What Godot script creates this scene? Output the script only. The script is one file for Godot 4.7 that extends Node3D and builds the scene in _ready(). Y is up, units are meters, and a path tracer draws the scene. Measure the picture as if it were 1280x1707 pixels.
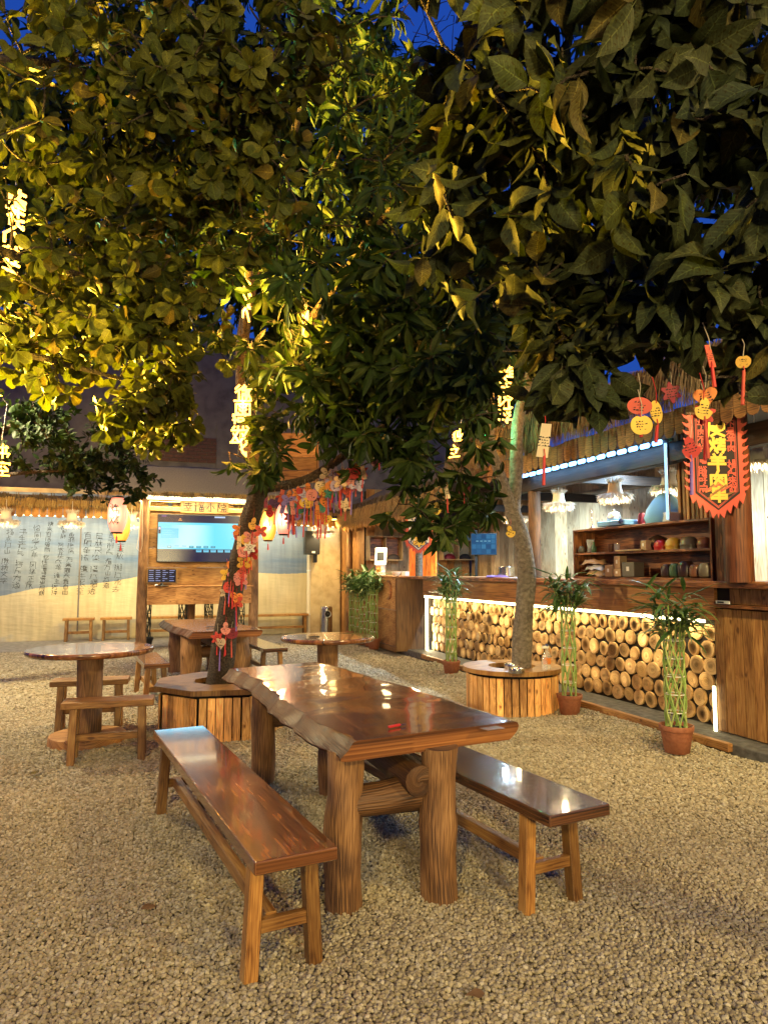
extends Node3D

var M := {}
var rng := RandomNumberGenerator.new()
var cache := {}
var taken := {}
var eye := Vector3(0, 1.6, 0)
var cam_basis := Basis()


func _ready():
	rng.seed = 20240611
	# camera
	var cam := Camera3D.new()
	cam.name = "camera"
	cam.fov = 72.69
	cam.near = 0.05
	cam.far = 200.0
	cam.position = eye
	cam.rotation_degrees = Vector3(4.8536, -19.4, 0)
	add_child(cam)
	cam_basis = cam.transform.basis
	# dusk sky
	var sky_look := ProceduralSkyMaterial.new()
	sky_look.sky_top_color = Color(0.16, 0.37, 0.86)
	sky_look.sky_horizon_color = Color(0.22, 0.44, 0.88)
	sky_look.ground_horizon_color = Color(0.10, 0.12, 0.16)
	sky_look.ground_bottom_color = Color(0.05, 0.05, 0.06)
	sky_look.sky_curve = 0.2
	var env := Environment.new()
	env.background_mode = Environment.BG_SKY
	env.sky = Sky.new()
	env.sky.sky_material = sky_look
	env.background_energy_multiplier = 0.55
	env.tonemap_mode = Environment.TONE_MAPPER_LINEAR
	env.tonemap_exposure = 1.0
	env.sdfgi_enabled = true
	env.ssao_enabled = true
	env.ssil_enabled = true
	var we := WorldEnvironment.new()
	we.name = "dusk_air"
	we.environment = env
	add_child(we)
	make_materials()
	build_ground()
	build_back_wall()
	build_stall()
	build_kiosk()
	build_furniture()
	build_planters()
	build_trees()
	build_signs_and_lanterns()
	build_tags()
	build_stall_contents()
	build_lamps()


# ------------------------------------------------------------------ naming
func numbered(called: String) -> String:
	var k = taken.get(called, 0)
	taken[called] = k + 1
	return called if k == 0 else "%s_%03d" % [called, k]

func thing(called: String, label: String, category: String, at := Vector3.ZERO, turn := 0.0, group := "") -> Node3D:
	var o := Node3D.new()
	o.name = numbered(called)
	add_child(o)
	o.position = at
	o.rotation.y = turn
	tag(o, label, category, group)
	return o

func tag(o: Node, label: String, category := "", group := "", kind := "") -> Node:
	if label: o.set_meta("label", label)
	if category: o.set_meta("category", category)
	if group: o.set_meta("group", group)
	if kind: o.set_meta("kind", kind)
	return o

func put(parent: Node, called: String, mesh: Mesh, mat: Material, xf := Transform3D()) -> MeshInstance3D:
	var o := MeshInstance3D.new()
	o.name = numbered(called) if parent == self else called
	o.mesh = mesh
	o.material_override = mat
	o.transform = xf
	parent.add_child(o, true)
	return o

func dup(src: Node3D, label: String, at: Vector3, turn := 0.0) -> Node3D:
	var r = src.duplicate()
	r.name = numbered(String(src.name).rstrip("0123456789_"))
	add_child(r)
	r.position = at
	r.rotation.y = turn
	r.set_meta("label", label)
	return r

func rf(a: float, b: float) -> float:
	return rng.randf_range(a, b)

func T(p: Vector3, turn := 0.0) -> Transform3D:
	return Transform3D(Basis(Vector3.UP, turn), p)

# local x axis along a->b
func along(a: Vector3, b: Vector3, up := Vector3.UP) -> Transform3D:
	var x = (b - a).normalized()
	if absf(x.dot(up)) > 0.98: up = Vector3(0, 0, 1)
	var z = x.cross(up).normalized()
	return Transform3D(Basis(x, z.cross(x), z), (a + b) * 0.5)


# ------------------------------------------------------------------ geometry
class G:
	var v := PackedVector3Array()
	var n := PackedVector3Array()
	var t := PackedVector2Array()
	var c := PackedColorArray()
	var i := PackedInt32Array()
	var tint := false

	func vert(p: Vector3, nn: Vector3, uv := Vector2.ZERO, col := Color.WHITE) -> int:
		v.append(p); n.append(nn); t.append(uv)
		if tint: c.append(col)
		return v.size() - 1

	func tri(a: int, b: int, d: int, out: Vector3):
		if (v[b] - v[a]).cross(v[d] - v[a]).dot(out) > 0.0:
			i.append(a); i.append(d); i.append(b)
		else:
			i.append(a); i.append(b); i.append(d)

	func quad(a: Vector3, b: Vector3, d: Vector3, e: Vector3, out: Vector3, ua := Vector2(0, 0), ub := Vector2(1, 0), ud := Vector2(1, 1), ue := Vector2(0, 1)):
		var o = out.normalized()
		var k = vert(a, o, ua)
		vert(b, o, ub); vert(d, o, ud); vert(e, o, ue)
		tri(k, k + 1, k + 2, o); tri(k, k + 2, k + 3, o)

	# a box with chamfered edges; u of its texture runs along the longest side, in metres
	func box(s: Vector3, xf := Transform3D(), r := 0.0, uo := Vector2.ZERO):
		var h = s * 0.5
		r = minf(r, minf(h.x, minf(h.y, h.z)) * 0.9)
		var long = s.max_axis_index()
		var base = v.size()
		for a in 3:
			var b = (a + 1) % 3
			var d = (a + 2) % 3
			for sg in [-1.0, 1.0]:
				var nn = Vector3.ZERO
				nn[a] = sg
				for q in 4:
					var p = Vector3.ZERO
					p[a] = sg * h[a]
					p[b] = (1.0 if q & 1 else -1.0) * (h[b] - r)
					p[d] = (1.0 if q & 2 else -1.0) * (h[d] - r)
					var uu: float
					var vv: float
					if a == long:
						uu = p[b] * 0.2; vv = p[d]
					elif b == long:
						uu = p[b]; vv = p[d] + sg * 0.37 * (a + 1)
					else:
						uu = p[d]; vv = p[b] + sg * 0.37 * (a + 1)
					vert(xf * p, (xf.basis * nn).normalized(), Vector2(uu, vv) + uo)
				var k = v.size() - 4
				var o = xf.basis * nn
				tri(k, k + 1, k + 3, o); tri(k, k + 3, k + 2, o)
		if r <= 0.0: return
		# vertex of face (axis a, sign index s) at corner signs given per axis
		for a in 3:
			var b = (a + 1) % 3
			for sa in 2:
				for sb in 2:
					var o2 = Vector3.ZERO
					o2[a] = sa * 2.0 - 1.0
					o2[b] = sb * 2.0 - 1.0
					o2 = xf.basis * o2
					# face a: q bit0 = axis b, bit1 = axis d ; face b: bit0 = axis d, bit1 = axis a
					var fa = base + a * 8 + sa * 4
					var fb = base + b * 8 + sb * 4
					var a0 = fa + sb
					var a1 = fa + sb + 2
					var b0 = fb + sa * 2
					var b1 = fb + sa * 2 + 1
					tri(a0, a1, b1, o2); tri(a0, b1, b0, o2)
		for sx in 2:
			for sy in 2:
				for sz in 2:
					var fx = base + sx * 4 + sy + sz * 2
					var fy = base + 8 + sy * 4 + sz + sx * 2
					var fz = base + 16 + sz * 4 + sx + sy * 2
					tri(fx, fy, fz, xf.basis * Vector3(sx * 2 - 1, sy * 2 - 1, sz * 2 - 1))

	# rows of nu points each; normal = du x dv (flip turns it)
	func grid(P: PackedVector3Array, nu: int, nv: int, UV: PackedVector2Array, flip := false, wrap := false, cols := PackedColorArray()):
		var base = v.size()
		for y in nv:
			for x in nu:
				var x0 = x - 1
				var x1 = x + 1
				if wrap:
					if x0 < 0: x0 = nu - 2
					if x1 > nu - 1: x1 = 1
				else:
					x0 = maxi(x0, 0); x1 = mini(x1, nu - 1)
				var du = P[y * nu + x1] - P[y * nu + x0]
				var dv = P[mini(y + 1, nv - 1) * nu + x] - P[maxi(y - 1, 0) * nu + x]
				var nn = du.cross(dv)
				if nn.length_squared() < 1e-16: nn = Vector3.UP
				nn = nn.normalized() * (-1.0 if flip else 1.0)
				vert(P[y * nu + x], nn, UV[y * nu + x], cols[y * nu + x] if cols.size() else Color.WHITE)
		for y in nv - 1:
			for x in nu - 1:
				var a = base + y * nu + x
				var b = a + 1
				var d = a + nu + 1
				var e = a + nu
				if flip:
					i.append(a); i.append(b); i.append(d); i.append(a); i.append(d); i.append(e)
				else:
					i.append(a); i.append(d); i.append(b); i.append(a); i.append(e); i.append(d)

	func tube(pts: Array, rad: Array, sides := 8, cap := true, rough := 0.0, seed := 0.0):
		var P := PackedVector3Array()
		var UV := PackedVector2Array()
		var tan: Vector3 = (pts[1] - pts[0]).normalized()
		var side = tan.cross(Vector3.UP)
		if side.length() < 0.1: side = tan.cross(Vector3.RIGHT)
		side = side.normalized()
		var len = 0.0
		for k in pts.size():
			var t1: Vector3 = (pts[mini(k + 1, pts.size() - 1)] - pts[maxi(k - 1, 0)]).normalized()
			side = (side - t1 * side.dot(t1)).normalized()
			var up = side.cross(t1)
			if k > 0: len += (pts[k] - pts[k - 1]).length()
			for s in sides + 1:
				var an = TAU * s / sides
				var rr: float = rad[k] * (1.0 + rough * (sin(an * 2.0 + k * 1.3 + seed) * 0.5 + sin(an * 3.0 - k * 0.9 + seed * 2.0) * 0.5))
				P.append(pts[k] + (side * cos(an) + up * sin(an)) * rr)
				UV.append(Vector2(len, float(s) / sides * TAU * rad[0]))
		grid(P, sides + 1, pts.size(), UV, false, true)
		if cap:
			for e in [0, pts.size() - 1]:
				var o: Vector3 = (pts[0] - pts[1]) if e == 0 else (pts[e] - pts[e - 1])
				var ctr = vert(pts[e], o.normalized(), Vector2(0, 0))
				var first = v.size()
				for s in sides:
					var p = P[e * (sides + 1) + s]
					var d = p - pts[e]
					vert(p, o.normalized(), Vector2(d.length() * 0.3, TAU * rad[0] * s / sides))
				for s in sides:
					tri(ctr, first + s, first + (s + 1) % sides, o)

	func lathe(prof: Array, sides := 16, xf := Transform3D(), squash := 1.0):
		var P := PackedVector3Array()
		var UV := PackedVector2Array()
		var l = 0.0
		for k in prof.size():
			if k > 0: l += (prof[k] - prof[k - 1]).length()
			for s in sides + 1:
				var an = TAU * s / sides
				P.append(xf * Vector3(cos(an) * prof[k].x, prof[k].y, sin(an) * prof[k].x * squash))
				UV.append(Vector2(float(s) / sides, l))
		grid(P, sides + 1, prof.size(), UV, true, true)

	# outline in x,y, extruded from z=0 to z=-th ; front faces +z
	func prism(poly: PackedVector2Array, th: float, xf := Transform3D(), uvs := 1.0):
		var ids = Geometry2D.triangulate_polygon(poly)
		var f = xf.basis.z.normalized()
		for side in 2:
			var base = v.size()
			for p in poly:
				vert(xf * Vector3(p.x, p.y, -th * side), f if side == 0 else -f, p * uvs)
			for k in range(0, ids.size(), 3):
				tri(base + ids[k], base + ids[k + 1], base + ids[k + 2], f if side == 0 else -f)
		var cc = Vector2.ZERO
		var area = 0.0
		for k in poly.size():
			area += poly[k].cross(poly[(k + 1) % poly.size()])
		for k in poly.size():
			var a = poly[k]
			var b = poly[(k + 1) % poly.size()]
			var o = Vector2(b.y - a.y, a.x - b.x) * signf(area)
			quad(xf * Vector3(a.x, a.y, 0), xf * Vector3(b.x, b.y, 0), xf * Vector3(b.x, b.y, -th), xf * Vector3(a.x, a.y, -th), xf.basis * Vector3(o.x, o.y, 0), a * uvs, b * uvs, b * uvs, a * uvs)

	func mesh() -> ArrayMesh:
		var arr := []
		arr.resize(Mesh.ARRAY_MAX)
		arr[Mesh.ARRAY_VERTEX] = v
		arr[Mesh.ARRAY_NORMAL] = n
		arr[Mesh.ARRAY_TEX_UV] = t
		if tint: arr[Mesh.ARRAY_COLOR] = c
		arr[Mesh.ARRAY_INDEX] = i
		var m := ArrayMesh.new()
		m.add_surface_from_arrays(Mesh.PRIMITIVE_TRIANGLES, arr)
		return m


func bx(s: Vector3, r := 0.006, uo := Vector2.ZERO) -> ArrayMesh:
	var key = "bx%.4f_%.4f_%.4f_%.4f_%.2f" % [s.x, s.y, s.z, r, uo.x]
	if not cache.has(key):
		var g := G.new()
		g.box(s, Transform3D(), r, uo)
		cache[key] = g.mesh()
	return cache[key]

func tb(pts: Array, rad: Array, sides := 8, rough := 0.0, seed := 0.0) -> ArrayMesh:
	var g := G.new()
	g.tube(pts, rad, sides, true, rough, seed)
	return g.mesh()

func lt(prof: Array, sides := 16) -> ArrayMesh:
	var g := G.new()
	g.lathe(prof, sides)
	return g.mesh()

func pr(poly: PackedVector2Array, th: float) -> ArrayMesh:
	var g := G.new()
	g.prism(poly, th)
	return g.mesh()

func many(parent: Node, called: String, mesh: Mesh, mat: Material, xfs: Array, cols := []) -> MultiMeshInstance3D:
	var mm := MultiMesh.new()
	mm.transform_format = MultiMesh.TRANSFORM_3D
	mm.use_colors = cols.size() > 0
	mm.mesh = mesh
	mm.instance_count = xfs.size()
	for k in xfs.size():
		mm.set_instance_transform(k, xfs[k])
		if cols.size(): mm.set_instance_color(k, cols[k])
	var o := MultiMeshInstance3D.new()
	o.name = numbered(called) if parent == self else called
	o.multimesh = mm
	o.material_override = mat
	parent.add_child(o, true)
	o.set_meta("kind", "stuff")
	return o

func omni(called: String, at: Vector3, col: Color, energy: float, size := 0.05, parent: Node = self) -> OmniLight3D:
	var l := OmniLight3D.new()
	l.name = called
	parent.add_child(l, true)
	l.position = at
	l.light_color = col
	l.light_energy = energy
	l.light_size = size
	l.omni_range = 30.0
	l.omni_attenuation = 2.0
	l.shadow_enabled = true
	return l

func spot(called: String, at: Vector3, to: Vector3, col: Color, energy: float, angle := 50.0, size := 0.08) -> SpotLight3D:
	var l := SpotLight3D.new()
	l.name = called
	add_child(l, true)
	l.look_at_from_position(at, to, Vector3.UP if absf((to - at).normalized().y) < 0.98 else Vector3.RIGHT)
	l.light_color = col
	l.light_energy = energy
	l.light_size = size
	l.spot_angle = angle
	l.spot_range = 30.0
	l.spot_attenuation = 2.0
	l.spot_angle_attenuation = 0.6
	l.shadow_enabled = true
	return l

# a lamp strip of size w x h whose light leaves along `dir`
func strip(called: String, at: Vector3, dir: Vector3, w_axis: Vector3, w: float, h: float, col: Color, energy: float, parent: Node = self) -> AreaLight3D:
	var l := AreaLight3D.new()
	l.name = called
	parent.add_child(l, true)
	var z = -dir.normalized()
	var x = w_axis.normalized()
	l.transform = Transform3D(Basis(x, z.cross(x), z), at)
	l.area_size = Vector2(w, h)
	l.light_color = col
	l.light_energy = energy
	l.area_range = 30.0
	l.area_attenuation = 2.0
	l.shadow_enabled = true
	return l


# ------------------------------------------------------------------ materials
func mat(key: String, col: Color, rough := 0.7, metal := 0.0) -> StandardMaterial3D:
	var m := StandardMaterial3D.new()
	m.resource_name = key
	m.albedo_color = col
	m.roughness = rough
	m.metallic = metal
	M[key] = m
	return m

func glow(key: String, col: Color, e: float) -> StandardMaterial3D:
	var m = mat(key, col * 0.6, 0.6)
	m.albedo_color.a = 1.0
	m.emission_enabled = true
	m.emission = col
	m.emission_energy_multiplier = e
	return m

func noise(seed: int, freq: float, oct := 4, kind := FastNoiseLite.TYPE_SIMPLEX_SMOOTH) -> FastNoiseLite:
	var f := FastNoiseLite.new()
	f.seed = seed
	f.noise_type = kind
	f.frequency = freq
	f.fractal_octaves = oct
	return f

# grey noise picture without seams, stretched sx, sy times
func grey(w: int, h: int, sx: int, sy: int, seed: int, freq: float, oct := 4) -> Image:
	var im = noise(seed, freq, oct).get_seamless_image(w / sx, h / sy)
	im.resize(w, h, Image.INTERPOLATE_CUBIC)
	return im

func ramp_pick(r: Array, x: float) -> Color:
	var f = clampf(x, 0.0, 0.9999) * (r.size() - 1)
	var k = int(f)
	return r[k].lerp(r[k + 1], f - k)

# wood: grain runs along u; ramp from dark to light
func wood_pic(seed: int, ramp: Array, rings: int, warp: float, knots: int, wear := 0.0, w := 512, h := 256) -> Array:
	var wa = grey(w, h, 8, 2, seed, 0.022, 3)
	var fi = grey(w, h, 16, 1, seed + 1, 0.17, 5)
	var mo = grey(w, h, 4, 2, seed + 2, 0.012, 4)
	var wr = grey(w, h, 2, 1, seed + 5, 0.016, 5)
	var r := RandomNumberGenerator.new()
	r.seed = seed
	var ks := []
	for k in knots: ks.append(Vector3(r.randf(), r.randf(), r.randf_range(0.02, 0.05)))
	var im := Image.create_empty(w, h, false, Image.FORMAT_RGB8)
	var hm := Image.create_empty(w, h, false, Image.FORMAT_L8)
	for y in h:
		var vv = float(y) / h
		for x in w:
			var g = wa.get_pixel(x, y).r * warp
			var dark = 0.0
			for k in ks:
				var du = absf(float(x) / w - k.x); du = minf(du, 1.0 - du) * 2.2
				var dv = absf(vv - k.y); dv = minf(dv, 1.0 - dv)
				var d = (du * du * 0.5 + dv * dv) / (k.z * k.z)
				if d < 9.0:
					g += 0.5 * exp(-d * 0.5)
					dark = maxf(dark, exp(-d * 2.6))
			var ring = 0.5 + 0.5 * sin((vv * rings + g * 2.0) * TAU)
			var f = fi.get_pixel(x, y).r
			var val = 0.17 * pow(ring, 0.8) + 0.62 * f + 0.42 * mo.get_pixel(x, y).r - 0.14 - dark * 0.6
			val = (val - 0.44) * 1.4 + 0.44
			var px = ramp_pick(ramp, val)
			if wear > 0.0:
				var q = wr.get_pixel(x, y).r + 0.12 * (f - 0.5)
				px = px.lerp(lin(0.30, 0.15, 0.055), wear * clampf((q - 0.56) * 6.0, 0, 1))
				px = px.lerp(lin(0.02, 0.009, 0.005), wear * clampf((0.44 - q) * 6.0, 0, 0.75))
			im.set_pixel(x, y, px)
			hm.set_pixel(x, y, Color(val, val, val))
	return [ImageTexture.create_from_image(im), ImageTexture.create_from_image(hm)]

func wood_mat(key: String, pic: Array, col: Color, rough: float, su: float, sv: float, relief := 0.08) -> StandardMaterial3D:
	var m = mat(key, col, rough)
	m.albedo_texture = pic[0]
	m.uv1_scale = Vector3(su, sv, 1)
	if relief > 0.0:
		m.heightmap_enabled = true
		m.heightmap_texture = pic[1]
		m.heightmap_scale = relief
	return m

func ntex(seed: int, freq: float, ramp: Array, size := 512, oct := 5, kind := FastNoiseLite.TYPE_SIMPLEX_SMOOTH) -> NoiseTexture2D:
	var t := NoiseTexture2D.new()
	t.width = size; t.height = size
	t.seamless = true
	t.noise = noise(seed, freq, oct, kind)
	var g := Gradient.new()
	var offs := PackedFloat32Array()
	for k in ramp.size(): offs.append(float(k) / (ramp.size() - 1))
	g.offsets = offs
	g.colors = PackedColorArray(ramp)
	t.color_ramp = g
	return t

func tri_mat(key: String, seed: int, freq: float, ramp: Array, scale: float, rough: float, relief := 0.0, world := true) -> StandardMaterial3D:
	var m = mat(key, Color.WHITE, rough)
	m.albedo_texture = ntex(seed, freq, ramp)
	m.uv1_triplanar = true
	m.uv1_world_triplanar = world
	m.uv1_scale = Vector3.ONE * scale
	if relief > 0.0:
		m.heightmap_enabled = true
		m.heightmap_texture = ntex(seed + 7, freq * 2.0, [Color.BLACK, Color.WHITE])
		m.heightmap_scale = relief
	return m

func lin(r: float, g: float, b: float) -> Color:
	return Color(r, g, b).linear_to_srgb()

func make_materials():
	var red = [lin(0.018, 0.008, 0.004), lin(0.055, 0.023, 0.010), lin(0.105, 0.046, 0.018), lin(0.17, 0.085, 0.036)]
	var honey = [lin(0.11, 0.045, 0.014), lin(0.26, 0.125, 0.043), lin(0.37, 0.20, 0.074), lin(0.46, 0.28, 0.12)]
	var pine = [lin(0.22, 0.12, 0.05), lin(0.42, 0.27, 0.13), lin(0.54, 0.37, 0.19), lin(0.60, 0.44, 0.25)]
	var log_ = [lin(0.05, 0.025, 0.012), lin(0.16, 0.085, 0.038), lin(0.27, 0.155, 0.072), lin(0.36, 0.23, 0.12)]
	var p_red = wood_pic(11, red, 12, 1.1, 3, 0.32)
	var p_honey = wood_pic(23, honey, 6, 1.4, 4)
	var p_pine = wood_pic(37, pine, 7, 1.3, 5)
	var p_log = wood_pic(51, log_, 34, 0.9, 3)
	for k in 2:
		var m = wood_mat("varnished_wood" + ["", "_b"][k], p_red, [Color(1.4, 1.3, 1.15), Color(1.15, 1.12, 1.1)][k], 0.24, 0.42, 1.5, 0.05)
		m.clearcoat_enabled = true
		m.clearcoat = 0.8
		m.clearcoat_roughness = 0.06
	for k in 4:
		var tone = [1.0, 0.88, 1.1, 0.78][k]
		wood_mat("honey%d" % k, p_honey, Color(tone * 1.0, tone * 0.97, tone * 0.84), 0.45, 0.8 + 0.1 * k, 2.6)
		wood_mat("plank%d" % k, p_honey, Color(tone * 1.12, tone * 1.08, tone), 0.62, 0.7 + 0.1 * k, 2.2, 0.12)
		wood_mat("gold%d" % k, p_honey, Color(tone * 1.55, tone * 1.55, tone * 1.5), 0.6, 0.7 + 0.1 * k, 2.4, 0.12)
		wood_mat("pine%d" % k, p_pine, Color(tone, tone, tone), 0.6, 0.6 + 0.1 * k, 1.9, 0.08)
		wood_mat("slice%d" % k, p_pine, [Color(1.05, 1.0, 0.9), Color(0.95, 0.88, 0.76), Color(1.12, 1.08, 1.0), Color(0.85, 0.77, 0.64)][k], 0.8, 1.1, 2.0, 0.15)
	wood_mat("dark_plank", p_red, Color(1.55, 1.4, 1.25), 0.5, 0.7, 2.0)
	wood_mat("ply", p_honey, Color(0.70, 0.66, 0.62), 0.55, 0.35, 0.8, 0.05)
	wood_mat("counter_board", p_honey, Color(1.0, 0.9, 0.76), 0.5, 0.3, 1.2, 0.05)
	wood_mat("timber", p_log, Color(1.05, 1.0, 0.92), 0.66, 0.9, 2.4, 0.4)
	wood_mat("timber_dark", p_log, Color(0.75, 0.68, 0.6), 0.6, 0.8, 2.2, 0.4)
	wood_mat("post_brown", p_log, Color(0.8, 0.6, 0.48), 0.55, 0.5, 1.0, 0.25)
	tri_mat("bark", 71, 0.02, [lin(0.016, 0.011, 0.007), lin(0.048, 0.033, 0.021), lin(0.095, 0.066, 0.042), lin(0.17, 0.125, 0.085)], 3.2, 0.9, 4.0)
	tri_mat("bark_pale", 73, 0.016, [lin(0.05, 0.038, 0.028), lin(0.12, 0.098, 0.072), lin(0.19, 0.16, 0.125), lin(0.29, 0.26, 0.21)], 2.2, 0.85, 1.0)
	tri_mat("concrete", 75, 0.02, [lin(0.16, 0.15, 0.13), lin(0.27, 0.25, 0.22), lin(0.34, 0.32, 0.28)], 0.7, 0.9, 0.4)
	tri_mat("dark_concrete", 77, 0.02, [lin(0.05, 0.045, 0.042), lin(0.10, 0.092, 0.085), lin(0.15, 0.14, 0.13)], 0.8, 0.9, 0.5)
	tri_mat("render_wall", 79, 0.012, [lin(0.11, 0.10, 0.105), lin(0.17, 0.155, 0.155), lin(0.21, 0.195, 0.19)], 0.35, 0.95, 0.5)
	tri_mat("cream_wall", 81, 0.012, [lin(0.42, 0.32, 0.19), lin(0.54, 0.43, 0.27), lin(0.6, 0.5, 0.33)], 0.5, 0.9, 0.3)
	tri_mat("brick_wall", 82, 0.03, [lin(0.10, 0.05, 0.04), lin(0.2, 0.1, 0.075)], 1.5, 0.95, 0.4)
	tri_mat("roof_mat", 83, 0.05, [lin(0.07, 0.05, 0.035), lin(0.15, 0.11, 0.08), lin(0.23, 0.175, 0.13)], 1.6, 1.0, 1.5)
	tri_mat("kiosk_thatch", 84, 0.05, [lin(0.16, 0.12, 0.09), lin(0.27, 0.21, 0.16), lin(0.36, 0.29, 0.22)], 1.6, 1.0, 1.5)
	wood_mat("live_edge", p_honey, Color(0.5, 0.38, 0.17), 0.4, 0.8, 2.0, 0.2).metallic_specular = 0.3
	wood_mat("beam_dark", p_log, Color(0.35, 0.33, 0.36), 0.7, 0.5, 1.0, 0.1)
	tri_mat("gravel_bed", 85, 0.03, [lin(0.09, 0.075, 0.05), lin(0.2, 0.165, 0.11), lin(0.3, 0.255, 0.18)], 3.0, 0.95, 1.0)
	tri_mat("terracotta", 87, 0.02, [lin(0.20, 0.065, 0.032), lin(0.30, 0.105, 0.052), lin(0.36, 0.15, 0.085)], 2.5, 0.7, 0.1)
	mat("stone", Color.WHITE, 0.92).vertex_color_use_as_albedo = true
	for k in 3:
		mat("straw%d" % k, [lin(0.42, 0.25, 0.075), lin(0.33, 0.185, 0.06), lin(0.52, 0.34, 0.12)][k], 0.75)
		mat("brown_straw%d" % k, [lin(0.115, 0.075, 0.036), lin(0.075, 0.048, 0.026), lin(0.16, 0.11, 0.055)][k], 0.85)
	for k in 3: wood_mat("brown_tab%d" % k, p_log, [Color(0.8, 0.74, 0.66), Color(0.68, 0.62, 0.55), Color(0.9, 0.84, 0.74)][k], 0.7, 1.0, 2.0, 0.06)
	mat("pale_straw", lin(0.74, 0.66, 0.54), 0.7)
	mat("grey_straw", lin(0.55, 0.54, 0.52), 0.7)
	for k in 3: wood_mat("tab%d" % k, p_pine, [Color(1.0, 0.82, 0.5), Color(0.88, 0.7, 0.4), Color(1.05, 0.9, 0.6)][k], 0.5, 1.0, 3.0, 0.04)
	mat("black_plastic", lin(0.012, 0.012, 0.013), 0.35)
	mat("dark_metal", lin(0.03, 0.03, 0.032), 0.4, 0.6)
	mat("steel", lin(0.6, 0.6, 0.58), 0.22, 1.0)
	mat("alu", lin(0.72, 0.72, 0.74), 0.35, 1.0)
	mat("white_plastic", lin(0.75, 0.74, 0.72), 0.4)
	mat("pvc", lin(0.66, 0.6, 0.5), 0.35)
	mat("rope", lin(0.45, 0.38, 0.28), 0.9)
	mat("ink", lin(0.022, 0.02, 0.022), 0.8)
	mat("wall_ink", lin(0.035, 0.038, 0.045), 0.9)
	mat("dry_leaf", lin(0.13, 0.07, 0.03), 0.7)
	mat("soil", lin(0.03, 0.02, 0.013), 1.0)
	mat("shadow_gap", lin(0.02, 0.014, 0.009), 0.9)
	for a in [["red", 0.52, 0.03, 0.025], ["coral", 0.55, 0.075, 0.045], ["orange", 0.68, 0.2, 0.03], ["yellow", 0.72, 0.46, 0.06], ["pink", 0.66, 0.25, 0.23], ["cream", 0.7, 0.56, 0.36], ["violet", 0.2, 0.13, 0.45], ["lilac", 0.42, 0.38, 0.6], ["navy", 0.02, 0.04, 0.16], ["teal", 0.02, 0.16, 0.13], ["white", 0.75, 0.72, 0.66], ["wine", 0.22, 0.012, 0.03], ["gold", 0.6, 0.34, 0.04], ["grape", 0.1, 0.03, 0.12]]:
		var m = mat("paper_" + a[0], lin(a[1], a[2], a[3]), 0.6)
		m.backlight_enabled = true
		m.backlight = Color(0.25, 0.25, 0.25)
	mat("ribbon", lin(0.5, 0.02, 0.02), 0.5)
	glow("neon", Color(1.0, 0.73, 0.31), 6.0)
	glow("led_warm", Color(1.0, 0.94, 0.72), 9.0)
	glow("led_cool", Color(0.46, 0.72, 1.0), 9.0)
	glow("led_green", Color(0.25, 1.0, 0.62), 7.0)
	glow("tube_white", Color(1.0, 0.94, 0.74), 4.0)
	var gl = mat("glass", Color(0.95, 0.97, 0.96, 0.18), 0.05)
	gl.transparency = BaseMaterial3D.TRANSPARENCY_ALPHA
	mat("black_cloth", lin(0.02, 0.012, 0.012), 0.8)
	for k in 2: wood_mat("door%d" % k, p_honey, Color(2.1 - 0.2 * k, 1.6 - 0.1 * k, 1.0), 0.5, 0.7, 2.2)
	glow("led_dim", Color(0.6, 0.82, 1.0), 2.0)
	leaf_materials()


# ------------------------------------------------------------------ ground
var bumps := FastNoiseLite.new()

func ground_y(x: float, z: float) -> float:
	var y = bumps.get_noise_2d(x * 1.1, z * 1.1) * 0.035 + bumps.get_noise_2d(x * 4.0, z * 4.0) * 0.012
	var near_kerb = clampf(1.0 - (4.75 - x) / 0.8, 0.0, 1.0)
	if x < 4.8 and z > -11.0: y += near_kerb * near_kerb * 0.06
	y -= 0.012
	if z < -15.0: y = lerpf(y, -0.01, clampf((-15.0 - z) / 0.5, 0, 1))
	return y

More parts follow.
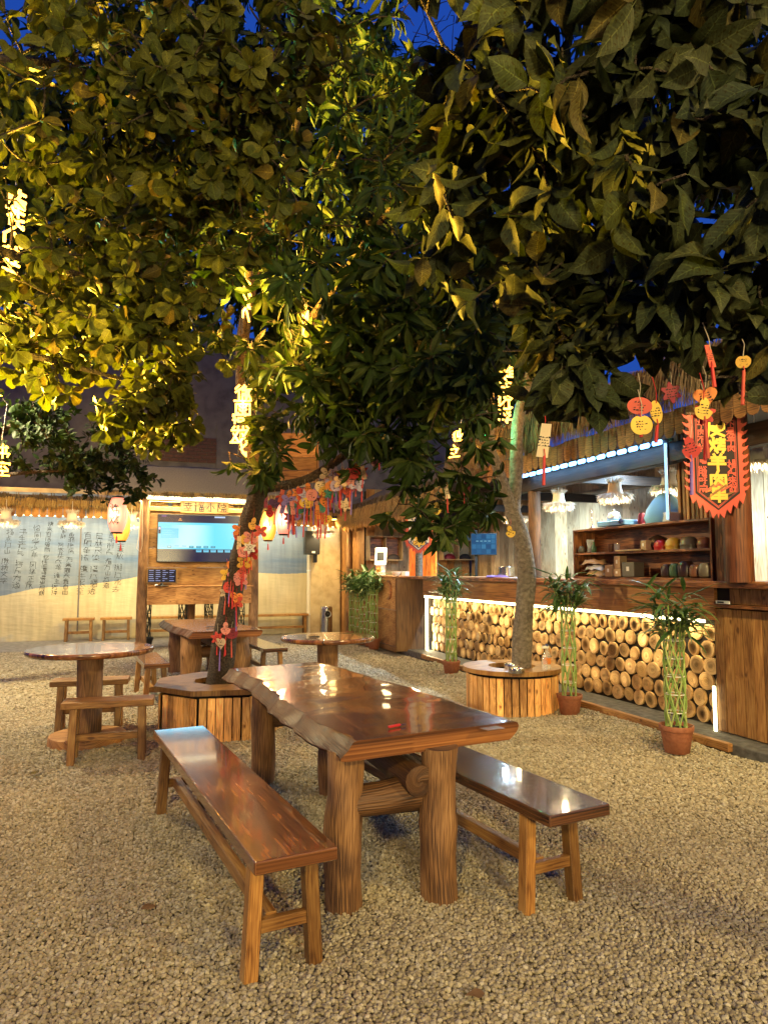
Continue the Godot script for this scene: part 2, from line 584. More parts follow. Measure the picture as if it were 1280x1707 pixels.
func build_ground():
	bumps.seed = 5
	bumps.frequency = 0.5
	# one sheet out to the horizon, finer under the courtyard
	var g := G.new()
	var P := PackedVector3Array()
	var UV := PackedVector2Array()
	var xs := []
	var zs := []
	for k in range(-6, 0): xs.append(-8.0 - pow(-k, 1.8) * 4.0)
	for k in 66: xs.append(-8.0 + k * 0.25)
	for k in range(1, 7): xs.append(8.3 + pow(k, 1.8) * 4.0)
	for k in range(-6, 0): zs.append(-17.0 - pow(-k, 1.8) * 4.0)
	for k in 89: zs.append(-17.0 + k * 0.25)
	for k in range(1, 7): zs.append(5.1 + pow(k, 1.8) * 4.0)
	for z in zs:
		for x in xs:
			var inside = x > -8.5 and x < 8.5 and z > -17.1 and z < 5.2
			P.append(Vector3(x, ground_y(x, z) - 0.007 if inside else -0.03, z))
			UV.append(Vector2(x, z))
	g.grid(P, xs.size(), zs.size(), UV, true)
	tag(put(self, "ground", g.mesh(), M.gravel_bed), "pale crushed stone ground of the courtyard", "", "", "structure")
	# loose stones
	var kinds := []
	for k in 4:
		kinds.append(stone_mesh(k))
	var xfs := [[], [], [], []]
	var cols := [[], [], [], []]
	var tones := [lin(0.40, 0.345, 0.235), lin(0.45, 0.395, 0.275), lin(0.36, 0.305, 0.20), lin(0.50, 0.45, 0.345), lin(0.31, 0.255, 0.165), lin(0.43, 0.365, 0.25)]
	var inv = cam_basis.inverse()
	for zone in [[1.6, 4.6, 0.0148, 0.0098], [4.6, 8.8, 0.0195, 0.0125], [8.8, 16.6, 0.034, 0.0205]]:
		var step: float = zone[2]
		var nx = int(15.0 / step)
		var nz = int(19.0 / step)
		for iz in nz:
			var z0 = 2.0 - iz * step
			for ix in nx:
				var x0 = -7.5 + ix * step
				var q = inv * (Vector3(x0, 0, z0) - eye)
				var d = Vector2(q.x, q.z).length() if false else -q.z
				if d < zone[0] or d >= zone[1]: continue
				if absf(q.x) > d * 0.56 + 1.1: continue
				if x0 > 4.86 or z0 < -15.6 or (x0 > 4.6 and z0 < -12.5): continue
				var p = Vector3(x0 + rf(-0.5, 0.5) * step, 0, z0 + rf(-0.5, 0.5) * step)
				p.y = ground_y(p.x, p.z) + rf(-0.006, 0.007)
				var s: float = zone[3] * rf(0.72, 1.32)
				var b = Basis.from_euler(Vector3(rf(-0.6, 0.6), rf(0, TAU), rf(-0.6, 0.6))).scaled_local(Vector3(s * rf(0.85, 1.3), s * rf(0.55, 0.9), s))
				var k = rng.randi() % 4
				xfs[k].append(Transform3D(b, p))
				var t: Color = tones[rng.randi() % 6].srgb_to_linear() * rf(0.64, 1.0)
				cols[k].append(t)
	for k in 4:
		tag(many(self, "gravel", kinds[k], M.stone, xfs[k], cols[k]), "loose pale crushed stones covering the courtyard", "gravel", "gravel stones of the courtyard", "stuff")
	# concrete strip along the back wall and under the stall
	tag(put(self, "pavement", bx(Vector3(18, 0.12, 2.1), 0.015), M.concrete, T(Vector3(-4.4, -0.035, -16.6))), "concrete strip along the foot of the painted wall", "", "", "structure")
	tag(put(self, "pavement", bx(Vector3(5.6, 0.12, 14.5), 0.01), M.dark_concrete, T(Vector3(7.75, -0.03, -9.9))), "concrete floor under the food stall", "", "", "structure")

func stone_mesh(k: int) -> ArrayMesh:
	var r := RandomNumberGenerator.new()
	r.seed = 900 + k
	var rows := [[Vector3(0, 1, 0)], [], [], [], [Vector3(0, -1, 0)]]
	for a in 3:
		var n = [4, 5, 4][a]
		for s in n:
			var an = TAU * (s + 0.3 * a) / n + r.randf_range(-0.2, 0.2)
			var el = [0.75, 0.0, -0.75][a] + r.randf_range(-0.15, 0.15)
			rows[a + 1].append(Vector3(cos(an) * cos(el), sin(el), sin(an) * cos(el)) * r.randf_range(0.78, 1.2))
	var pts := PackedVector3Array()
	for row in rows:
		for p in row: pts.append(p)
	# hull of the points by brute force
	var g := G.new()
	for a in pts.size():
		for b in range(a + 1, pts.size()):
			for c in range(b + 1, pts.size()):
				var nn = (pts[b] - pts[a]).cross(pts[c] - pts[a])
				if nn.length() < 1e-6: continue
				nn = nn.normalized()
				var lo = 0
				var hi = 0
				for q in pts:
					var h = nn.dot(q - pts[a])
					if h > 1e-5: hi += 1
					if h < -1e-5: lo += 1
				if hi and lo: continue
				if hi: nn = -nn
				var o = nn
				var i0 = g.vert(pts[a], (nn * 8.0 + pts[a].normalized()).normalized())
				g.vert(pts[b], (nn * 8.0 + pts[b].normalized()).normalized())
				g.vert(pts[c], (nn * 8.0 + pts[c].normalized()).normalized())
				g.tri(i0, i0 + 1, i0 + 2, o)
	return g.mesh()


# ------------------------------------------------------------------ walls at the back
func mural_pic() -> ImageTexture:
	var w = 1024
	var h = 512
	var blot = grey(w, h, 2, 2, 301, 0.012, 5)
	var strip_ = grey(w, h, 1, 16, 303, 0.08, 3)
	var brush = grey(w, h, 8, 1, 307, 0.02, 4)
	var im := Image.create_empty(w, h, false, Image.FORMAT_RGB8)
	for y in h:
		for x in w:
			# x runs from -8 m to 4.1 m, y from 3.4 m down to 0
			var wx = -8.0 + 12.1 * x / w
			var wy = 3.4 * (1.0 - float(y) / h)
			var edge = 1.0 + 0.155 * clampf(wx + 3.0, -4.0, 3.4) + 0.02 * sin(wx * 2.1) + (blot.get_pixel(x, y).r - 0.5) * 0.10
			var b = blot.get_pixel(x, y).r
			var s = strip_.get_pixel(x, y).r
			var col: Color
			if wy > edge:
				var br = clampf((brush.get_pixel(x, y).r - 0.5) * 2.2, 0.0, 1.0)
				col = lin(0.15, 0.20, 0.30).lerp(lin(0.225, 0.275, 0.35), clampf(b * 1.6 - 0.3, 0, 1))
				col = col.lerp(lin(0.07, 0.14, 0.30), br * 0.55 * clampf(1.3 - absf(wy - edge - 0.45), 0, 1))
			else:
				col = lin(0.50, 0.42, 0.26).lerp(lin(0.60, 0.52, 0.35), clampf(b * 1.5 - 0.2, 0, 1))
				if wy < 0.45: col = col.lerp(lin(0.33, 0.34, 0.36), clampf((b - 0.56) * 5.0, 0, 0.55))
			var k = 0.93 + 0.14 * s
			im.set_pixel(x, y, Color(col.r * k, col.g * k, col.b * k))
	return ImageTexture.create_from_image(im)

func straw_clump(strands: int, spread: float, length: float, width: float, seed: int) -> ArrayMesh:
	var r := RandomNumberGenerator.new()
	r.seed = seed
	var g := G.new()
	for s in strands:
		var x = r.randf_range(-spread, spread)
		var z = r.randf_range(-0.03, 0.03)
		var l = length * r.randf_range(0.6, 1.05)
		var tip = Vector3(x + r.randf_range(-0.03, 0.03), -l, z + r.randf_range(0.0, 0.06))
		var mid = Vector3(x, -l * 0.5, z + r.randf_range(0.01, 0.05))
		var top = Vector3(x, 0, z)
		var a = r.randf_range(-0.9, 0.9)
		var side = Vector3(cos(a), 0, sin(a)) * width * r.randf_range(0.6, 1.3)
		var o = Vector3(-sin(a), 0, cos(a))
		g.quad(top - side, top + side, mid + side, mid - side, o)
		g.quad(mid - side, mid + side, tip + side * 0.3, tip - side * 0.3, o)
	return g.mesh()

# hanging straw along a line a..b ; facing `out`
func straw_fringe(parent: Node, a: Vector3, b: Vector3, out: Vector3, length: float, keys: Array, per_m := 34, rise := 0.0):
	var l = (b - a).length()
	var x = (b - a) / l
	var basis = Basis(x, Vector3.UP, x.cross(Vector3.UP))
	if basis.z.dot(out) < 0: basis = Basis(-x, Vector3.UP, -x.cross(Vector3.UP))
	for k in keys.size():
		var mesh = straw_clump(11, 0.05, 1.0, 0.0034, 40 + k)
		var xfs := []
		for n in int(l * per_m / keys.size()):
			var p = a.lerp(b, rng.randf()) + Vector3(0, rf(-0.03, 0.03) + rise * rng.randf(), 0) + out * rf(-0.04, 0.05)
			xfs.append(Transform3D(basis.rotated(x, rf(-0.12, 0.12)).scaled_local(Vector3(1, length * rf(0.8, 1.15), 1)), p))
		many(parent, "straw_fringe", mesh, M[keys[k]], xfs)

func tab_shape(w: float, h: float) -> PackedVector2Array:
	var p := PackedVector2Array([Vector2(-w / 2, 0), Vector2(-w / 2, -h + w / 2)])
	for k in range(1, 6):
		var an = PI + PI * k / 6.0
		p.append(Vector2(cos(an) * w / 2, -h + w / 2 + sin(an) * w / 2))
	p.append(Vector2(w / 2, -h + w / 2))
	p.append(Vector2(w / 2, 0))
	return p

func tabs(parent: Node, a: Vector3, b: Vector3, out: Vector3, w: float, h: float, uneven := 0.0, look := "tab"):
	var l = (b - a).length()
	var n = int(l / (w + 0.006))
	var x = (b - a) / l
	var basis = Basis(x, Vector3.UP, x.cross(Vector3.UP))
	if basis.z.dot(out) < 0: basis = Basis(-x, Vector3.UP, -x.cross(Vector3.UP))
	for k in n:
		var key = "tab_%.3f_%.3f_%d" % [w, h, k % 3]
		if not cache.has(key):
			cache[key] = pr(tab_shape(w * [1.0, 0.95, 0.98][k % 3], h * [1.0, 1.0 + uneven, 1.0 - uneven][k % 3]), 0.012)
		var bb = basis.rotated(basis.z, rf(-0.03, 0.03)).rotated(x, rf(-0.04, 0.04))
		put(parent, "bamboo_tab", cache[key], M["%s%d" % [look, rng.randi() % 3]], Transform3D(bb, a.lerp(b, (k + 0.5) / n) + Vector3(0, rf(-0.012, 0.012), 0)))

func build_back_wall():
	var wz = -17.6
	var w = thing("painted_wall", "courtyard wall painted blue over cream with brushed Chinese calligraphy columns", "wall", Vector3(0, 0, wz))
	put(w, "wall", bx(Vector3(12.1, 3.5, 0.25), 0.0), M.cream_wall, T(Vector3(-1.95, 1.75, -0.13)))
	var mm = mat("mural", Color.WHITE, 0.92)
	mm.albedo_texture = mural_pic()
	mm.heightmap_enabled = true
	mm.heightmap_texture = ntex(311, 0.06, [Color.BLACK, Color.WHITE])
	mm.heightmap_scale = 0.6
	var g := G.new()
	g.quad(Vector3(-8, 3.4, 0), Vector3(4.1, 3.4, 0), Vector3(4.1, 0.03, 0), Vector3(-8, 0.03, 0), Vector3(0, 0, 1))
	put(w, "mural", g.mesh(), mm, T(Vector3(0, 0, 0.004)))
	# vertical plaster joints
	for x in [-1.27]:
		put(w, "joint_strip", bx(Vector3(0.035, 3.2, 0.012), 0.003), M.render_wall, T(Vector3(x, 1.75, 0.008)))
	poem(w)
	var pier = thing("cream_pier", "plain cream wall section between the painted wall and the corner post", "wall", Vector3(4.48, 0, wz + 0.12))
	put(pier, "wall", bx(Vector3(0.78, 3.4, 0.5), 0.01), M.cream_wall, T(Vector3(0.02, 1.7, 0.0)))
	put(pier, "panel", bx(Vector3(0.42, 2.7, 0.03), 0.004), M.cream_wall, T(Vector3(0.16, 1.42, 0.262)))
	var post = thing("timber_post", "round timber corner post beside the cream wall section", "post", Vector3(4.86, 0, -16.35))
	put(post, "log", tb([Vector3(0, 0, 0), Vector3(0.02, 1, 0), Vector3(0, 2, 0.01), Vector3(0.02, 3.1, 0)], [0.095, 0.088, 0.084, 0.08], 10, 0.05), M.timber)
	# dim building behind
	var up = thing("rendered_building", "tall plain grey rendered building rising behind the painted wall", "building", Vector3(0, 0, -19.6))
	put(up, "wall", bx(Vector3(21, 8.2, 0.3), 0.0), M.render_wall, T(Vector3(0.8, 4.1, 0)))
	put(up, "recess", bx(Vector3(1.5, 2.2, 0.06), 0.01), M.render_wall, T(Vector3(2.7, 4.6, 0.16)))
	for r in 9:
		for c in 7:
			if r > 6 and c > 3: continue
			put(up, "brick", bx(Vector3(0.23, 0.085, 0.05), 0.006), M.brick_wall, T(Vector3(0.35 + c * 0.245 + (0.12 if r & 1 else 0.0), 4.6 + r * 0.1, 0.155 + rf(0, 0.006))))
	# rear eave
	var e = thing("thatched_eave", "straw eave with round-ended bamboo tabs along the painted wall, left of the television", "eave", Vector3(0, 0, 0))
	eave_run(e, Vector3(-8, 0, -16.8), Vector3(0.6, 0, -16.8), 2.80, 2.76)
	var e2 = thing("thatched_eave", "straw eave behind the lanterns, right of the television stand", "eave", Vector3(0, 0, 0))
	eave_run(e2, Vector3(0.75, 0, -16.8), Vector3(4.72, 0, -16.8), 2.76, 2.66)
	# pipe, speaker and bin by the pier
	var pipe = thing("downpipe", "cream plastic downpipe at the edge of the blue mural", "pipe", Vector3(4.08, 0, -17.28))
	put(pipe, "pipe", tb([Vector3(0, 0.02, 0), Vector3(0, 2.35, 0)], [0.055, 0.055], 12), M.pvc)
	for y in [0.5, 1.6]: put(pipe, "clip", tb([Vector3(0, y, 0), Vector3(0, y + 0.03, 0)], [0.062, 0.062], 12), M.white_plastic)
	var sp = thing("loudspeaker", "black loudspeaker hung above the steel bin on the cream wall", "loudspeaker", Vector3(4.06, 2.3, -16.95), -0.12)
	put(sp, "cabinet", bx(Vector3(0.38, 0.58, 0.34), 0.015), M.black_plastic)
	put(sp, "grille", bx(Vector3(0.33, 0.44, 0.012), 0.004), M.dark_metal, T(Vector3(0, 0.04, 0.176)))
	put(sp, "badge", bx(Vector3(0.08, 0.05, 0.006), 0.002), M.white_plastic, T(Vector3(0.03, -0.235, 0.173)))
	put(sp, "bracket", bx(Vector3(0.08, 0.22, 0.3), 0.01), M.dark_metal, T(Vector3(0.1, -0.38, -0.1)))
	var bin = thing("steel_bin", "brushed steel waste bin with a round opening below the loudspeaker", "bin", Vector3(4.36, 0.025, -16.62))
	put(bin, "body", lt([Vector2(0, 0), Vector2(0.15, 0), Vector2(0.152, 0.02), Vector2(0.15, 0.66), Vector2(0.146, 0.7), Vector2(0.13, 0.72), Vector2(0, 0.725)], 20), M.steel)
	var og := G.new()
	og.lathe([Vector2(0.068, 0), Vector2(0.078, 0.006), Vector2(0.086, 0.0)], 18, Transform3D(Basis(Vector3.RIGHT, PI / 2), Vector3(0, 0.54, 0.157)))
	put(bin, "rim", og.mesh(), M.alu)
	var hg := G.new()
	hg.lathe([Vector2(0.0, 0.004), Vector2(0.067, 0.004)], 18, Transform3D(Basis(Vector3.RIGHT, PI / 2), Vector3(0, 0.54, 0.15)))
	put(bin, "opening", hg.mesh(), M.black_plastic)

func eave_run(e: Node3D, a: Vector3, b: Vector3, ya: float, yb: float):
	# roof slope
	var g := G.new()
	var P := PackedVector3Array()
	var UV := PackedVector2Array()
	var nx = 30
	for j in 5:
		for k in nx:
			var f = float(k) / (nx - 1)
			var p = a.lerp(b, f)
			p.y = lerpf(ya, yb, f) + [0.32, 0.40, 0.46, 0.52, 0.56][j] + rf(-0.015, 0.015)
			p.z += [0.12, 0.08, -0.15, -0.42, -0.72][j]
			P.append(p); UV.append(Vector2(p.x, j * 0.25))
	g.grid(P, nx, 5, UV)
	put(e, "roof_mat", g.mesh(), M.roof_mat)
	var y = Vector3(0, 1, 0)
	straw_fringe(e, a + y * (ya + 0.52) + Vector3(0, 0, 0.02), b + y * (yb + 0.52) + Vector3(0, 0, 0.02), Vector3(0, 0, 1), 0.34, ["brown_straw0", "brown_straw1", "brown_straw2"], 60, -0.1)
	straw_fringe(e, a + y * (ya + 0.40) + Vector3(0, 0, 0.10), b + y * (yb + 0.40) + Vector3(0, 0, 0.10), Vector3(0, 0, 1), 0.17, ["straw0", "straw1", "straw2"], 80, -0.04)
	put(e, "batten", bx(Vector3((b - a).length(), 0.05, 0.04), 0.005), M.timber, along(a + y * (ya + 0.24), b + y * (yb + 0.24)))
	tabs(e, a + y * (ya + 0.26) + Vector3(0, 0, 0.03), b + y * (yb + 0.26) + Vector3(0, 0, 0.03), Vector3(0, 0, 1), 0.15, 0.26)
	strip("eave_light", (a + b) * 0.5 + Vector3(0, (ya + yb) * 0.5 + 0.02, -0.06), Vector3(0, -0.75, -1), (b - a), (b - a).length() * 0.96, 0.03, Color(1, 0.95, 0.80), 1.15 * (b - a).length(), e)
	put(e, "led_strip", bx(Vector3((b - a).length() * 0.96, 0.012, 0.02), 0.003), M.led_warm, along(a + y * (ya + 0.04) + Vector3(0, 0, -0.05), b + y * (yb + 0.04) + Vector3(0, 0, -0.05)))


# ------------------------------------------------------------------ the stall
func plank_run(parent: Node, a: Vector3, b: Vector3, y0: float, y1: float, out: Vector3, width: float, keys: Array, th := 0.02, gap := 0.005, called := "plank"):
	var l = (b - a).length()
	var n = maxi(1, roundi(l / width))
	var x = (b - a) / l
	for k in n:
		var p = a.lerp(b, (k + 0.5) / n)
		p.y = (y0 + y1) * 0.5 + rf(-0.003, 0.003)
		var basis = Basis(x, Vector3.UP, x.cross(Vector3.UP))
		put(parent, called, bx(Vector3(l / n - gap, y1 - y0, th), 0.003, Vector2(0.37 * (k % 5), 0.13 * (k % 7))), M[keys[rng.randi() % keys.size()]], Transform3D(basis, p + out * rf(0, 0.003)))

func build_stall():
	var pines = ["pine0", "pine1", "pine2", "pine3"]
	# kitchen walls
	var kw = thing("kitchen_back_wall", "pale vertical plank wall at the back of the food stall", "wall", Vector3(0, 0, 0))
	plank_run(kw, Vector3(7.6, 0, -15.2), Vector3(7.6, 0, -2.6), 0.03, 3.62, Vector3(-1, 0, 0), 0.20, pines)
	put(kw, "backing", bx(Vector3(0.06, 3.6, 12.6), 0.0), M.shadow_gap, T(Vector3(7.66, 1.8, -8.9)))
	put(kw, "rail", bx(Vector3(0.05, 0.09, 12.5), 0.006), M.pine1, T(Vector3(7.555, 2.98, -8.9)))
	var ew = thing("kitchen_end_wall", "vertical plank wall closing the far end of the food stall", "wall", Vector3(0, 0, 0))
	plank_run(ew, Vector3(4.95, 0, -15.3), Vector3(7.58, 0, -15.3), 0.03, 3.5, Vector3(0, 0, 1), 0.2, ["pine3", "pine1", "plank0", "plank1"])
	plank_run(ew, Vector3(4.93, 0, -17.4), Vector3(4.93, 0, -15.34), 0.03, 3.0, Vector3(-1, 0, 0), 0.2, ["plank0", "plank1"])
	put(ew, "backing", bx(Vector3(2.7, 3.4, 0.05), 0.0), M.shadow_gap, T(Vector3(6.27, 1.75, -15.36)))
	# roof
	var rf_ = thing("stall_roof", "straw thatched roof and scalloped eave over the food stall counter", "roof", Vector3(0, 0, 0))
	var g := G.new()
	var P := PackedVector3Array()
	var UV := PackedVector2Array()
	for j in 6:
		for k in 40:
			var z = lerpf(-16.6, -2.4, k / 39.0)
			var lift = 0.30 * smoothstep(-10.4, -9.2, z)
			P.append(Vector3([4.62, 4.66, 5.2, 6.2, 7.2, 8.4][j], [2.98, 3.1, 3.42, 3.85, 4.2, 4.5][j] + lift + rf(-0.02, 0.02), z))
			UV.append(Vector2(z, j * 0.5))
	g.grid(P, 40, 6, UV, true)
	put(rf_, "thatch", g.mesh(), M.roof_mat)
	var cg := G.new()
	cg.box(Vector3(3.0, 0.04, 13.0), Transform3D(Basis(Vector3(0, 0, 1), 0.16), Vector3(6.4, 3.32, -8.9)), 0.0)
	put(rf_, "ceiling", cg.mesh(), M.beam_dark)
	straw_fringe(rf_, Vector3(4.62, 2.98, -16.4), Vector3(4.62, 2.98, -10.0), Vector3(-1, 0, 0), 0.36, ["straw0", "brown_straw2", "straw1"], 80, 0.0)
	straw_fringe(rf_, Vector3(4.68, 3.12, -16.4), Vector3(4.68, 3.12, -10.0), Vector3(-1, 0, 0), 0.3, ["brown_straw0", "brown_straw1"], 60, 0.0)
	straw_fringe(rf_, Vector3(4.62, 3.44, -10.0), Vector3(4.62, 3.44, -2.6), Vector3(-1, 0, 0), 0.42, ["brown_straw2", "brown_straw0", "brown_straw1"], 80, 0.05)
	straw_fringe(rf_, Vector3(4.7, 3.56, -10.0), Vector3(4.7, 3.56, -2.6), Vector3(-1, 0, 0), 0.4, ["brown_straw0", "brown_straw1"], 60, 0.05)
	tabs(rf_, Vector3(4.7, 2.80, -16.3), Vector3(4.7, 2.80, -10.0), Vector3(-1, 0, 0), 0.085, 0.24, 0.12)
	tabs(rf_, Vector3(4.72, 3.12, -9.9), Vector3(4.72, 3.12, -2.7), Vector3(-1, 0, 0), 0.13, 0.25, 0.0, "brown_tab")
	put(rf_, "beam", bx(Vector3(0.14, 0.2, 13.6), 0.01), M.beam_dark, T(Vector3(5.12, 2.80, -9.5)))
	for z in [-14.6, -12.4, -10.2, -8.0, -3.4]:
		put(rf_, "cross_beam", bx(Vector3(2.5, 0.14, 0.1), 0.01), M.beam_dark, T(Vector3(6.38, 2.86, z)))
	# posts
	for d in [[5.14, -8.35, "dark timber post of the stall behind the straw lamps", "timber_dark", 0.085], [5.12, -12.5, "pale round timber post beside the blue skewer banner", "bark_pale", 0.075], [5.05, -4.82, "thick round brown post on the counter behind the charcoal lamb banner", "post_brown", 0.125]]:
		var post = thing("stall_post", d[2], "post", Vector3(d[0], 1.5, d[1]))
		put(post, "log", tb([Vector3(0, 0, 0), Vector3(0, 0.5, 0), Vector3(0.004, 0.9, 0), Vector3(0, 1.6, 0)], [d[4], d[4] * 0.97, d[4] * 0.98, d[4] * 0.95], 14, 0.02), M[d[3]])
	var sp = thing("square_post", "square dark red post between the shelf and the round brown post", "post", Vector3(5.2, 1.5, -5.08))
	put(sp, "shaft", bx(Vector3(0.16, 1.5, 0.16), 0.01), M.dark_plank, T(Vector3(0, 0.75, 0)))
	var cp = thing("corrugated_panel", "brown ribbed wooden panel above the shelf beside the lamb banner", "panel", Vector3(5.28, 2.1, -5.52))
	for k in 9: put(cp, "slat", bx(Vector3(0.03, 0.95, 0.045), 0.008), M["plank%d" % (k % 4)], T(Vector3(rf(0, 0.012), 0.475, -0.24 + k * 0.058)))
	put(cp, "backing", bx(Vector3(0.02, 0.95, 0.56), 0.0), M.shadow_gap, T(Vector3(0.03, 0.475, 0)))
	# the counter
	var c = thing("bar_counter", "long bar counter faced with sawn log ends and warm light strips", "counter", Vector3(0, 0, 0))
	put(c, "counter_top", bx(Vector3(0.62, 0.045, 9.0), 0.01), M.counter_board, T(Vector3(5.36, 1.485, -8.4)))
	put(c, "counter_lip", bx(Vector3(0.03, 0.05, 9.0), 0.006), M.dark_plank, T(Vector3(5.035, 1.47, -8.4)))
	put(c, "upper_board", bx(Vector3(0.04, 0.29, 7.1), 0.004), M.counter_board, T(Vector3(5.12, 1.315, -8.72)))
	put(c, "soffit", bx(Vector3(0.2, 0.03, 7.1), 0.003), M.counter_board, T(Vector3(5.2, 1.157, -8.72)))
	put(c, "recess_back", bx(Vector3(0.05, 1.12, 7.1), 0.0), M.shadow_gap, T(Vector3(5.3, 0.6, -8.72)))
	put(c, "base", bx(Vector3(0.5, 0.17, 8.4), 0.02), M.dark_concrete, T(Vector3(5.12, 0.035, -8.3)))
	put(c, "base_rail", bx(Vector3(0.06, 0.075, 6.9), 0.008), M.plank1, T(Vector3(4.85, 0.082, -8.25)))
	# sawn log ends
	var ends := []
	for k in 4:
		var eg := G.new()
		var prof := []
		var rr := 1.0
		for q in [[0.0, 0.0], [0.96, 0.0], [1.0, 0.005], [1.0, 0.026]]: prof.append(Vector2(q[0] * 0.09, -q[1]))
		# disc axis along -x: lathe about local y then turned
		var bb = Basis(Vector3(0, 0, 1), PI / 2)
		eg.lathe(prof, 14, Transform3D(bb, Vector3.ZERO), 1.0 - 0.06 * k)
		for q in eg.v.size(): eg.t[q] = Vector2(atan2(eg.v[q].z, eg.v[q].y) * 0.05, Vector2(eg.v[q].z, eg.v[q].y).length() * 2.2) + Vector2(k * 0.31, k * 0.17)
		ends.append(eg.mesh())
	var row = 0
	var y = 0.215
	while y < 1.11:
		var z = -12.14 + (0.092 if row & 1 else 0.0)
		while z < -5.24:
			var s = rf(0.9, 1.06)
			var basis = Basis(Vector3.RIGHT, rf(0, TAU)).rotated(Vector3.UP, rf(-0.13, 0.13)).rotated(Vector3(0, 0, 1), rf(-0.07, 0.07)).scaled(Vector3(1, s, s))
			put(c, "log_end", ends[rng.randi() % 4], M["slice%d" % [0, 0, 2, 0, 1, 2][rng.randi() % 6]], Transform3D(basis, Vector3(5.255 - rf(0, 0.022), y + rf(-0.012, 0.012), z + rf(-0.01, 0.01))))
			z += 0.183 + rf(-0.006, 0.01)
		row += 1
		y += 0.158
	# light strips round the recess
	put(c, "led_strip", bx(Vector3(0.02, 0.036, 6.9), 0.004), M.led_warm, T(Vector3(5.105, 1.126, -8.75)))
	put(c, "led_strip", bx(Vector3(0.02, 1.0, 0.09), 0.004), M.led_warm, T(Vector3(5.15, 0.62, -12.2)))
	put(c, "led_strip", bx(Vector3(0.02, 0.42, 0.03), 0.004), M.led_warm, T(Vector3(5.10, 0.32, -5.215)))
	strip("counter_strip_light", Vector3(5.135, 1.11, -8.75), Vector3(0.25, -1, 0), Vector3(0, 0, 1), 6.9, 0.03, Color(1, 0.93, 0.70), 3.6)
	strip("counter_end_light", Vector3(5.19, 0.62, -12.2), Vector3(0.1, 0, 1), Vector3(0, 1, 0), 0.95, 0.03, Color(1, 0.95, 0.76), 1.6)
	# near end with vertical planks
	plank_run(c, Vector3(5.13, 0, -5.2), Vector3(5.13, 0, -3.6), 0.13, 1.25, Vector3(-1, 0, 0), 0.105, ["plank0", "plank1", "plank3", "plank1"], 0.025, 0.007)
	plank_run(c, Vector3(5.12, 0, -5.0), Vector3(5.12, 0, -3.6), 1.3, 1.455, Vector3(-1, 0, 0), 0.12, ["plank1", "plank3"], 0.022, 0.006)
	put(c, "ledge", bx(Vector3(0.07, 0.03, 1.65), 0.004), M.dark_plank, T(Vector3(5.1, 1.278, -4.4)))
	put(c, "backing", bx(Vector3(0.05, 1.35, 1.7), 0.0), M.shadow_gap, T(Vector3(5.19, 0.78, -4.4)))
	put(c, "socket_plate", bx(Vector3(0.012, 0.03, 0.16), 0.003), M.white_plastic, T(Vector3(5.05, 1.315, -5.02)))
	put(c, "switch", bx(Vector3(0.012, 0.016, 0.07), 0.002), M.black_plastic, T(Vector3(5.042, 1.315, -5.04)))
	# far block of the counter, plywood, with crescent moon
	var fb = thing("counter_block", "plywood end block of the counter with a dark crescent moon", "counter", Vector3(4.79, 0, -12.9))
	put(fb, "front_panel", bx(Vector3(0.68, 1.43, 0.03), 0.004), M.ply, T(Vector3(0.35, 0.745, -0.015)))
	put(fb, "side_panel", bx(Vector3(0.03, 0.62, 2.1), 0.004), M.plank0, T(Vector3(0.015, 1.15, -1.09)))
	put(fb, "side_panel", bx(Vector3(0.03, 0.7, 2.1), 0.004), M.plank1, T(Vector3(0.02, 0.475, -1.09)))
	put(fb, "skirting", bx(Vector3(0.03, 0.1, 2.1), 0.004), M.plank3, T(Vector3(0.012, 0.065, -1.09)))
	put(fb, "counter_top", bx(Vector3(0.75, 0.04, 2.2), 0.008), M.counter_board, T(Vector3(0.36, 1.48, -1.05)))
	var moon := PackedVector2Array()
	for k in 15: moon.append(Vector2(cos(-1.9 + 3.8 * k / 14.0), sin(-1.9 + 3.8 * k / 14.0)) * 0.2)
	for k in 13: moon.append(Vector2(-0.075, 0) + Vector2(cos(1.75 - 3.5 * (k + 0.5) / 13.0), sin(1.75 - 3.5 * (k + 0.5) / 13.0)) * 0.175)
	put(fb, "crescent_moon", pr(moon, 0.02), M.dark_plank, Transform3D(Basis(Vector3.UP, -PI / 2), Vector3(-0.022, 1.22, -0.42)))


